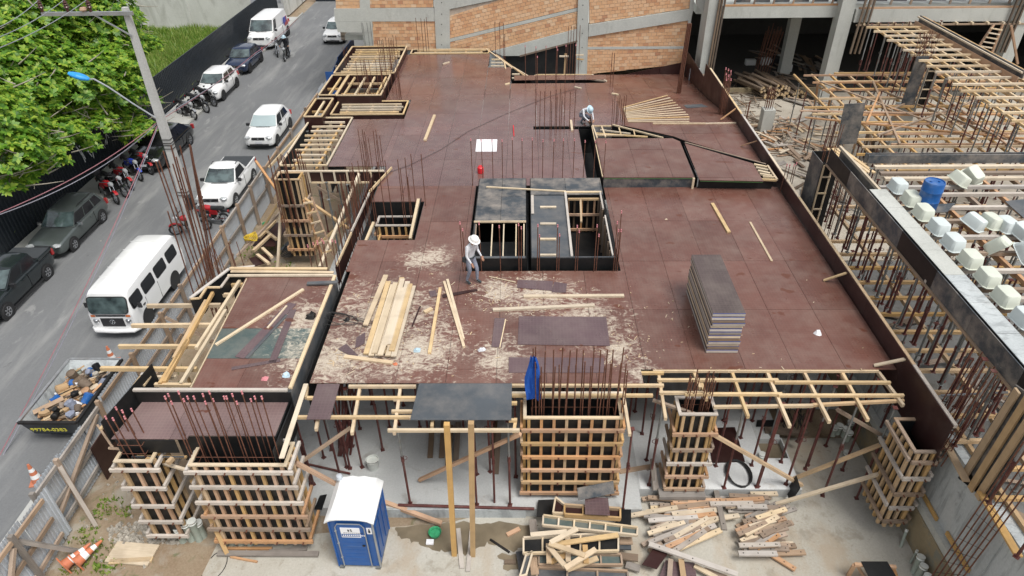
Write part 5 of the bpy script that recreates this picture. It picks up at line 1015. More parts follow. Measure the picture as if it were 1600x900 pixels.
a = P(418,358,0); b = MB(); b.lathe([(0,.0),(.14,0),(.17,.3),(.18,.32)], 'green_plastic', 12, tuple(a)); tag(b.build('bucket'), 'small green bucket on the soil in the open bay', 'bucket')
# street pole
PX0, PY0 = -14.76, 26.5
sp = T('street_pole', 'slotted concrete electricity pole with steel cross arm above the street', 'pole', (PX0, PY0, SZ)); b = MB()
def taper(b, z0, z1, w0, w1, d0, d1, m):
    vs = [(PX0+s*w, PY0+t*d, z) for (z, w, d) in ((z0,w0/2,d0/2),(z1,w1/2,d1/2)) for s in (-1,1) for t in (-1,1)]
    b.add(vs, [(0,1,3,2),(4,6,7,5),(0,4,5,1),(2,3,7,6),(0,2,6,4),(1,5,7,3)], m)
taper(b, SZ, 9.9, .44, .20, .34, .17, 'concrete_pole'); b.build('shaft', sp)
for k in range(24): z = .6+k*.38; w = .36-.0165*k*.9; rod('slot', sp, (PX0,PY0-w/2-.012,z), (PX0,PY0-w/2+.02,z), .03, 'steel_dark')
for z in (4.35,4.5,4.6,4.75,2.2,2.35): w = .42-.024*(z+.3)+.06; d = .34-.017*(z+.3)+.05; bb_ = MB(); bb_.tube([(PX0-w/2,PY0-d/2,z),(PX0+w/2,PY0-d/2,z),(PX0+w/2,PY0+d/2,z),(PX0-w/2,PY0+d/2,z)], .018, 'steel_dark', 5, True); bb_.build('strap', sp)
bar('cross_arm', sp, (PX0+.3,PY0-.14,9.72), (-17.85,PY0-.14,9.72), .11, .13, 'wire_alu'); bar('arm_brace', sp, (-15.9,PY0-.14,9.66), (PX0,PY0-.14,8.9), .04, .05, 'wire_alu')
for x in (-17.8,-16.85,-16.0):
    b = MB(); b.lathe([(.0,.42),(.04,.42),(.05,.36),(.09,.33),(.05,.30),(.10,.25),(.06,.22),(.11,.16),(.06,.12),(.05,0),(0,0)], 'insulator', 12, (x,PY0-.14,9.79)); b.build('insulator', sp, smooth=True)
b = MB(); b.lathe([(0,.1),(.1,.08),(.14,0),(.1,-.05)], 'wood_orange', 10, (-16.25,PY0-.14,9.86)); b.build('bird_nest', sp)
rod('meter_box', sp, (PX0+.15,PY0-.25,1.6), (PX0+.25,PY0-.25,2.2), .14, 'black_plastic', 10)
lm = T('street_lamp', 'blue street lamp head on a long curved arm from the pole', 'street lamp', (PX0, PY0, 5.5)); b = MB()
p0, p1 = PY(243,184,PY0-.2), PY(140,124,PY0-.4)
b.tube([p0, p0.lerp(p1,.35)+Vector((0,0,.05)), p0.lerp(p1,.7)+Vector((0,0,.16)), p0.lerp(p1,.92)+Vector((0,0,.14)), p1], .035, 'wire_alu', 8); b.build('arm', lm, smooth=True)
q0 = PY(140,124,PY0-.4); q1 = PY(106,114,PY0-.45); M, L = dirmat(q1, q0); b = MB(); b.lathe([(0,-.5),(.45,-.47),(.8,-.3),(1,-.05),(.95,.2),(.6,.42),(.35,.5),(0,.5)], 'blue_lamp', 16, axis='x')
o = b.build('lamp_head', lm, M @ Matrix.Diagonal((L,.19,.12,1)), smooth=True)
b = MB(); b.lathe([(0,-.35),(.5,-.3),(.7,0),(.5,.3),(0,.35)], 'lamp_glass', 14, axis='x'); b.build('lamp_lens', lm, M @ Matrix.Translation((0,0,-.05)) @ Matrix.Diagonal((L,.16,.1,1)), smooth=True)
def wire(name, label, pts, r, mat, sag=0., n=14, cat='cable'):
    b = MB(); out = []
    for p, q in zip(pts, pts[1:]):
        for k in range(n): f = k/n; s = Vector(p).lerp(Vector(q), f); s.z -= sag*4*f*(1-f); out.append(s)
    out.append(Vector(pts[-1])); b.tube(out, r, mat, 5); return tag(b.build(name), label, cat)
for k, (x, uu, vv) in enumerate(((-17.8,-60,90),(-16.85,-60,108),(-16.0,-60,128))):
    q = PX(uu, (72, 40, 52)[k]+(24,35,42)[k]-0, x-1.2) if False else None
for k, (x, v0) in enumerate(((-17.8,42),(-16.85,57),(-16.0,75))):
    a = Vector((x,PY0-.14,10.2)); e = PX(-40, v0+14, x); fwd = (a-e)
    wire('power_line', ('upper power line from the outermost insulator','power line from the middle insulator','power line from the insulator next the pole')[k], [a, e], .014, 'wire_alu', .15, cat='power line'); wire('power_line', ('upper power line running on beyond the outermost insulator','power line running on beyond the middle insulator','power line running on beyond the innermost insulator')[k], [a, a+Vector((2.5-.5*k,32,.6))], .014, 'wire_alu', .5, cat='power line')
ja = Vector((PX0-.2,PY0,5.9-.45))
for k, (u0,v0,u1,v1,m,lb_) in enumerate(((0,332,235,170,'cable_red','red and white cable bundle sagging from the pole to the lower left'),(0,335,236,171,'cable_grey','grey telephone cable twisted beside the red bundle'),(-5,720,228,186,'cable_red','thin red cable dropping steeply across the parked wagon'),(-8,735,230,188,'cable_grey','grey blue cable falling past the dark pickup'))):
    e = PX(u0, v0, -15.4-.25*k); wire('telephone_cable', lb_, [ja+Vector((0,0,-.05*k)), e], .016, m, .25+.1*(k % 2))
for k, (m,lb_) in enumerate((('cable_red','red cable running from the pole over the white hatchback'),('cable_grey','grey cable running from the pole over the blue car'))): wire('telephone_cable', lb_, [ja+Vector((0,0,.1*k)), PX(400,82+k*3,-15.6), PX(447,55+k*3,-15.6)+Vector((0,3,.3))], .015, m, .12)
wire('black_cable', 'thin black cable lying across the wet deck', [P(u,v,DZ+.02) for u,v in ((606,270),(640,258),(690,233),(730,206),(790,178),(860,150),(905,137))], .007, 'cable_black', 0, 4)

# ================================================================= VEGETATION
def leafcloud(name, par, blobs, nros, mat='leaf', leaf=.26, seed=3, hull=.55):
    rg = np.random.default_rng(seed); C = np.array([b[:3] for b in blobs]); Rr = np.array([b[3] for b in blobs]); wgt = Rr**2/np.sum(Rr**2)
    idx = rg.choice(len(blobs), nros, p=wgt); d = rg.normal(size=(nros,3)); d /= np.linalg.norm(d,axis=1)[:,None]; d[:,2] = np.where(d[:,2] < -.25, -d[:,2], d[:,2])
    r = Rr[idx]*(hull+(1.08-hull)*rg.random(nros)**.6); pos = C[idx]+d*r[:,None]*np.array([1,1,.75])
    nl_ = 8; N = nros*nl_; base = np.repeat(pos,nl_,axis=0); axis = np.repeat(d*.75+np.array([0,0,.75])+rg.normal(size=(nros,3))*.25,nl_,axis=0); axis /= np.linalg.norm(axis,axis=1)[:,None]
    ph = np.tile(np.arange(nl_)*2*np.pi/nl_,nros)+np.repeat(rg.random(nros)*6.28,nl_); t = np.cross(axis, np.array([.3,.9,.1])); t /= np.linalg.norm(t,axis=1)[:,None]; s = np.cross(axis,t)
    out = t*np.cos(ph)[:,None]+s*np.sin(ph)[:,None]; sd = np.cross(axis,out); L = leaf*(.65+.6*rg.random(N))[:,None]; up = (.15+.5*rg.random(N))[:,None]
    v0 = base; v1 = base+out*L*.6+axis*L*up*.6+sd*L*.26; v2 = base+out*L*1.05+axis*L*up*.45; v3 = base+out*L*.6+axis*L*up*.6-sd*L*.26
    V = np.stack([v0,v1,v2,v3],axis=1).reshape(-1,3); me = bpy.data.meshes.new(name); me.vertices.add(4*N); me.vertices.foreach_set('co', V.ravel()); me.loops.add(4*N); me.loops.foreach_set('vertex_index', np.arange(4*N,dtype=np.int32)); me.polygons.add(N); me.polygons.foreach_set('loop_start', np.arange(0,4*N,4,dtype=np.int32)); me.update(calc_edges=True)
    me.materials.append(MATS[mat]); o = bpy.data.objects.new(name, me); return place(o, Matrix.Identity(4), par)
tree = T('almond_tree', 'broad leafy green tree spreading over the black fence at the upper left', 'tree', (-27, 33, 0))
blobs = []
for (u, v, z, r) in ((30,60,8.5,2.2),(90,50,8.5,2.0),(140,75,8,1.9),(60,120,7.5,2.0),(20,160,7,2.0),(110,130,7,1.7),(160,150,6.2,1.4),(190,190,5.3,1.1),(215,205,4.8,.9),(150,200,5.5,1.1),(100,215,5.2,1.3),(50,225,5.5,1.6),(10,240,5.2,1.5),(40,275,4.5,1.0),(70,250,4.8,1.0),(15,290,4.2,.7),(170,110,7,1.3),(130,25,9,1.9),(70,10,9.5,2.2),(20,10,9.5,2.4),(180,45,8,1.1),(-30,100,8,2.6),(-40,200,6.5,2.4),(130,170,6.2,1.2),(205,150,5.6,.9),(232,165,5.0,.42),(245,160,4.7,.3),(232,75,6.2,.55),(220,70,6.3,.5),(80,180,6.3,1.5),(140,225,4.6,.6),(30,205,6,1.3),(0,50,9,2.2),(200,130,6.2,.8)):
    X = -20.9 if v > 195 else (-21.8 if v > 100 else -23.5); X = X-(1.2 if u < 100 and v < 240 else 0); p = PX(u, v, X); blobs.append((p.x,p.y,p.z,r*p.y/27.*(.78 if v > 150 and u > 90 else 1)))
leafcloud('crown', tree, blobs, 12500, leaf=.24); b = MB(); tb0 = Vector((-25.5,31.5,-.2))
b.tube([tb0, tb0+Vector((.1,.2,1.6)), tb0+Vector((-.1,.1,3.0))], [.38,.3,.26], 'bark', 10)
for q in blobs[:26]: c = Vector(q[:3]); m0 = tb0+Vector((-.1,.1,2.8)); mid = m0.lerp(c,.5)+Vector((random.uniform(-.4,.4),random.uniform(-.4,.4),.5)); b.tube([m0, mid, c], [.16,.09,.03], 'bark', 6)
b.build('trunk', tree)
b = MB()
for k in range(420):
    q = random.choice(blobs[:26]); c = Vector(q[:3])+Vector((random.uniform(-1,1),random.uniform(-1,1),random.uniform(-.2,.9)))*q[3]*.9; d1 = Vector((random.uniform(-1,1),random.uniform(-1,1),random.uniform(-.3,.5))); b.tube([c, c+d1*.7+Vector((0,0,.06)), c+d1*1.3+Vector((.1,-.1,.2))], [.035,.022,.010], 'twig', 4)
tag(b.build('twigs', tree), kind='stuff')
def grassfield(name, x0, x1, y0, y1, n, h, mat='grass_blade', z=0., seed=5, label=None, xf=None):
    rg = np.random.default_rng(seed); x = rg.uniform(x0,x1,n); y = rg.uniform(y0,y1,n); cl = np.sin(x*1.3+np.cos(y*.9)*2)*np.cos(y*.7)+rg.random(n)*.8
    H = h*(.45+.6*rg.random(n)+.35*np.clip(cl,0,2)); a = rg.random(n)*6.28; w = .03+.03*rg.random(n); lean = rg.normal(size=(n,2))*H[:,None]*.35
    v0 = np.stack([x-np.cos(a)*w,y-np.sin(a)*w,np.full(n,z)],1); v1 = np.stack([x+np.cos(a)*w,y+np.sin(a)*w,np.full(n,z)],1); v2 = np.stack([x+lean[:,0],y+lean[:,1],z+H],1)
    V = np.stack([v0,v1,v2],1).reshape(-1,3); me = bpy.data.meshes.new(name); me.vertices.add(3*n); me.vertices.foreach_set('co',V.ravel()); me.loops.add(3*n); me.loops.foreach_set('vertex_index',np.arange(3*n,dtype=np.int32)); me.polygons.add(n); me.polygons.foreach_set('loop_start',np.arange(0,3*n,3,dtype=np.int32)); me.update(calc_edges=True); me.materials.append(MATS[mat]); o = bpy.data.objects.new(name,me); place(o, Matrix.Identity(4)); return tag(o, label, None, None, 'stuff')
grassfield('grass', -45, -23.4, 38, 62, 60000, .5, z=SZ+.08, label='tall green grass of the vacant lot'); grassfield('grass', -23.9, -23.25, 20, 64, 3000, .5, z=SZ+.08, seed=9, label='grass strip behind the black fence')
for k, (u, v, r, n) in enumerate(((168,795,.35,500),(133,836,.3,400),(150,868,.45,600),(165,895,.35,450),(198,800,.2,200),(118,885,.3,300),(395,395,.5,300),(440,418,.4,250),(428,392,.4,250),(270,590,.6,250),(378,350,.5,250))):
    p = P(u, v, GZ); grassfield('grass', p.x-r, p.x+r, p.y-r, p.y+r, n//7, .10, z=GZ+.01, seed=20+k, label='tuft of weeds on the bare soil')
b = MB()
for k in range(420):
    if k < 260: p = P(random.uniform(170,300), random.uniform(818,850), GZ)
    else: p = P(random.choice((random.uniform(120,230),random.uniform(380,440))), random.uniform(700,890) if k < 380 else random.uniform(330,415), GZ)
    if p.x > -8.6 and k < 380 and p.y < 10.6: continue
    s = random.uniform(.02,.07) if k > 260 else random.uniform(.04,.10); a = random.uniform(0,6)
    b.add([(p.x+s*math.cos(a+i*1.571)*random.uniform(.7,1.2), p.y+s*math.sin(a+i*1.571)*random.uniform(.7,1.2), GZ-.01) for i in range(4)]+[(p.x+s*.5*math.cos(a+i*1.571), p.y+s*.5*math.sin(a+i*1.571), GZ+s*random.uniform(.6,1.1)) for i in range(4)], [(4,5,6,7),(0,1,5,4),(1,2,6,5),(2,3,7,6),(3,0,4,7)], 'stone')
tag(b.build('rubble'), 'loose stones and rubble at the foot of the small column form', kind='stuff')

# ================================================================= VEHICLES
def wheel(par, x, y, r=.3, w=.19, rim='alloy', side=1):
    b = MB(); b.lathe([(r*.62,-w/2),(r*.93,-w/2),(r,-w*.3),(r,w*.3),(r*.93,w/2),(r*.62,w/2)], 'rubber', 20, (x,y,r), 'x'); t = b.build('wheel', par, smooth=True, local=True)
    b = MB(); b.lathe([(0,w*.36),(r*.2,w*.40),(r*.22,w*.30)], rim, 14, (x,y,r) if side > 0 else (x,y,r), 'x') if side > 0 else b.lathe([(0,-w*.36),(r*.2,-w*.40),(r*.22,-w*.30)], rim, 14, (x,y,r), 'x')
    s = side; b.lathe([(r*.56,s*w*.42),(r*.66,s*w*.5),(r*.7,s*w*.38)], rim, 18, (x,y,r), 'x'); b.lathe([(0,s*w*.12),(r*.66,s*w*.16)], 'steel_dark', 16, (x,y,r), 'x')
    for k in range(6):
        a = k*math.pi/3+.3; b.beam((x+s*w*.38,y+math.cos(a)*r*.15,r+math.sin(a)*r*.15),(x+s*w*.42,y+math.cos(a)*r*.6,r+math.sin(a)*r*.6),.05,.03,rim,up=(1,0,0))
    b.build('rim', t, M=mw(par)) if False else None
    o = b.build('rim', t, smooth=False, M=mw(par)); return t
def car(label, p, group=None, rz_=0., L=4., Wd=1.65, H=1.45, belt=.90, hood=.80, paint='white_paint', ws=(-.75,-.15), rs=(1.35,1.75), wins=((-.02,.46),(.5,.9)), wb=2.45, wr=.29, glass='car_glass', kind='car', bed=None, rim='alloy', tuck=.14, grille='black_plastic', cat='car', scale=1., roofrails=False, name='parked_car', van=False, nose=.1, bump='same'):
    t = T(name, label, cat, p, rz_, group, scale); h = Wd/2; y0, y1 = -L/2, L/2; b = MB()
    wsb, wst = ws; st = [(y0,.80,.34,hood-.28),(y0+.06,.93,.22,hood-.12),(y0+.28,.985,.18,hood-.015),(y0+.7,1.,.18,hood+.02),(wsb-.05,1.,.18,belt-.01),(wsb+.25,1.,.18,belt),(0.35,1.,.18,belt+.01),(y1-.75,1.,.18,belt+.02),(y1-.3,.985,.2,belt+(.02 if rs[1] > y1-.6 or bed else -.02)),(y1-.07,.93,.25,belt-(.0 if bed else .04)),(y1,.82,.38,belt-(.1 if bed else .22))]
    prof = lambda y, wf_, zb, zt: [(0,zb),(h*wf_*.82,zb),(h*wf_*.97,zb+.10),(h*wf_,zb+(zt-zb)*.42),(h*wf_*.985,zb+(zt-zb)*.80),(h*wf_*.92,zt-.02),(h*wf_*.6,zt+.015),(0,zt+.03)]
    vs = []; fs = []
    for (y, wf_, zb, zt) in st:
        pr = prof(y, wf_, zb, zt); vs += [(x,y,z) for x, z in pr]+[(-x,y,z) for x, z in pr[-2:0:-1]]
    n = 14
    for i in range(len(st)-1):
        for k in range(n): fs.append((i*n+k, (i+1)*n+k, (i+1)*n+(k+1) % n, i*n+(k+1) % n))
    fs.append(tuple(range(n))); fs.append(tuple((len(st)-1)*n+k for k in range(n))[::-1]); b.add(vs, fs, paint)
    body = b.build('body', t, smooth=True, local=True); md = body.modifiers.new('s', 'SUBSURF'); md.levels = md.render_levels = 1
    # greenhouse
    rb, rt = rs; wbm, wtm = h*.93, h*.93-tuck; zt = H-.05; b = MB(); q = .97
    def ring(z, ya, yb, w): return [(w,ya,z),(w,yb,z),(-w,yb,z),(-w,ya,z)]
    def ringN(z, ya, yb, w, crown=0.):
        out = []; N = 8
        for k in range(N+1): x = w-2*w*k/N; out.append((x, ya+.10*abs(x/w)**3*1., z+crown*(1-(x/w)**2)))
        for k in range(N+1): x = -w+2*w*k/N; out.append((x, yb-.08*abs(x/w)**3, z+crown*(1-(x/w)**2)))
        return out
    R0 = ringN(belt-.02, wsb, rt, wbm); R1 = ringN(zt, wst, rb, wtm); R2 = ringN(H-.015, wst+.10, rb-.08, wtm-.10, .02); R3 = ringN(H, wst+.30, rb-.25, wtm-.3, .02); n = len(R0); vs = R0+R1+R2+R3; fs = []
    for r in range(3):
        for k in range(n): fs.append((r*n+k, r*n+(k+1) % n, (r+1)*n+(k+1) % n, (r+1)*n+k))
    m = n//2
    for k in range(m-1): fs.append((3*n+k, 3*n+k+1, 3*n+n-2-k, 3*n+n-1-k))
    b.add(vs, fs, paint); b.build('roof', t, smooth=True, local=True)
    # glass
    def lerp(a, c, f): return tuple(a[i]+(c[i]-a[i])*f for i in range(3))
    def pane(name, pts, mat, off):
        b = MB(); a = [Vector(p) for p in pts]; nrm = (a[1]-a[0]).cross(a[-1]-a[0]).normalized()
        if nrm.dot(Vector(off)) < 0: nrm = -nrm
        o1 = [v+nrm*.012 for v in a]; o0 = [v-nrm*.02 for v in a]; k = len(a)
        b.add(o0+o1, [tuple(range(k,2*k)), tuple(range(k))[::-1]]+[(i,(i+1)%k,k+(i+1)%k,k+i) for i in range(k)], mat); return b.build(name, t, local=True)
    fw0, fw1 = .06, .93
    bl, br_, tl, tr = (-wbm+.04,wsb,belt), (wbm-.04,wsb,belt), (-wtm+.03,wst,zt), (wtm-.03,wst,zt)
    b = MB(); rows = []
    for f in (fw0, .5, fw1):
        L_, R__ = lerp(bl,tl,f), lerp(br_,tr,f)
        for k in range(9): x = L_[0]+(R__[0]-L_[0])*k/8; rows.append((x, L_[1]-.018+.10*abs(x/R__[0])**3, L_[2]+.012))
    b.add(rows, [(r*9+k, r*9+k+1, (r+1)*9+k+1, (r+1)*9+k) for r in range(2) for k in range(8)], glass); b.build('windscreen', t, smooth=True, local=True)
    pane('rear_window', [lerp((-wbm+.15,rt,belt),(-wtm+.12,rb,zt),.15), lerp((wbm-.15,rt,belt),(wtm-.12,rb,zt),.15), lerp((wbm-.15,rt,belt),(wtm-.12,rb,zt),.85), lerp((-wbm+.15,rt,belt),(-wtm+.12,rb,zt),.85)], 'dark_glass', (0,1,.3))
    for s in (-1, 1):
        for (f0, f1) in wins:
            def pt(f, v): yb = wsb+.10+(rt-wsb-.2)*f; yt = wst+.08+(rb-wst-.14)*f; return (s*(wbm+(wtm-wbm)*v), yb+(yt-yb)*v, belt-.02+(zt-belt+.02)*v)
            pane('side_window', [pt(f0,.12), pt(f1,.12), pt(f1,.86), pt(f0,.86)], 'dark_glass', (s,0,.2))
        b = MB(); b.box(s*h*.99, s*(h+.17), wsb+.28, wsb+.40, belt-.02, belt+.12, 'black_plastic' if paint != 'paint_grey' else 'chrome'); b.build('wing_mirror', t, local=True)
        for yy in (-wb/2, wb/2):
            b = MB(); b.lathe([(wr*1.22,0),(wr*1.22,.01)], 'rubber', 20, (s*(h-.015),yy+.0,wr), 'x'); b.lathe([(0,.004),(wr*1.22,.006)], 'rubber', 20, (s*(h-.004) if s > 0 else s*(h-.004)-.006,yy,wr), 'x'); b.build('wheel_arch', t, local=True)
            wheel(t, s*(h-.075), yy, wr, .19, rim, s)
        b = MB(); b.lathe([(0,-.5),(.6,-.45),(1,0),(.6,.45),(0,.5)], 'lamp_glass', 12, axis='y'); hl = b.build('headlight', t, Matrix.Translation((s*h*.68, y0+.12, hood-.16)) @ Matrix.Rotation(-s*.45,4,'Z') @ Matrix.Diagonal((.22,.30,.085,1)), smooth=True, local=True)
        b = MB(); b.box(s*h*.80, s*h*.97, y1-.12, y1+.005, belt-.3, belt-.05, 'lamp_redglass'); b.build('tail_light', t, local=True)
        for yy in (wsb+.25+((rt-wsb)*.48), ):
            b = MB(); b.box(s*(h*.985), s*(h+.004), yy-.006, yy+.006, .3, belt-.03, 'steel_dark'); b.box(s*(h*.985), s*(h+.022), yy-.35, yy-.18, belt-.17, belt-.13, paint); b.build('door_seam', t, local=True)
        b = MB(); b.box(s*(h*.95), s*(h+.002), -wb/2+wr*1.2, wb/2-wr*1.2, .17, .25, 'black_plastic'); b.build('sill', t, local=True)
    if roofrails:
        for s in (-1,1): b = MB(); b.tube([(s*(wtm-.06),wst+.35,H),(s*(wtm-.05),wst+.5,H+.05),(s*(wtm-.05),rb-.3,H+.05),(s*(wtm-.06),rb-.15,H)], .018, 'black_plastic', 5); b.build('roof_rail', t, local=True)
    b = MB(); b.box(-h*.42, h*.42, y0-.012, y0+.10, hood-.27, hood-.14, grille); b.build('grille', t, local=True)
    b = MB(); b.box(-h*.62, h*.62, y0-.014, y0+.06, .27, .38, 'black_plastic'); b.build('bumper_intake', t, local=True)
    b = MB(); b.box(-.19, .19, y0-.028, y0-.016, .42, .53, 'plate'); b.build('number_plate', t, local=True)
    b = MB(); b.lathe([(.045,0),(.045,-.012),(.0,-.014)], 'chrome', 12, (0,y0-.013,hood-.2), 'y'); b.build('badge', t, local=True)
    b = MB(); b.tube([(-.35,wsb-.03,belt+.025),(.0,wsb-.04,belt+.03),(.45,wsb-.02,belt+.03)], .012, 'black_plastic', 4); b.build('wiper', t, local=True)
    if bed:
        b = MB(); b.box(-h*.9, h*.9, rt+.02, y1-.10, belt-.02, belt+.065, 'soft_cover'); b.build('bed_cover', t, local=True)
        b = MB(); 
        for s in (-1,1): b = MB(); b.box(s*h*.88 if s > 0 else -h*.975, s*h*.975 if s > 0 else -h*.88, rt-.05, y1-.10, belt-.05, belt+.035, paint); b.build('bed_rail', t, local=True)
    return t
def ground_pt(u, v): return P(u, v, SZ)
CG = None
# right-hand side wheels of the kerb-side row stand at X about -20.1; car centre = that minus half a width
car('dark green-black small pickup with covered bed at the left edge of the frame', (-20.92, 22.35, SZ), L=4.4, Wd=1.66, H=1.50, belt=1.0, hood=.92, paint='paint_dark', ws=(-1.0,-.12), rs=(1.1,1.25), wins=((.02,.44),(.5,.93)), wb=2.72, wr=.31, bed=True, name='parked_pickup', cat='pickup', rz_=.0)
car('grey estate car with roof rails parked behind the dark pickup', (-20.98, 27.2, SZ), L=4.2, Wd=1.66, H=1.44, belt=.9, hood=.82, paint='paint_grey', ws=(-.85,-.2), rs=(1.65,2.0), wins=((.0,.33),(.36,.66),(.70,.93)), wb=2.5, wr=.3, roofrails=True, name='parked_car')
car('glossy black sedan parked between the two groups of motorcycles', (-20.45, 36.0, SZ), scale=1.07, L=4.5, Wd=1.74, H=1.44, belt=.92, hood=.86, paint='paint_black', ws=(-.95,-.15), rs=(1.1,1.8), wins=((.04,.44),(.5,.84)), wb=2.65, wr=.32, glass='dark_glass', rim='chrome')
car('white hatchback parked between the black motorcycles and the blue car', (-21.05, 46.1, SZ), L=3.95, Wd=1.7, H=1.47, belt=.94, hood=.88, paint='white_paint', ws=(-.85,-.2), rs=(1.45,1.85), wins=((.03,.45),(.5,.86)), wb=2.5, wr=.31, rim='black_plastic', scale=1.03)
car('dark blue hatchback parked behind the white hatchback', (-21.1, 51.8, SZ), L=3.9, Wd=1.66, H=1.42, belt=.9, hood=.84, paint='paint_navy', ws=(-.85,-.2), rs=(1.2,1.8), wins=((.03,.45),(.5,.86)), wb=2.5, wr=.3, rim='black_plastic', scale=1.04)
v_ = car('white panel van with a red and blue mark on its side, far up the street', (-21.25, 58.6, SZ), L=4.9, Wd=1.95, H=1.95, belt=1.15, hood=1.05, paint='white_paint', ws=(-1.75,-1.05), rs=(2.15,2.35), wins=((.04,.22),), wb=3.2, wr=.34, rim='black_plastic', name='delivery_van', cat='van', scale=1.08, tuck=.10)
b = MB(); b.box(.965, .985, .9, 1.5, 1.0, 1.5, 'paint_blue'); b.box(.97, .99, 1.1, 1.9, .85, 1.1, 'paint_red'); b.box(.97,.99,1.55,1.7,1.1,1.5,'paint_red'); b.build('side_mark', v_, local=True)
car('white pickup with black soft bed cover parked against the site fence', (-15.12, 31.4, SZ), L=4.4, Wd=1.7, H=1.56, belt=1.0, hood=.93, paint='white_paint', ws=(-.95,-.25), rs=(.55,.95), wins=((.06,.86),), wb=2.72, wr=.31, bed=True, name='parked_pickup', cat='pickup', rz_=.0, roofrails=True)
car('white compact hatchback with shaded windscreen standing in the road beyond the fence', (-15.2, 38.6, SZ), L=4.0, Wd=1.74, H=1.52, belt=.97, hood=.9, paint='white_paint', ws=(-.95,-.25), rs=(1.4,1.8), wins=((.02,.40),(.46,.88)), wb=2.59, wr=.31, glass='screen_shade', rim='black_plastic')
car('white hatchback partly hidden behind the corner of the brick building', (-15.7, 59.3, SZ), L=4.0, Wd=1.75, H=1.47, belt=.96, hood=.9, paint='white_paint', ws=(-.9,-.2), rs=(1.45,1.85), wins=((.03,.45),(.5,.86)), wb=2.55, wr=.31, rim='alloy')
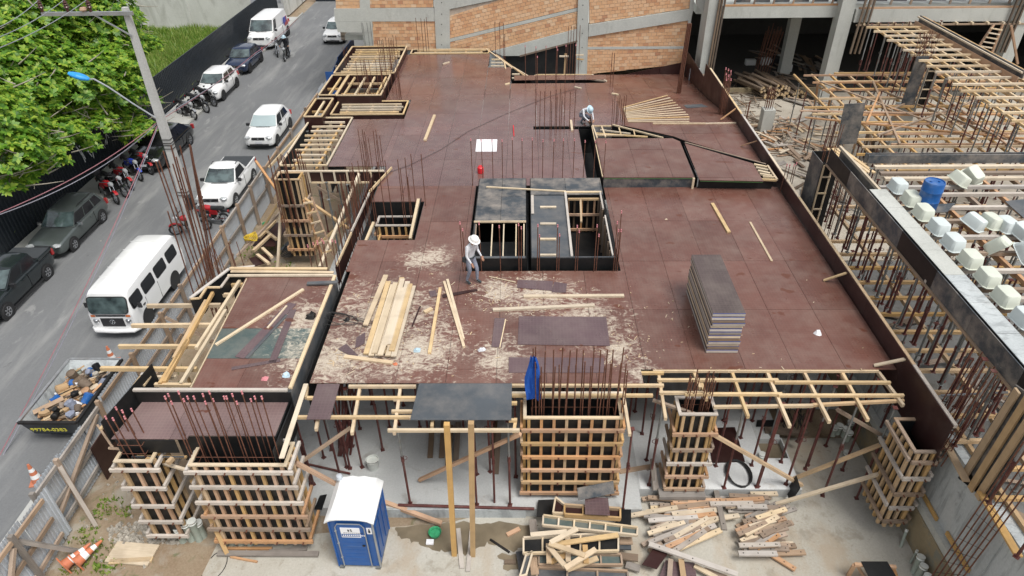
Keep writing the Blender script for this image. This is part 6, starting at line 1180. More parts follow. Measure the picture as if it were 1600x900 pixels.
# microbus
def microbus(label, p, rz_=0.):
    t = T('microbus', label, 'van', p, rz_); L, Wd, H = 4.5, 1.72, 2.0; h = Wd/2; b = MB(); y0, y1 = -L/2, L/2
    st = [(y0+.00,.93,.32,1.12,-.02),(y0+.05,.97,.30,1.42,.0),(y0+.22,.99,.28,1.88,.0),(y0+.42,1,.28,1.97,0),(-1.2,1,.28,2.0,0),(0,1,.28,2.01,0),(1.2,1,.28,2.0,0),(y1-.35,1,.28,1.97,0),(y1-.12,.98,.30,1.86,0),(y1,.94,.36,1.55,0)]
    vs = []; n = 20
    for (y, wf_, zb, zt, _) in st:
        w = h*wf_; belt = 1.12; zs = min(zt, 1.0)
        zr = max(zt, belt+.02); k = (zr-belt)
        pr = [(0,zb),(w*.85,zb),(w*.98,zb+.10),(w,.75),(w*.995,belt-.08),(w*.975,belt),(w*.90,belt+k*.72),(w*.84,belt+k*.9),(w*.68,belt+k*.985),(w*.35,zr),(0,zr+.005)]
        if zt <= belt+.01: pr = [(x, min(z, zt-.001*i)) for i, (x, z) in enumerate(pr)]; 
        vs += [(x,y,z) for x, z in pr]+[(-x,y,z) for x, z in pr[-2:0:-1]]
    fs = [(i*n+k, (i+1)*n+k, (i+1)*n+(k+1) % n, i*n+(k+1) % n) for i in range(len(st)-1) for k in range(n)]+[tuple(range(n)), tuple((len(st)-1)*n+k for k in range(n))[::-1]]
    b.add(vs, fs, 'white_paint'); b.build('body', t, smooth=True, local=True)
    def plate_(name, pts, mat, th=.02):
        a = [Vector(q) for q in pts]; nrm = (a[1]-a[0]).cross(a[-1]-a[0]).normalized(); b = MB(); k = len(a); b.add([v-nrm*th for v in a]+[v+nrm*th for v in a], [tuple(range(k,2*k)), tuple(range(k))[::-1]]+[(i,(i+1)%k,k+(i+1)%k,k+i) for i in range(k)], mat); return b.build(name, t, local=True)
    def rr(x0, x1, z0, z1, f, r=.10, n=4):
        out = []
        for (cx, cz, a0) in ((x1-r,z1-r,0),(x0+r,z1-r,90),(x0+r,z0+r,180),(x1-r,z0+r,270)):
            for k in range(n+1): a = R_(a0+90*k/n); out.append(f(cx+r*math.cos(a), cz+r*math.sin(a)))
        return out
    ff = lambda x, z: (x, y0-.055+((z-1.12)*.20 if z < 1.42 else .06+(z-1.42)*.37)+.035*(abs(x)/.7)**3, z)
    plate_('windscreen_seal', rr(-.74,.74,1.13,1.79,ff,.16), 'rubber', .012); plate_('windscreen', rr(-.71,.71,1.16,1.76,lambda x,z: tuple(Vector(ff(x,z))+Vector((0,-.008,0))),.14), 'car_glass', .014)
    for (x0_, x1_) in ((-.4,-.15),(-.08,.22)): plate_('paper', [(x0_,y0+.01,1.22),(x1_,y0+.01,1.2),(x1_-.02,y0+.05,1.36),(x0_+.02,y0+.05,1.34)], 'paper', .004)
    b = MB(); b.box(-.42,.42,y0-.022,y0+.03,.56,.93,'black_plastic'); b.build('radiator_grille', t, local=True)
    b = MB(); b.box(-.55,.55,y0-.006,y0+.04,1.0,1.07,'black_plastic'); b.build('air_vent', t, local=True)
    b = MB(); b.tube([(.10*math.cos(a),y0-.03,.77+.10*math.sin(a)) for a in np.linspace(0,6.283,17)[:-1]], .010, 'chrome', 5, True)
    for (a, c) in (((-.05,.86),(0,.78)),((.05,.86),(0,.78)),((-.08,.80),(-.04,.69)),((-.04,.69),(0,.77)),((0,.77),(.04,.69)),((.04,.69),(.08,.80))): b.tube([(a[0],y0-.03,a[1]),(c[0],y0-.03,c[1])], .008, 'chrome', 4)
    b.build('emblem', t, local=True)
    for s in (-1,1):
        b = MB(); b.lathe([(0,-.05),(.07,-.045),(.095,-.01),(.115,0),(.115,.04)], 'chrome', 18, (s*.60,y0-.01,.80), 'y'); hl = b.build('headlight', t, smooth=True, local=True)
        b = MB(); b.box(s*.57 if s > 0 else -.73, s*.73 if s > 0 else -.57, y0-.012, y0+.06, .99, 1.08, 'lamp_amber'); b.build('indicator', t, local=True)
        for (a, c) in ((-2.05,-1.35),(-1.12,-.30),(-.08,.74),(.98,1.75)) if s > 0 else ((-2.05,-1.35),(-1.12,-.30),(-.08,.74),(.98,1.75)):
            if a == -1.12 and s > 0: pass
            fs_ = lambda y, z: (s*(h*.975+(z-1.12)*(-.075*h/.63)-0.0), y+.0, z)
            plate_('window_seal', rr(a-.03,c+.03,1.17,1.67,fs_,.10), 'rubber', .010); plate_('side_window', rr(a,c,1.2,1.64,fs_,.08), 'dark_glass', .014)
        for yy in (-1.45, .98):
            b = MB(); b.lathe([(0,.004),(.40,.006)], 'rubber', 20, (s*(h-.002)-(.0 if s > 0 else .01),yy,.40), 'x'); b.build('wheel_arch', t, local=True); wheel(t, s*(h-.09), yy, .33, .17, 'steel_dark', s)
        b = MB(); b.tube([(s*.84,y0+.42,1.15),(s*.99,y0+.36,1.2)], .012, 'black_plastic', 5); b.box(s*.93 if s > 0 else -1.07, s*1.07 if s > 0 else -.93, y0+.33, y0+.38, 1.16, 1.36, 'black_plastic'); b.build('wing_mirror', t, local=True)
        b = MB(); b.box(s*h*.99 if s > 0 else -h-.003, s*h+.003 if s > 0 else -h*.99, -1.22,-1.21,.35,1.15,'steel_dark'); b.box(s*h*.99 if s > 0 else -h-.003, s*h+.003 if s > 0 else -h*.99, -.19,-.18,.35,1.15,'steel_dark'); b.box(s*h*.99 if s > 0 else -h-.02, s*h+.02 if s > 0 else -h*.99, -1.5,-1.35,.95,1.0,'black_plastic'); b.build('door_seam', t, local=True)
    b = MB(); b.tube([(-.86,y0+.12,.42),(-.7,y0-.06,.40),(0,y0-.10,.40),(.7,y0-.06,.40),(.86,y0+.12,.42)], .085, 'white_paint', 8); b.build('front_bumper', t, smooth=True, local=True)
    b = MB(); b.tube([(-.5,y0+.03,1.13),(-.1,y0-.0,1.2)], .01, 'black_plastic', 4); b.tube([(.2,y0+.03,1.13),(.6,y0+.06,1.18)], .01, 'black_plastic', 4); b.build('wiper', t, local=True)
    for k in range(5): b = MB(); b.box(-.66,.66,-1.1+k*.62,-1.085+k*.62,2.0,2.009,'white_paint'); b.build('roof_rib', t, local=True)
    return t
microbus('white microbus with black grille parked beside the site fence', (-15.2, 22.0, SZ), 0.0)
# motorcycles
def motorbike(label, p, rz_, paint='paint_black', group=None, lean=.1, box_=False, rimc='alloy', big=False, name='motorcycle', sc_=1.):
    t = T(name, label, 'motorcycle', p, rz_, group); t.rotation_mode = 'XYZ'; M = Matrix.Translation(Vector(p)) @ Matrix.Rotation(rz_,4,'Z') @ Matrix.Rotation(lean,4,'Y') @ Matrix.Scale(sc_,4); t.matrix_local = M; WM[t.name] = M
    for yy in (-.66, .62):
        b = MB(); b.tube([(0,yy+.26*math.cos(a),.29+.26*math.sin(a)) for a in np.linspace(0,6.283,21)[:-1]], .048, 'rubber', 7, True); w = b.build('wheel', t, smooth=True, local=True)
        b = MB(); b.tube([(0,yy+.205*math.cos(a),.29+.205*math.sin(a)) for a in np.linspace(0,6.283,21)[:-1]], .018, rimc, 5, True); b.lathe([(0,-.05),(.05,-.05),(.05,.05),(0,.05)], rimc, 10, (0,yy,.29), 'x')
        for k in range(10): a = k*.628; b.beam((0,yy,.29),(0,yy+.2*math.cos(a),.29+.2*math.sin(a)),.008,.008,rimc,up=(1,0,0))
        b.build('rim', w, M=mw(t))
    b = MB()
    for s in (-.075,.075): b.tube([(s,-.66,.29),(s,-.40,.92)], .024, 'chrome', 6)
    b.build('fork', t, local=True)
    b = MB(); b.tube([(-.36,-.28,1.02),(-.22,-.36,1.0),(0,-.40,.95),(.22,-.36,1.0),(.36,-.28,1.02)], .018, 'black_plastic', 6); b.build('handlebar', t, local=True)
    for s in (-1,1): b = MB(); b.tube([(s*.2,-.36,1.0),(s*.27,-.38,1.17)], .008, 'black_plastic', 4); b.box(s*.27-.06,s*.27+.06,-.40,-.37,1.15,1.23,'black_plastic'); b.build('mirror', t, local=True)
    b = MB(); b.lathe([(0,-.14),(.07,-.13),(.1,-.05),(.09,.06),(0,.08)], 'lamp_glass', 12, (0,-.48,.90), 'y'); b.build('headlight', t, smooth=True, local=True)
    b = MB(); b.lathe([(0,-.30),(.09,-.27),(.15,-.1),(.14,.1),(.09,.26),(0,.28)], paint, 12, (0,-.10,.82), 'y'); b.build('fuel_tank', t, smooth=True, local=True)
    b = MB(); b.tube([(0,.10,.83),(0,.3,.82),(0,.62,.88),(0,.78,.92)], [.10,.12,.11,.06], 'black_plastic', 8); b.build('seat', t, smooth=True, local=True)
    b = MB(); b.box(-.12,.12,-.22,.16,.28,.58,'steel_dark'); b.box(-.16,.16,-.15,.06,.34,.48,'chrome'); b.tube([(0,-.40,.85),(0,-.30,.45),(0,.1,.30),(0,.3,.5),(0,.2,.8)], .03, 'black_plastic', 6); b.build('engine', t, local=True)
    b = MB(); b.tube([(.12,-.12,.36),(.16,.1,.26),(.17,.5,.34),(.18,.8,.42)], [.03,.035,.05,.045], 'chrome', 8); b.build('exhaust', t, smooth=True, local=True)
    for s in (-1,1): b = MB(); b.tube([(s*.1,.3,.72),(s*.1,.62,.30)], .02, 'chrome', 6); b.build('shock', t, local=True)
    b = MB(); pts = [(0,-.66+.33*math.cos(a),.29+.33*math.sin(a)) for a in np.linspace(.5,2.4,8)]
    for p_, q_ in zip(pts, pts[1:]): b.beam(p_, q_, .12, .015, paint, up=(1,0,0)) if False else b.beam(p_, q_, .13, .014, paint)
    b.build('front_mudguard', t, local=True)
    b = MB(); b.tube([(0,.55,.82),(0,.85,.78),(0,.98,.62)], [.08,.07,.04], paint if big else 'black_plastic', 7); b.box(-.05,.05,.92,.97,.70,.78,'lamp_redglass'); b.build('rear_mudguard', t, local=True)
    for s in (-1,1): b = MB(); b.box(s*.09 if s > 0 else -.13, s*.13 if s > 0 else -.09, .02,.42,.55,.76, paint); b.build('side_cover', t, local=True)
    if box_: b = MB(); b.lathe([(0,0),(.17,.02),(.21,.12),(.18,.26),(0,.31)], 'black_plastic', 12, (0,.86,.93)); b.build('top_box', t, smooth=True, local=True)
    b = MB(); b.tube([(-.1,.1,.28),(-.26,.14,.01)], .014, 'steel_dark', 5); b.build('side_stand', t, local=True)
    return t
for (lb_, u, v, rz_, col, bx) in (('black motorcycle with white wheel rims, nearest the white hatchback',334,166,60,'paint_black',0),('black trail motorcycle in the middle of the three beyond the black sedan',322,176,62,'paint_black',0),('grey motorcycle closest to the boot of the black sedan',303,187,58,'paint_silver',0),
        ('red motorcycle tucked against the black sedan bumper',235,272,55,'paint_red',0),('blue motorcycle beside the red one',219,282,52,'paint_blue',0),('dark red motorcycle with a black top box',204,296,54,'paint_red',1),('motorcycle with thin pale rims in the near group',195,308,60,'paint_black',0),('red motorcycle with top box closest to the grey estate car',182,318,52,'paint_red',1)):
    p = P(u, v, SZ); a = R_(rz_); motorbike(lb_, (p.x-.66*math.sin(a), p.y+.66*math.cos(a), SZ), a, col, 'motorcycles parked by the kerb', box_=bool(bx), sc_=1.12)
p = P(282,366,SZ); motorbike('red scooter standing half hidden behind the starter bars and pole', (p.x+.5,p.y+.2,SZ), R_(-70), 'paint_red', None); p = P(335,352,SZ); motorbike('red and black motorcycle in front of the white pickup', (p.x-.1,p.y+.3,SZ), R_(-100), 'paint_red', None)
p = P(436,83,SZ); motorbike('black motorcycle squeezed between the blue hatchback and the van', (-19.6,54.8,SZ), R_(20), 'paint_black', None)
mb = P(445,96,SZ); motorbike('black motorcycle ridden down the middle of the street', (mb.x,mb.y+.66,SZ), R_(4), 'paint_black', None, lean=0, big=True)

# ================================================================= PEOPLE
def person(label, origin, rz_, J, parts, helmet='helmet_white', hold=None, group=None, sleeves='cloth_white', trousers='cloth_grey', scale=1.):
    """J: joint name -> local point (x right, y forward is -Y, z up)"""
    t = T('person', label, 'person', origin, rz_, group, scale)
    chains = [('pelvis','waist','chest','neck','head','crown'),('chest','shL','elL','wrL','paL'),('chest','shR','elR','wrR','paR'),('pelvis','hiL','knL','anL','toL'),('pelvis','hiR','knR','anR','toR')]
    rad = {'pelvis':(.155,.12),'waist':(.145,.105),'chest':(.175,.125),'neck':(.055,.06),'head':(.085,.10),'crown':(.07,.085),'shL':(.07,.07),'shR':(.07,.07),'elL':(.045,.045),'elR':(.045,.045),'wrL':(.03,.026),'wrR':(.03,.026),'paL':(.04,.02),'paR':(.04,.02),'hiL':(.10,.10),'hiR':(.10,.10),'knL':(.065,.065),'knR':(.065,.065),'anL':(.045,.045),'anR':(.045,.045),'toL':(.045,.035),'toR':(.045,.035)}
    names = list(rad); J = {k: Vector(v) for k, v in J.items()}; verts = [J[k] for k in names]; edges = []
    for c in chains: edges += [(names.index(a), names.index(b_)) for a, b_ in zip(c, c[1:])]
    rads = [rad[k] for k in names]
    for S in 'LR':
        pa_, wr_ = J['pa'+S], J['wr'+S]; d = (pa_-wr_).normalized(); sdv = d.cross(Vector((0,0,1))); sdv = (sdv if sdv.length > .1 else d.cross(Vector((0,1,0)))).normalized(); dn = d.cross(sdv)
        for k, (o_, ln) in enumerate(((-.03,.065),(-.01,.08),(.012,.075),(.032,.055))):
            a = pa_+sdv*o_+d*.02; m_ = a+d*ln*.55; e = m_+d*ln*.35+dn*ln*.3; i = len(verts); verts += [a, m_, e]; edges += [(names.index('pa'+S), i), (i,i+1), (i+1,i+2)]; rads += [(.011,.011),(.010,.010),(.008,.008)]
        a = wr_+d*.03-sdv*.035; e = a+d*.04-sdv*.03; i = len(verts); verts += [a, e]; edges += [(names.index('pa'+S), i), (i,i+1)]; rads += [(.013,.013),(.010,.010)]
    me = bpy.data.meshes.new('tmp'); me.from_pydata([tuple(v) for v in verts], edges, []); o = bpy.data.objects.new('tmp', me); COL.objects.link(o)
    sk = o.modifiers.new('skin', 'SKIN'); sk.use_smooth_shade = True; me.skin_vertices[0]
    for i, r in enumerate(rads): me.skin_vertices[0].data[i].radius = r
    me.skin_vertices[0].data[0].use_root = True; ss = o.modifiers.new('sub', 'SUBSURF'); ss.levels = ss.render_levels = 2
    dg = bpy.context.evaluated_depsgraph_get(); m2 = bpy.data.meshes.new_from_object(o.evaluated_get(dg)); bpy.data.objects.remove(o); m2.name = 'body'; m2.materials.clear()
    for m in (sleeves, trousers, 'skin', 'boot'): m2.materials.append(MATS[m])
    segs = []
    for c, mi in ((('pelvis','waist'),0),(('waist','chest'),0),(('chest','neck'),0),(('neck','head'),2),(('head','crown'),2),(('chest','shL'),0),(('shL','elL'),0),(('elL','wrL'),0),(('wrL','paL'),2),(('chest','shR'),0),(('shR','elR'),0),(('elR','wrR'),0),(('wrR','paR'),2),(('pelvis','hiL'),1),(('pelvis','hiR'),1),(('hiL','knL'),1),(('knL','anL'),1),(('anL','toL'),3),(('hiR','knR'),1),(('knR','anR'),1),(('anR','toR'),3)): segs.append((J[c[0]], J[c[1]], mi))
    for S in 'LR': segs.append((J['pa'+S], J['pa'+S]+(J['pa'+S]-J['wr'+S]), 2))
    for f in m2.polygons:
        c = f.center; best = None
        for (a, b_, mi) in segs:
            ab = b_-a; q_ = max(0, min(1, (c-a).dot(ab)/max(ab.length_squared,1e-6))); dd = (c-(a+ab*q_)).length
            if best is None or dd < best[0]: best = (dd, mi)
        f.material_index = best[1]; f.use_smooth = True
    body = place(bpy.data.objects.new('body', m2), mw(t), t)
    h = J['head']; cr = J['crown']; ax = (cr-J['neck']).normalized(); q_ = ax.to_track_quat('Z','Y').to_matrix().to_4x4()
    b = MB(); b.lathe([(.175,-.005),(.135,.01),(.132,.05),(.115,.10),(.07,.14),(0,.152)], helmet, 18)
    fwd = J.get('face', Vector((0,-1,0))); b.build('helmet', t, mw(t) @ Matrix.Translation(h+ax*.02) @ q_ @ Matrix.Diagonal((1,1.12,1.05,1)), smooth=True)
    hd = MB(); f3 = (fwd-ax*fwd.dot(ax)).normalized(); s3 = f3.cross(ax)
    hd.tube([h+f3*.085-ax*.02, h+f3*.115-ax*.045], [.012,.016], 'skin', 6); hd.build('nose', t, mw(t), smooth=True)
    for s in (-1,1):
        hd = MB(); c = h+f3*.088+s3*s*.032-ax*.008; hd.tube([c-f3*.004, c+f3*.006], .010, 'cloth_dark', 6); hd.build('eye', t, mw(t))
        hd = MB(); c = h+s3*s*.088-ax*.02; hd.tube([c+ax*.02, c-ax*.025], .014, 'skin', 6); hd.build('ear', t, mw(t))
    hd = MB(); c = h+f3*.09-ax*.075; hd.tube([c-s3*.022, c+s3*.022], .006, 'cone_orange', 5); hd.build('mouth', t, mw(t))
    return t
# standing worker, looking down, one hand towards the thigh; he faces right of the camera
o_ = P(738,443,DZ); w1 = person('person in white hard hat, pale shirt and grey trousers standing on the deck looking down', (o_.x, o_.y+.05, DZ+.01), R_(52),
  dict(pelvis=(0,.05,.93), waist=(0,.03,1.08), chest=(0,-.03,1.32), neck=(0,-.10,1.50), head=(0,-.17,1.62), crown=(0,-.19,1.74), shL=(-.19,-.04,1.40), elL=(-.26,-.06,1.12), wrL=(-.24,-.22,.93), paL=(-.23,-.27,.86), shR=(.19,-.04,1.40), elR=(.27,-.03,1.12), wrR=(.25,-.20,.95), paR=(.24,-.26,.88),
  hiL=(-.10,.04,.88), knL=(-.12,-.03,.50), anL=(-.13,.12,.09), toL=(-.14,-.05,.045), hiR=(.10,.04,.88), knR=(.12,-.12,.50), anR=(.12,-.10,.09), toR=(.13,-.27,.045), face=(0,-1,-.6)), None)
b = MB(); b.tube([(.17*math.cos(a),.04+.13*math.sin(a),.97) for a in np.linspace(0,6.28,13)[:-1]], .025, 'boot', 5, True); b.box(-.22,-.12,.05,.17,.82,.98,'boot'); b.box(.12,.2,.08,.16,.84,.98,'wood_dark'); b.build('tool_belt', w1, local=True)
# crouching worker at the slot, seen from above
o_ = P(914,196,DZ); w2 = person('person in pale blue hard hat crouching at the slot edge holding a tool down', (o_.x, o_.y+.15, DZ+.01), R_(35),
  dict(pelvis=(0,.28,.38), waist=(0,.20,.52), chest=(0,-.03,.70), neck=(0,-.20,.78), head=(0,-.31,.80), crown=(0,-.40,.86), shL=(-.19,-.08,.74), elL=(-.26,-.22,.50), wrL=(-.14,-.42,.32), paL=(-.08,-.48,.27), shR=(.19,-.08,.74), elR=(.27,-.20,.50), wrR=(.16,-.42,.30), paR=(.10,-.48,.25),
  hiL=(-.10,.24,.36), knL=(-.20,-.16,.46), anL=(-.16,.10,.10), toL=(-.17,-.08,.045), hiR=(.10,.24,.36), knR=(.20,-.14,.30), anR=(.15,.30,.10), toR=(.16,.14,.05), face=(0,-.5,-1)), None, helmet='helmet_blue')
tag(bar('timber_lath', None, P(898,181,DZ+.35)+Vector((.4,.2,0)), P(924,197,DZ+.02), .05, .03, 'wood_orange'), 'thin lath held by the crouching worker at the slot', 'lath')
# rider
w3 = person('person in dark jacket and helmet riding the black motorcycle', (mb.x, mb.y+.66+.16, SZ), R_(4),
  dict(pelvis=(0,.22,.88), waist=(0,.20,1.03), chest=(0,.10,1.28), neck=(0,.03,1.46), head=(0,0,1.57), crown=(0,0,1.69), shL=(-.2,.08,1.36), elL=(-.3,-.14,1.16), wrL=(-.32,-.38,1.06), paL=(-.32,-.45,1.05), shR=(.2,.08,1.36), elR=(.3,-.14,1.16), wrR=(.32,-.38,1.06), paR=(.32,-.45,1.05),
  hiL=(-.12,.18,.84), knL=(-.22,-.16,.68), anL=(-.20,.05,.32), toL=(-.21,-.12,.27), hiR=(.12,.18,.84), knR=(.22,-.16,.68), anR=(.20,.05,.32), toR=(.21,-.12,.27)), None, helmet='helmet_blue', sleeves='cloth_dark', trousers='cloth_dark')
b = MB(); b.box(-.2,.2,.28,.52,1.0,1.42,'black_plastic'); b.build('backpack', w3, local=True)

# ================================================================= TOILET, SKIP, CONES
tl_ = T('portable_toilet', 'blue portable toilet with white domed roof standing on the yard concrete', 'portable toilet', P(563,888,GZ)+Vector((0,.6,.0)))
tb_ = P(530,886,GZ); te_ = P(597,886,GZ); w = te_.x-tb_.x; cx = (tb_.x+te_.x)/2; fy = tb_.y; M = Matrix.Translation((cx,fy,GZ)) @ Matrix.Rotation(R_(-1.5),4,'Z'); hw = w/2-.02; tD = 1.15; tH = 1.98
def tbuild(b, name, par=tl_, smooth=False): return b.build(name, par, M, smooth=smooth)
b = MB(); b.box(-hw,hw,.0,tD,.08,tH,'blue_plastic'); tbuild(b, 'cabin')
for x in (-hw-.0, hw): b = MB(); b.tube([(x,-.005,.06),(x,-.005,tH)], .028, 'blue_plastic' if x < 0 else 'wire_alu', 8); tbuild(b, 'corner_post')
b = MB(); b.tube([(hw,tD,.06),(hw,tD,tH)], .03, 'blue_plastic', 8); tbuild(b, 'corner_post')
b = MB(); vs = []; N = 8; ys = (-.09,.0,.3,.6,.9,tD+.02,tD+.07)
for j, y in enumerate(ys):
    for i in range(N+1):
        x = -hw-.07+(2*hw+.14)*i/N; f = 1-(2*i/N-1)**4; z = tH+.0+.20*f*(.75 if j in (0,6) else 1.)+(.035 if (i in (1,3,5,7) and 0 < j < 6) else 0)-(.02 if j == 3 and 0<i<N else 0); vs.append((x,y,z))
o1 = len(vs); vs += [(v[0],v[1],v[2]-.04) for v in vs]; n1 = N+1; fs = [(j*n1+i,(j)*n1+i+1,(j+1)*n1+i+1,(j+1)*n1+i) for j in range(6) for i in range(N)]; fs += [tuple(o1+q for q in f[::-1]) for f in fs]
edge = [i for i in range(n1)]+[j*n1+N for j in range(1,7)]+[6*n1+i for i in range(N-1,-1,-1)]+[j*n1 for j in range(5,0,-1)]; fs += [(a, edge[(k+1) % len(edge)], o1+edge[(k+1) % len(edge)], o1+a) for k, a in enumerate(edge)]
b.add(vs, fs, 'white_plastic'); tbuild(b, 'roof', smooth=True)
b = MB(); b.box(-hw+.16,hw-.22,-.03,-.002,.14,1.86,'blue_plastic'); dr = tbuild(b, 'door')
b = MB(); b.tube([(-hw+.15,-.04,.12),(-hw+.15,-.04,1.74),(-hw+.22,-.04,1.88),(hw-.30,-.04,1.88),(hw-.21,-.04,1.74),(hw-.21,-.04,.12)], .017, 'wire_alu', 6); tbuild(b, 'door_frame', dr)
b = MB(); b.box(-hw+.27,hw-.33,-.04,-.028,1.34,1.72,'paper'); sg = tbuild(b, 'sign', dr)
for k in range(6): b = MB(); b.box(-hw+.25,hw-.30,-.036,-.03,.32+k*.16,.34+k*.16,'blue_drum') if k in (1,4) else b.box(-hw+.26,hw-.31,-.034,-.03,.32+k*.16,.33+k*.16,'blue_plastic'); tbuild(b, 'door_ridge', dr)
def text(body, name, par, M_, size, mat, ext=.003):
    cu = bpy.data.curves.new(name, 'FONT'); cu.body = body; cu.size = size; cu.extrude = ext; cu.align_x = 'CENTER'; cu.align_y = 'CENTER'; o = bpy.data.objects.new(name, cu); COL.objects.link(o)
    dg = bpy.context.evaluated_depsgraph_get(); me = bpy.data.meshes.new_from_object(o.evaluated_get(dg)); bpy.data.objects.remove(o); me.materials.clear(); me.materials.append(MATS[mat]); return place(bpy.data.objects.new(name, me), M_, par)
FR = Matrix.Rotation(R_(90),4,'X')
b = MB(); b.box(-hw+.28,hw-.34,-.044,-.041,1.38,1.48,'blue_plastic'); tbuild(b, 'print_band', dr)
text('00 0 0000 0000', 'phone_number', dr, M @ Matrix.Translation((-.03,-.047,1.43)) @ FR, .085, 'paper') if False else None
for k in range(11): b = MB(); x = -hw+.31+k*.052; b.box(x,x+.03,-.047,-.045,1.405,1.455,'paper'); tbuild(b, 'print_mark', dr)
for k in range(10): b = MB(); x = -hw+.34+k*.05; b.box(x,x+.028,-.043,-.041,1.51,1.535,'steel_dark'); tbuild(b, 'print_mark', dr)
for (x, z) in ((-.075,1.64),(-.01,1.65),(-.07,1.6),(0,1.60)): b = MB(); b.lathe([(.024,0),(0,-.004)], 'steel_dark', 8, (x-.0,-.042,z), 'y'); tbuild(b, 'paw_mark', dr)
b = MB(); b.box(hw-.17,hw-.04,-.008,-.002,1.45,1.70,'paper'); tbuild(b, 'pictogram_plate'); b = MB(); b.lathe([(.02,0),(0,-.004)], 'steel_dark', 8, (hw-.105,-.01,1.64), 'y'); b.box(hw-.13,hw-.08,-.012,-.009,1.50,1.61,'steel_dark'); tbuild(b, 'pictogram')
for z in (.5,1.1,1.6): b = MB(); b.lathe([(0,-.02),(.03,-.015),(.03,.02)], 'wire_alu', 8, (-hw+.15,-.045,z), 'y'); tbuild(b, 'hinge')
b = MB(); b.box(hw-.34,hw-.27,-.05,-.03,.98,1.03,'steel_dark'); tbuild(b, 'latch')
for x in (-hw+.02,hw-.12): b = MB(); b.box(x,x+.12,-.06,tD+.05,0,.09,'prop_grey'); tbuild(b, 'skid')
for k in range(3): b = MB(); b.box(hw+.001,hw+.018,.15+k*.32,.38+k*.32,.25,1.55,'blue_plastic'); b.box(hw+.001,hw+.02,.2+k*.32,.33+k*.32,1.65,1.85,'blue_plastic'); tbuild(b, 'side_rib')
b = MB(); b.lathe([(0,.12),(.07,.1),(.095,.04),(.09,-.02),(.05,-.05),(.05,-.25)], 'sheet_galv', 14, (-hw+.05,tD-.02,tH+.18)); tbuild(b, 'vent_cap', smooth=True)
# skip
dk = T('rubbish_skip', 'black steel skip full of rubbish standing in the street by the fence', 'skip', (-14.5,15.8,SZ)); zt_ = .75
A, B_, C_, D_ = P(31,657,zt_), P(117,664,zt_), P(200,595,zt_), P(101,571,zt_)
ax_ = Vector((-15.95+.0,0,0)); x0s, x1s = A.x, B_.x; yf_, yb_ = (A.y+B_.y)/2, D_.y+.3
fl = [(x0s+.12,yf_+.18),(x1s-.12,yf_+.18),(x1s-.12,yb_-.7),(x0s+.12,yb_-.7)]; tp_ = [(x0s,yf_),(x1s,yf_),(x1s,yb_),(x0s,yb_)]
SB = .12
for (i, j, nm) in ((0,1,'end_wall'),(1,2,'side_wall'),(2,3,'end_wall'),(3,0,'side_wall')):
    b = MB(); o0 = [Vector((*fl[i],SB)),Vector((*fl[j],SB)),Vector((*tp_[j],zt_)),Vector((*tp_[i],zt_))]; cc = Vector(((x0s+x1s)/2,(yf_+yb_)/2,.3)); nrm = (o0[1]-o0[0]).cross(o0[3]-o0[0]).normalized(); nrm = nrm if nrm.dot(o0[0]-cc) < 0 else -nrm
    b.add(o0+[v+nrm*.04 for v in o0], [(0,1,2,3),(7,6,5,4),(0,4,5,1),(1,5,6,2),(2,6,7,3),(3,7,4,0)], 'fence_black' if i in (0,1) else 'concrete_wall'); b.build(nm, dk)
    bar('rim', dk, (*tp_[i],zt_), (*tp_[j],zt_), .09, .08, 'steel_dark' if i in (0,1) else 'prop_galv')
b = MB(); b.prism(fl, SB-.04, SB+.02, 'fence_black'); b.box(x0s+.3,x1s-.3,yf_+.5,yb_-.9,SZ,SB-.05,'fence_black'); b.build('floor', dk)
MW_ = Matrix.Translation(((x0s+x1s)/2+.05, yf_+.045, .45)) @ Matrix.Rotation(R_(101),4,'X'); 
simple('paint_yellow', (.72,.66,.06), .6)
text('99784-0383', 'phone_number', dk, MW_ @ Matrix.Translation((-.12,0,.05)), .235, 'paint_yellow', .004)
rg = random.Random(5)
for k in range(120):
    f = rg.random(); g = rg.random(); x = x0s+.25+(x1s-x0s-.5)*f; y = yf_+.35+(yb_-yf_-.9)*g; z = .28+.30*rg.random()+.25*g; m = rg.choice(('cloth_white','cardboard','wood_orange','wood_pale','cloth_grey','cloth_grey','ply_black','pipe_green','cardboard','paper','wood_old','stone','blue_drum','wood_dark','ply_slate','steel_dark'))
    kind_ = rg.random()
    if kind_ < .45: o = bar('scrap_board', None, (x-.35*rg.random(),y-.3*rg.random(),z), (x+.35*rg.random()+.1,y+.4*rg.random(),z+.15*rg.random()), .05+.12*rg.random(), .03, rg.choice(('wood_pale','wood_orange','wood_old','cardboard','wood_dark')), roll=rg.uniform(-.6,.6)); tag(o, 'broken board lying in the rubbish skip', 'scrap wood', 'boards in the skip')
    elif kind_ < .75:
        b = MB(); s = .07+.10*rg.random(); pts = [(x+s*math.cos(a)*rg.uniform(.6,1.3), y+s*math.sin(a)*rg.uniform(.6,1.3)) for a in np.linspace(0,6.28,7)[:-1]]; b.prism(pts, z-.05, z+rg.uniform(.02,.08), m); o = b.build('crumpled_sack'); tag(o, 'crumpled scrap of plastic or paper in the skip', 'litter', 'crumpled scraps in the skip')
    else:
        b = MB(); b.lathe([(0,0),(.07,0),(.08,.16),(.05,.18),(0,.18)], m, 10); o = b.build('tin', None, Matrix.Translation((x,y,z)) @ Matrix.Rotation(rg.uniform(-1.4,1.4),4,'X') @ Matrix.Rotation(rg.uniform(-1,1),4,'Y') @ Matrix.Scale(1+rg.random(),4), smooth=True); tag(o, 'empty tin or jar in the rubbish skip', 'tin', 'tins in the skip')
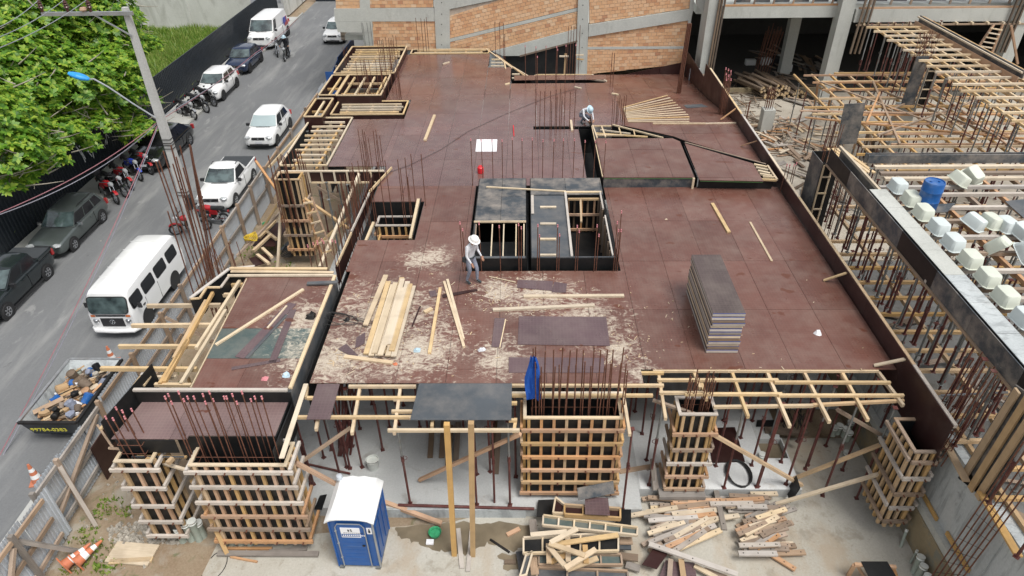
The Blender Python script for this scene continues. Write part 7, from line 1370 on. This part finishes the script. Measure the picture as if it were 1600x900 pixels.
b = MB(); b.prism([(x0s+.2,yf_+.25),(x1s-.2,yf_+.25),(x1s-.25,yb_-.5),(x0s+.25,yb_-.75)], SB+.03, .3, 'soil'); tag(b.build('rubbish'), 'fine rubbish filling the skip', kind='stuff')
def cone(label, M_):
    t = T('traffic_cone', label, 'traffic cone', M_.translation); t.matrix_local = M_; WM[t.name] = M_
    def rz2(z): return .155-.125*(z-.03)/.72
    b = MB(); b.box(-.2,.2,-.2,.2,0,.035,'cone_orange'); b.build('base', t, local=True)
    for k, (z0, z1, m) in enumerate(((.03,.20,'cone_orange'),(.20,.34,'white_plastic'),(.34,.46,'cone_orange'),(.46,.58,'white_plastic'),(.58,.75,'cone_orange'))):
        b = MB(); b.lathe([(rz2(z0),z0),(rz2(z1),z1)]+([(rz2(z1)*.4,z1+.01)] if k == 4 else []), m, 16); b.build('band', t, smooth=True, local=True)
for (u, v, lb_) in ((60,752,'orange and white traffic cone alone on the road at the lower left'),(178,566,'traffic cone standing in front of the white microbus')): p = P(u,v,SZ); cone(lb_, Matrix.Translation(p) @ Matrix.Rotation(.3,4,'Z'))
for (u, v, a, lb_) in ((99,885,40,'traffic cone lying on its side against the hoarding, base towards us'),(118,880,55,'second fallen cone leaning on the first, striped tip upwards')):
    p = P(u,v,GZ+.2); cone(lb_, Matrix.Translation(p) @ Matrix.Rotation(R_(-35),4,'Z') @ Matrix.Rotation(R_(-82),4,'X'))

# ================================================================= LOOSE THINGS ON THE DECK
def loose(name, label, cat, u0, v0, u1, v1, z=DZ, w=.1, h=.04, mat='wood_fresh', group=None, lift=0., roll=0.):
    a, c = P(u0,v0,z+h/2+lift), P(u1,v1,z+h/2+lift); return tag(bar(name, None, a, c, w, h, mat, roll=roll), label, cat, group)
GP = 'fresh planks stacked on the sawdust'
pl = [(505+6,767,567,430),(572,557,604,430),(0,0,0,0)]
k = 0
for (u0, v0, u1, v1) in ((572,553,607,440),(580,556,614,445),(590,556,622,446),(598,552,628,434),(606,556,636,445),(615,557,646,447),(571,508,603,430),(585,552,618,442),(601,540,629,436),(612,548,641,444),(594,555,632,450),(608,538,637,440)):
    loose('plank', ('fresh pale plank in the bottom layer of the deck stack','fresh pale plank in the middle layer of the deck stack','fresh pale plank on top of the deck stack')[k//4], 'plank', u0, v0, u1, v1, DZ, .15, .045, 'wood_pale' if k % 3 else 'wood_fresh', GP, lift=.05+.047*(k//4)); k += 1
loose('plank', 'short crosswise plank under the foot of the plank stack', 'plank', 538,557,614,567, w=.12, h=.05, mat='wood_fresh')
for (u0,v0,u1,v1,w_,m,lb_) in ((671,552,688,450,.09,'wood_fresh','narrow plank lying left of the crossed pair'),(694,440,725,542,.08,'wood_fresh','left plank of the crossed pair near the standing worker'),(699,437,724,530,.08,'wood_pale','right plank of the crossed pair near the standing worker'),(664,219,679,180,.13,'wood_fresh','thick plank on the wet rear part of the deck'),(818,463,975,462,.12,'wood_pale','long plank lying crosswise in front of the core'),(770,484,929,477,.12,'wood_pale','long plank just nearer than the crosswise plank'),
        (1113,318,1139,363,.12,'wood_fresh','plank lying behind the stack of form panels'),(1172,347,1206,408,.07,'wood_fresh','thin batten between the panel stack and the edge wall'),(1287,438,1327,425,.09,'wood_fresh','batten leaning over the edge wall halfway along'),(1366,571,1419,560,.10,'wood_pale','batten leaning over the front end of the edge wall'),(1126,187,1152,168,.06,'wood_orange','thin lath leaning on the edge wall by the ramp'),(1158,228,1186,219,.06,'wood_orange','thin lath leaning over the edge wall near the wedge'),
        (1020,193,1102,193,.1,'wood_fresh','long batten at the top of the ramp'),(1102,193,1150,192,.05,'wood_pale','thin end batten by the edge wall on the ramp'),(663,488,675,482,.12,'wood_fresh','short block beside the plank stack'),(1096,412,1101,420,.05,'wood_pale','tiny chip of wood behind the panel stack'),(692,100,702,97,.08,'wood_pale','small pale block far back on the deck'),(898,136,908,138,.08,'wood_pale','small pale block near the far slot'),(956,146,966,148,.1,'wood_pale','small pale block beside the twin bars'),(892,188,894,204,.1,'wood_pale','short batten propped at the slot end'),
        (789,132,796,130,.08,'wood_pale','tiny offcut by the far timber edge'),(735,292,883,299,.07,'wood_pale','long lath lying on the black core panel')):
    zz = DZ
    if lb_.startswith('batten leaning') or 'leaning' in lb_: zz = DZ
    o = None
    if 'black core' in lb_: loose('plank', lb_, 'plank', 760,292,884,299, 3.9, w_, .04, m)
    elif 'leaning' in lb_:
        tag(bar('batten', None, P(u0,v0,DZ+.03), PX(u1,v1,9.95), w_, .04, m), lb_, 'batten')
    elif 'ramp' in lb_: loose('batten', lb_, 'batten', u0,v0,u1,v1,DZ,w_,.05,m)
    else: loose('plank', lb_, 'plank', u0, v0, u1, v1, zz, w_, .06 if w_ > .07 else .03, m)
for k in range(12):
    f = k/11; u0, v0 = 973+8*f, 168+22*f; u1, v1 = 1043+34*min(1,f*1.3), 149+41*f
    a, c = P(u0,v0,3.4), P(u1,v1,3.2); a.z = rz(a.y)+.04; c.z = rz(c.y)+.04
    for _ in range(3): a = P(u0,v0,rz(a.y)+.04); c = P(u1,v1,rz(c.y)+.04)
    tag(bar('batten', None, a, c, .055, .035, 'wood_pale' if k % 3 else 'wood_fresh'), 'pale batten in the fan laid out at the top of the ramp', 'batten', 'battens fanned out on the ramp')
# things on the road-side platform
for (u0,v0,u1,v1,w_,m,lb_,nm) in ((337,539,474,452,.09,'wood_pale','long pale batten diagonally across the platform nearest the road','batten'),(374,559,457,474,.28,'ply_violet','long violet plywood strip running diagonally on the road side platform','plywood_strip'),(385,560,448,492,.10,'ply_slate','narrow dark strip beside the violet strip','plywood_strip'),(425,567,458,484,.2,'ply_violet','upright violet strip right of the diagonal ones','plywood_strip'),(362,576,438,563,.12,'ply_violet','short violet strip with pale edge near the platform front','plywood_strip'),(418,513,448,478,.05,'wood_pale','splinter lath between the strips','batten')):
    loose(nm, lb_, 'plank' if nm != 'batten' else 'batten', u0, v0, u1, v1, LZ, w_, .02 if 'ply' in m else .05, m)
tag(bar('plank', None, P(480,443,LZ+.06), P(528,441,LZ+.10), .14, .05, 'ply_slate'), 'dark plank bridging the trench beside the road side platform', 'plank')
# loose panels
def panel(label, px, z, mat, th=.02, lift=.004, name='plywood_sheet'):
    b = MB(); b.prism(ccw([tuple(P(u,v,z)[:2]) for u, v in px]), z+lift, z+lift+th, mat); return tag(b.build(name), label, 'plywood sheet')
panel('loose violet plywood sheet lying flat before the core', ((811,495),(947,496),(953,541),(809,539)), DZ, 'ply_violet'); panel('large plywood sheet at the front edge behind the blue cloth', ((795,559),(943,560),(946,583),(795,583)), DZ, 'ply_violet', lift=.002)
panel('black plywood sheet lying over the open joists at the front', ((655,600),(800,600),(799,657),(641,657)), DZ+.0, 'ply_slate'); panel('narrow violet sheet bridging the front joists at the left', ((496,601),(531,601),(516,656),(479,656)), DZ, 'ply_violet')
panel('small violet strip right of the planks with a pale batten', ((773,498),(789,498),(784,543),(768,543)), DZ, 'ply_violet'); panel('small violet offcut beside the left plank of the trio', ((670,456),(681,454),(683,463),(673,465)), DZ, 'ply_violet'); panel('dark long strip near the standing worker', ((691,461),(745,452),(746,455),(692,466)), DZ, 'ply_dark')
panel('violet offcut left of the plank stack', ((557,528),(571,520),(570,537),(555,545)), DZ, 'ply_violet'); panel('grey l-shaped offcut at the foot of the planks', ((528,546),(541,538),(560,556),(555,560)), DZ, 'ply_violet'); panel('dark thin offcut right of the plank stack', ((655,480),(658,479),(645,511),(643,510)), DZ, 'ply_dark')
panel('brown offcut sheet before the core, left part', ((809,438),(864,440),(863,455),(808,450)), DZ, 'ply_violet'); panel('brown offcut sheet before the core, right part', ((866,441),(886,444),(884,458),(862,457)), DZ, 'ply_violet'); panel('white sheet of paper on the wet deck', ((745,218),(777,218),(776,237),(743,237)), DZ, 'paper', .004, .004, 'paper_sheet')
a = P(790,543,DZ); tag(bar('batten', None, P(781,543,DZ+.02), P(790,499,DZ+.02), .03,.02,'wood_pale'), 'thin batten along the small violet strip', 'batten'); tag(bar('batten', None, P(764,432,DZ+.02), P(806,441,DZ+.02), .03,.02,'wood_pale'), 'thin lath at the worker feet', 'batten')
# red can
rc = T('jerrycan', 'small red can standing on the deck near the paper sheet', 'can', P(751,270,DZ)); b = MB(); b.lathe([(0,0),(.12,0),(.13,.03),(.13,.24),(.10,.27),(0,.27)], 'red_can', 12, tuple(P(751,270,DZ))); b.build('can', rc, smooth=True); b = MB(); c0 = P(751,270,DZ); b.tube([c0+Vector((-.09,0,.26)), c0+Vector((-.05,0,.33)), c0+Vector((.05,0,.33)), c0+Vector((.09,0,.26))], .012, 'red_can', 6); b.build('handle', rc)
tag(rod('red_stake', None, P(803,213,DZ), P(802,196,DZ+.1), .025, 'red_can'), 'short red stick on the deck left of the slot', 'stick')
for (u,v,m,lb_,s) in ((753,547,'cloth_white','crumpled pale bag beside the long plank',.11),(652,548,'helmet_blue','crumpled white and red wrapper right of the plank stack',.13),(618,569,'cone_orange','small reddish rag at the foot of the plank stack',.07),(414,592,'cap_pink','crumpled pinkish paper on the road side platform',.10),(448,587,'helmet_blue','pale blue scrap on the road side platform edge',.12),(1278,521,'paper','crumpled clear bag alone on the right part of the deck',.13),(542,500,'steel_dark','dark tangle of cable ends left of the plank stack',.1),(486,495,'steel_dark','dark ball of netting on the platform rim',.2),(1041,343,'wood_pale','pale chip on the deck behind the panel stack',.05)):
    p = P(u,v,LZ if u < 490 else DZ); b = MB(); rg = random.Random(u)
    vs = [(p.x+s*math.cos(a)*rg.uniform(.6,1.2), p.y+s*math.sin(a)*rg.uniform(.6,1.2), p.z+.006) for a in np.linspace(0,6.28,9)[:-1]]+[(p.x+s*.55*math.cos(a)*rg.uniform(.5,1.3), p.y+s*.55*math.sin(a), p.z+s*rg.uniform(.25,.8)) for a in np.linspace(0,6.28,9)[:-1]]
    b.add(vs, [tuple(range(8,16))]+[(i,(i+1)%8,8+(i+1)%8,8+i) for i in range(8)], m); tag(b.build('crumpled_scrap'), lb_, 'litter')
b = MB(); c0 = P(538,498,DZ+.02)
for k in range(4): b.tube([c0+Vector(((.45+.1*k)*math.cos(a+k)+.2*k-.3, .3*math.sin(a+.4*k), .01*k)) for a in np.linspace(0,6.28,16)[:-1]], .010, 'cable_black', 4, True)
tag(b.build('cable_tangle'), 'thin black cable looped in the sawdust left of the planks', 'cable')
# many small sawdust chips and offcuts
b = MB(); rg = random.Random(3)
for k in range(600):
    cx, cy, r = rg.choice(((-4.3,16.3,2.4),(-3.0,14.8,2.),(-5,14.3,.7),(1.4,15.9,2.2),(.5,17.3,1.6),(-1,17.2,1.2),(-3.2,19.2,1.),(2.6,14.6,1.2),(5,15,4)))
    x = cx+rg.gauss(0,.45)*r; y = cy+rg.gauss(0,.42)*r
    if not (-5.6 < x < 9.6 and 13.4 < y < 18.4): continue
    if k > 840: x, y = rg.uniform(-5.5,9.5), rg.uniform(13.9,18.3)
    a = rg.uniform(0,6.3); L = rg.uniform(.01,.035) if k % 9 else rg.uniform(.04,.11); b.beam((x-L*math.cos(a),y-L*math.sin(a),DZ+.010),(x+L*math.cos(a),y+L*math.sin(a),DZ+.014), rg.uniform(.01,.025), .008, rg.choice(('wood_pale','wood_fresh')))
tag(b.build('wood_chips', recalc=False), 'splinters and chips strewn in the sawdust', kind='stuff')
# stack of form panels
ps = Vector(P(1128,551,DZ)); S0, S1, S2, S3 = P(1103,551,DZ), P(1152,551,DZ), P(1131,470,DZ), P(1074,468,DZ)
x0s, x1s, y0s, y1s = S0.x, S1.x, S0.y, P(1073,456,DZ).y
n = 13; hh = 1.35/n
for k in range(n):
    z = DZ+.01+k*hh; jx, jy = random.uniform(-.03,.03), random.uniform(-.03,.03); t = T('form_panel', 'framed form panel in the tall leaning stack on the deck' if k < n-1 else 'top framed form panel of the tall stack, brown face up', 'form panel', ((x0s+x1s)/2+jx,(y0s+y1s)/2+jy,z), 0, 'stacked form panels')
    a, c, d, e = x0s+jx, x1s+jx, y0s+jy, y1s+jy
    for (p, q) in (((a,d+.02),(c,d+.02)),((a,e-.02),(c,e-.02)),((a+.02,d+.041),(a+.02,e-.041)),((c-.02,d+.041),(c-.02,e-.041))): bar('frame', t, (*p,z+hh*.40), (*q,z+hh*.40), .04, hh*.74, 'wood_white' if k % 4 == 3 or k in (0,12) else ('wood_grey','wood_old','wood_pale')[k % 3])
    box('face_panel', t, a, c, d, e, z+hh*.80, z+hh*.97, 'ply_stack'); box('edge_paint', t, a-.002, c+.002, d-.003, d-.001, z+hh*.80, z+hh*.97, 'ply_edge_blue')
# blue cloth hung on the bars
b = MB(); vs = []; N = 7; a0, a1 = PY(833,556,12.7), PY(833,622,12.7); Mh = (a0.z-a1.z)
for j in range(9):
    for i in range(N): f = j/8; wd = .07+.14*min(1,f*2)*(1-.2*f); x = a0.x+(i/(N-1)-.5)*2*wd+.02*math.sin(j); vs.append((x, 12.66+.05*math.sin(i*2.1+j*.7), a0.z-Mh*f-(.06*math.sin(i*1.7) if j == 8 else 0)))
m = len(vs); vs += [(v[0],v[1]+.012,v[2]) for v in vs]; fs = [(j*N+i,j*N+i+1,(j+1)*N+i+1,(j+1)*N+i) for j in range(8) for i in range(N-1)]; fs += [tuple(m+q for q in f[::-1]) for f in fs]; b.add(vs, fs, 'blue_cloth'); tag(b.build('hanging_cloth', smooth=True), 'blue cloth hanging from a starter bar at the front deck edge', 'cloth')
# posts and braces in front
for (u0,v0,u1,v1,lb_) in ((710,867,698,662,'left tall yellow post standing on the yard before the deck'),(739,892,736,660,'right tall yellow post standing on the yard before the deck')):
    f = P(u0,v0 if u0 < 720 else 868,GZ); c = PY(u1,v1,f.y+.02); tag(bar('timber_post', None, f, c, .13, .12, 'wood_yellow', up=(0,1,0)), lb_, 'post')
for (u0,v0,z0,u1,v1,z1,w_,m,lb_) in ((813,678,2.9,655,750,.1,.1,'wood_orange','long diagonal brace behind the tall yellow posts'),(462,723,2.6,524,756,1.55,.1,'wood_orange','short brace ending on the toilet vent'),(463,727,2.2,548,668,2.9,.08,'wood_old','dark brace rising to the left joists'),(598,784,.05,690,818,-.2,.12,'wood_orange','heavy timber lying behind the blue toilet'),(1110,676,2.4,1253,758,.05,.1,'wood_yellow','brace from the narrow column form down to the pad edge'),(1165,680,2.6,1400,686,2.6,.0,'wood_old',''),
        (1198,792,-.25,1417,728,1.6,.09,'wood_pale','very long pale brace running up to the right column form'),(1240,748,.1,1398,686,2.2,.09,'wood_yellow','yellowish brace from the pad to the right column form'),(1308,640,2.9,1395,690,1.6,.09,'wood_old','dark brace behind the right hand props'),(1100,652,2.9,1020,625,3.1,.08,'wood_old','old short timber behind the narrow column form'),(300,750,2.0,355,866,-.3,.11,'wood_yellow','yellow plank leaning against the big left column form'),(255,724,2.5,294,735,2.5,.07,'wood_pale','pale board tied between the two left column forms'),
        (1425,745,1.6,1466,835,.4,.08,'wood_yellow','short yellow batten on the retaining wall face')):
    if w_ == 0 or u0 == 1425: continue
    tag(bar('brace_timber', None, P(u0,v0,z0), P(u1,v1,z1), w_, w_*.9, m), lb_, 'timber brace')
tag(bar('form_panel', None, P(1232,776,-.2), P(1247,753,.45), .42, .03, 'ply_black'), 'small black panel tilted at the pad edge under the brace', 'panel'); panel('brown sheet lying on the pad under the deck', ((1104,670),(1148,668),(1164,722),(1112,724)), 0, 'ply_dark'); panel('small black sheet on the pad', ((1183,657),(1212,657),(1209,667),(1181,667)), 0.01, 'ply_black')
panel('black sheet on the slab beside the big left column', ((500,775),(511,773),(503,797),(491,796)), 0.01, 'ply_black'); panel('black sheet tilted on trestle legs at the bottom right', ((1345,878),(1386,878),(1402,905),(1360,908)), .35, 'ply_black')
ts = T('trestle', 'low timber trestle under the tilted black sheet at the bottom right', 'trestle', P(1365,895,GZ))
for (a, c) in (((1335,883,.3),(1325,900,GZ)),((1338,881,.3),(1352,905,GZ)),((1395,885,.3),(1402,905,GZ))): bar('leg', ts, P(a[0],a[1],a[2]), P(c[0],c[1],c[2]), .09, .07, 'wood_orange')
bar('rail', ts, P(1335,882,.32), P(1400,886,.32), .08, .07, 'wood_orange')
b = MB(); c0 = P(1154,740,.05)
for k in range(3): b.tube([c0+Vector(((.30+.03*k)*math.cos(a),.48*math.sin(a),.02*k)) for a in np.linspace(0,6.28,20)[:-1]], .022, 'cable_black', 5, True)
tag(b.build('hose_coil'), 'black hose coil lying on the white pad', 'hose')
b = MB(); c0 = P(336,884,GZ+.02); b.tube([c0+Vector((.28*math.cos(a)+.1*a/6,.42*math.sin(a),0)) for a in np.linspace(-2.4,2.6,16)], .012, 'cable_black', 5); tag(b.build('cable_loop'), 'thin black cable loop on the yard concrete below the leaning plank', 'cable')
for (u0,v0,u1,v1,w_,m,lb_) in ((174,862,240,868,.62,'wood_pale','wide pale board lying on the soil by the rubble'),(171,878,238,874,.14,'wood_fresh','fresh short plank in front of the wide board'),(420,862,480,857,.12,'wood_grey','grey plank end lying below the big left column form'),(350,857,425,857,.08,'wood_orange','thin reddish timber along the left column foot'),(716,826,722,888,.12,'wood_white','left holed batten lying between the yellow posts'),(737,828,731,893,.11,'wood_white','right holed batten lying beside the yellow post'),(792,836,812,826,.12,'wood_orange','short orange block at the puddle edge'),(766,843,796,863,.05,'steel_dark','thin dark rod lying in the puddle'),(788,878,806,878,.12,'wood_dark','dark block in the small puddle'),(360,870,402,878,.05,'wood_orange','thin rod on the yard concrete'),(1010,733,1028,727,.1,'wood_old','grey plank behind the widest column, right')):
    loose('plank', lb_, 'plank', u0,v0,u1,v1, GZ+.017 if v0 > 790 else 0, w_, .05, m)
loose('plank', 'grey plank on the slab between the two column forms', 'plank', 968,737,1028,727,0,.14,.05,'wood_old')
for k, (u, v) in enumerate(((672,690),(700,705),(690,690),(712,700),(770,690),(775,715))): tag(bar('dark_plank', None, P(u,v+25,.05), P(u+4,v-40,.15), .16, .06, 'wood_dark'), 'dark plank lying on the slab behind the yellow posts', 'plank', 'dark planks on the slab')
bk_ = T('paint_bucket', 'plaster spattered bucket on the slab under the left joists', 'bucket', P(584,731,0)); b = MB(); c0 = P(584,731,0); b.lathe([(0,0),(.15,0),(.19,.34),(.20,.36),(.18,.36),(.17,.3),(0,.29)], 'pipe_white', 16, tuple(c0)); b.build('pail', bk_, smooth=True); b = MB(); b.tube([c0+Vector((.19*math.cos(a),.19*math.sin(a)-.0,.34-.06*math.sin(a))) for a in np.linspace(3.3,6.1,8)], .008, 'steel_dark', 4); b.build('handle', bk_)
gp = T('plastic_basin', 'turquoise basin with a white cup at the puddle edge', 'basin', P(680,838,GZ)); b = MB(); b.lathe([(0,.05),(.15,.05),(.17,.14),(.18,.15)], 'green_plastic', 16, tuple(P(680,836,GZ+.02))); b.build('bowl', gp, smooth=True); b = MB(); c0 = P(672,848,GZ+.03); b.box(c0.x-.1,c0.x+.1,c0.y-.07,c0.y+.07,c0.z,c0.z+.06,'paper'); b.build('cup', gp)
tag(rod('steel_tube', None, P(622,789,.05), P(835,795,.05), .045, 'prop_red'), 'long red tube lying along the slab edge', 'steel tube'); sheet_ = box('curb_face', None, -5.2, 0.0, 11.93, 11.975, GZ-.02, -.0, 'concrete_wall'); tag(sheet_, kind='structure')
# ------------------------------------------------ scrap timber heaps in the yard
HG = 'holed waler boards in the big heap'
def heap(lst, label, group, z0=GZ, holes=True):
    for k, (u0,v0,u1,v1,lv,m) in enumerate(lst):
        jz = random.uniform(0,.03); a, c = P(u0,v0,z0+.04+.055*lv+jz), P(u1,v1,z0+.04+.055*lv+jz+random.uniform(.002,.02)); t = T('holed_board', (label if not group else {'wood_old':'brown ','wood_orange':'orange ','wood_pale':'pale ','wood_white':'whitish ','wood_grey':'grey '}[m]+label+(' on top' if lv > 3 else ' at the bottom' if lv < 2 else '')) if holes else label, 'timber', a.lerp(c,.5), group=group); w_ = random.uniform(.12,.15)
        bar('board', t, a, c, w_, .055, m); d = (c-a)
        if holes:
            for f in (.12,.5,.88): h_ = a.lerp(c,f); rod('bolt_hole', t, h_+Vector((0,0,.024)), h_+Vector((0,0,.032)), .018, 'steel_dark', 6)
WMs = ('wood_old','wood_orange','wood_pale','wood_white','wood_grey','wood_old','wood_old')
rg = random.Random(11); L_ = []
for k in range(88):
    cu, cv = 1068+rg.gauss(0,20), 778+ (k/88)*72+rg.gauss(0,5); a = rg.uniform(-12,8) if cv < 815 else rg.uniform(-40,-15); L = rg.uniform(22,42); L_.append((cu-L*math.cos(R_(a)), cv-L*math.sin(R_(a))*.8, cu+L*math.cos(R_(a)), cv+L*math.sin(R_(a))*.8, rg.randint(0,4), rg.choice(WMs)))
heap(L_, 'used holed board in the left half of the big yard heap', HG+', left')
L_ = []
for k in range(84):
    cu, cv = 1196+rg.gauss(0,11)-(24 if k < 20 else 0), 776+(k/84)*88+rg.gauss(0,4); a = rg.uniform(-10,6) if (k < 22 or k > 66) else rg.uniform(-50,-12); L = rg.uniform(18,34); L_.append((cu-L*math.cos(R_(a)), cv-L*math.sin(R_(a))*.8, cu+L*math.cos(R_(a)), cv+L*math.sin(R_(a))*.8, rg.randint(0,5), rg.choice(WMs)))
heap(L_, 'used holed board in the right half of the big yard heap', HG+', right')
heap([(1117,758,1132,828,4,'wood_grey')], 'long grey board standing out alone between the two heap halves', None); heap([(1014,850,1153,898,6,'wood_white')], 'longest whitish board lying across the front of the heap', None); heap([(1207,868,1243,890,1,'wood_orange')], 'single board fallen clear at the right foot of the heap', None)
heap([(1003,780,1048,775,2,'wood_old'),(1010,800,1030,797,1,'wood_pale')], 'stray board at the far left tip of the heap', 'stray boards at the left tip')
for (px, m, lb_, z) in ((((1003,883),(1023,855),(1046,862),(1026,890)),'ply_dark','brown framed offcut tilted in front of the heap',GZ+.25),(((1030,902),(1040,876),(1064,880),(1062,903)),'ply_violet','violet offcut low in the front of the heap',GZ+.12),(((1066,903),(1064,878),(1085,880),(1088,903)),'ply_violet','violet offcut right of its twin at the frame bottom',GZ+.14)): panel(lb_, px, z, m, .03)
heap([(1046,903,1048,874,4,'wood_old'),(1068,903,1064,874,4,'wood_yellow'),(1100,890,1135,903,2,'wood_old'),(1085,884,1120,903,3,'wood_pale')], 'short board among the violet offcuts at the frame bottom', 'short boards at the frame bottom', holes=False)
# framed formwork rubbish below the widest column
def ladderframe(label, px4, z, n, skin='ply_black', mat='wood_pale', th=.09, tilt=None):
    a, b_, c, d = [P(u,v,z) for u, v in px4]; t = T('framed_form', label, 'framed form', a)
    bb2 = MB(); bb2.prism(ccw([tuple(q[:2]) for q in (a,b_,c,d)]), z-.03, z-.01, skin); bb2.build('panel', t)
    for p, q in ((a,b_),(d,c)): bar('rail', t, p+Vector((0,0,.03)), q+Vector((0,0,.03)), .05, th, mat)
    for k in range(n+1): f = k/n; bar('rung', t, a.lerp(b_,f)+Vector((0,0,.02)), d.lerp(c,f)+Vector((0,0,.02)), .045, th*.8, mat)
    return t
ladderframe('long slanting ladder-like form below the widest column', ((849,807),(996,826),(995,838),(848,822)), .45, 6, 'ply_green'); ladderframe('dark framed form with four bays in the middle of the yard pile', ((818,842),(966,834),(966,862),(818,866)), .30, 5)
ladderframe('framed form at the front of the yard pile with dark skin', ((842,866),(970,868),(972,884),(842,884)), .12, 4, 'ply_green', 'wood_old'); ladderframe('lowest framed form cut by the frame bottom', ((840,888),(980,894),(982,912),(838,910)), .05, 3, 'ply_slate', 'wood_old'); ladderframe('narrow upright framed form at the left of the yard pile', ((822,868),(832,864),(822,900),(812,903)), .3, 1, 'ply_slate', 'wood_pale')
ladderframe('open tray form with sawdust lying under the violet panel', ((882,791),(969,797),(969,812),(882,806)), .6, 3, 'ply_dark', 'wood_yellow', .14); ladderframe('small brown framed form beside the tray', ((868,779),(882,790),(880,804),(864,803)), .55, 1, 'ply_dark', 'wood_pale')
panel('violet framed panel propped on the tray form', ((914,777),(950,779),(953,806),(914,804)), .8, 'ply_violet'); tag(bar('form_panel', None, P(932,776,.9), P(930,757,1.2), 1.0, .03, 'ply_blackworn'), 'cement-splashed dark panel leaning on the widest column', 'panel')
panel('black sheet under the tray form, left', ((841,782),(866,781),(866,806),(838,808)), .1, 'ply_black'); panel('black sheet under the tray form, right', ((966,796),(986,797),(986,822),(960,822)), .1, 'ply_black')
for (u0,v0,u1,v1,z,m,lb_) in ((860,848,902,826,.75,'wood_pale','upper left arm of the crossed pale frame'),(858,849,914,868,.74,'wood_fresh','middle arm of the crossed pale frame'),(856,852,884,886,.62,'wood_fresh','lower left arm of the crossed pale frame'),(883,888,931,858,.7,'wood_fresh','lower right arm of the crossed pale frame'),(870,850,966,836,.5,'wood_fresh','long batten beneath the crossed frame'),(887,836,888,878,.45,'wood_fresh','upright of the crossed frame'),(857,850,858,880,.4,'wood_yellow','left upright of the crossed frame'),(860,878,888,866,.4,'wood_yellow','short strut low in the crossed frame'),(886,890,934,872,.4,'wood_fresh','lowest batten of the crossed frame'),(829,836,886,831,.4,'wood_pale','batten at the left top of the pile'),(914,852,916,880,.45,'wood_yellow','short upright right of the crossed frame')):
    tag(bar('timber', None, P(u0,v0,z), P(u1,v1,z+.03), .13, .05, m), lb_, 'timber')
for (u0,v0,u1,v1,z,m,lb_) in ((832,812,836,846,.0,'wood_grey','grey board end at the left of the yard pile'),(925,866,962,866,.0,'wood_grey','grey board at the right of the framed forms'),(963,868,997,872,-.1,'wood_dark','dark board poking out to the right of the pile'),(968,845,988,845,.1,'wood_old','layered board ends right of the dark form'),(966,853,986,854,.0,'ply_slate','blue grey board end right of the dark form'),(978,882,1000,889,-.2,'wood_grey','thin grey stick at the right foot of the pile'),(833,870,836,898,.1,'wood_old','upright old board at the left front of the pile'),(812,862,818,898,-.2,'ply_slate','slate sheet edge at the far left of the pile')):
    tag(bar('board', None, P(u0,v0,z), P(u1,v1,z), .2, .05, m), lb_, 'board')
rc_ = T('rebar_mat', 'tangle of thin rusty stirrups on the slab under the right of the deck', 'rebar', P(1240,660,0))
for k in range(26): a = P(1240+random.uniform(-18,18),668+random.uniform(-14,8),.05); rod('stirrup', rc_, a, a+Vector((random.uniform(-.25,.25),random.uniform(.2,.9),random.uniform(0,.35))), .012, 'steel_dark', 5)
tag(bar('timber', None, P(1195,672,.05), P(1262,676,.05), .2, .1, 'wood_dark'), 'reddish timber lying at the back edge of the pad', 'timber')
# prototypes that were never placed
for o in [o for o in COL.objects if o.parent is None and o.matrix_local.translation.z < -60]:
    for c in list(o.children): bpy.data.objects.remove(c)
    bpy.data.objects.remove(o)
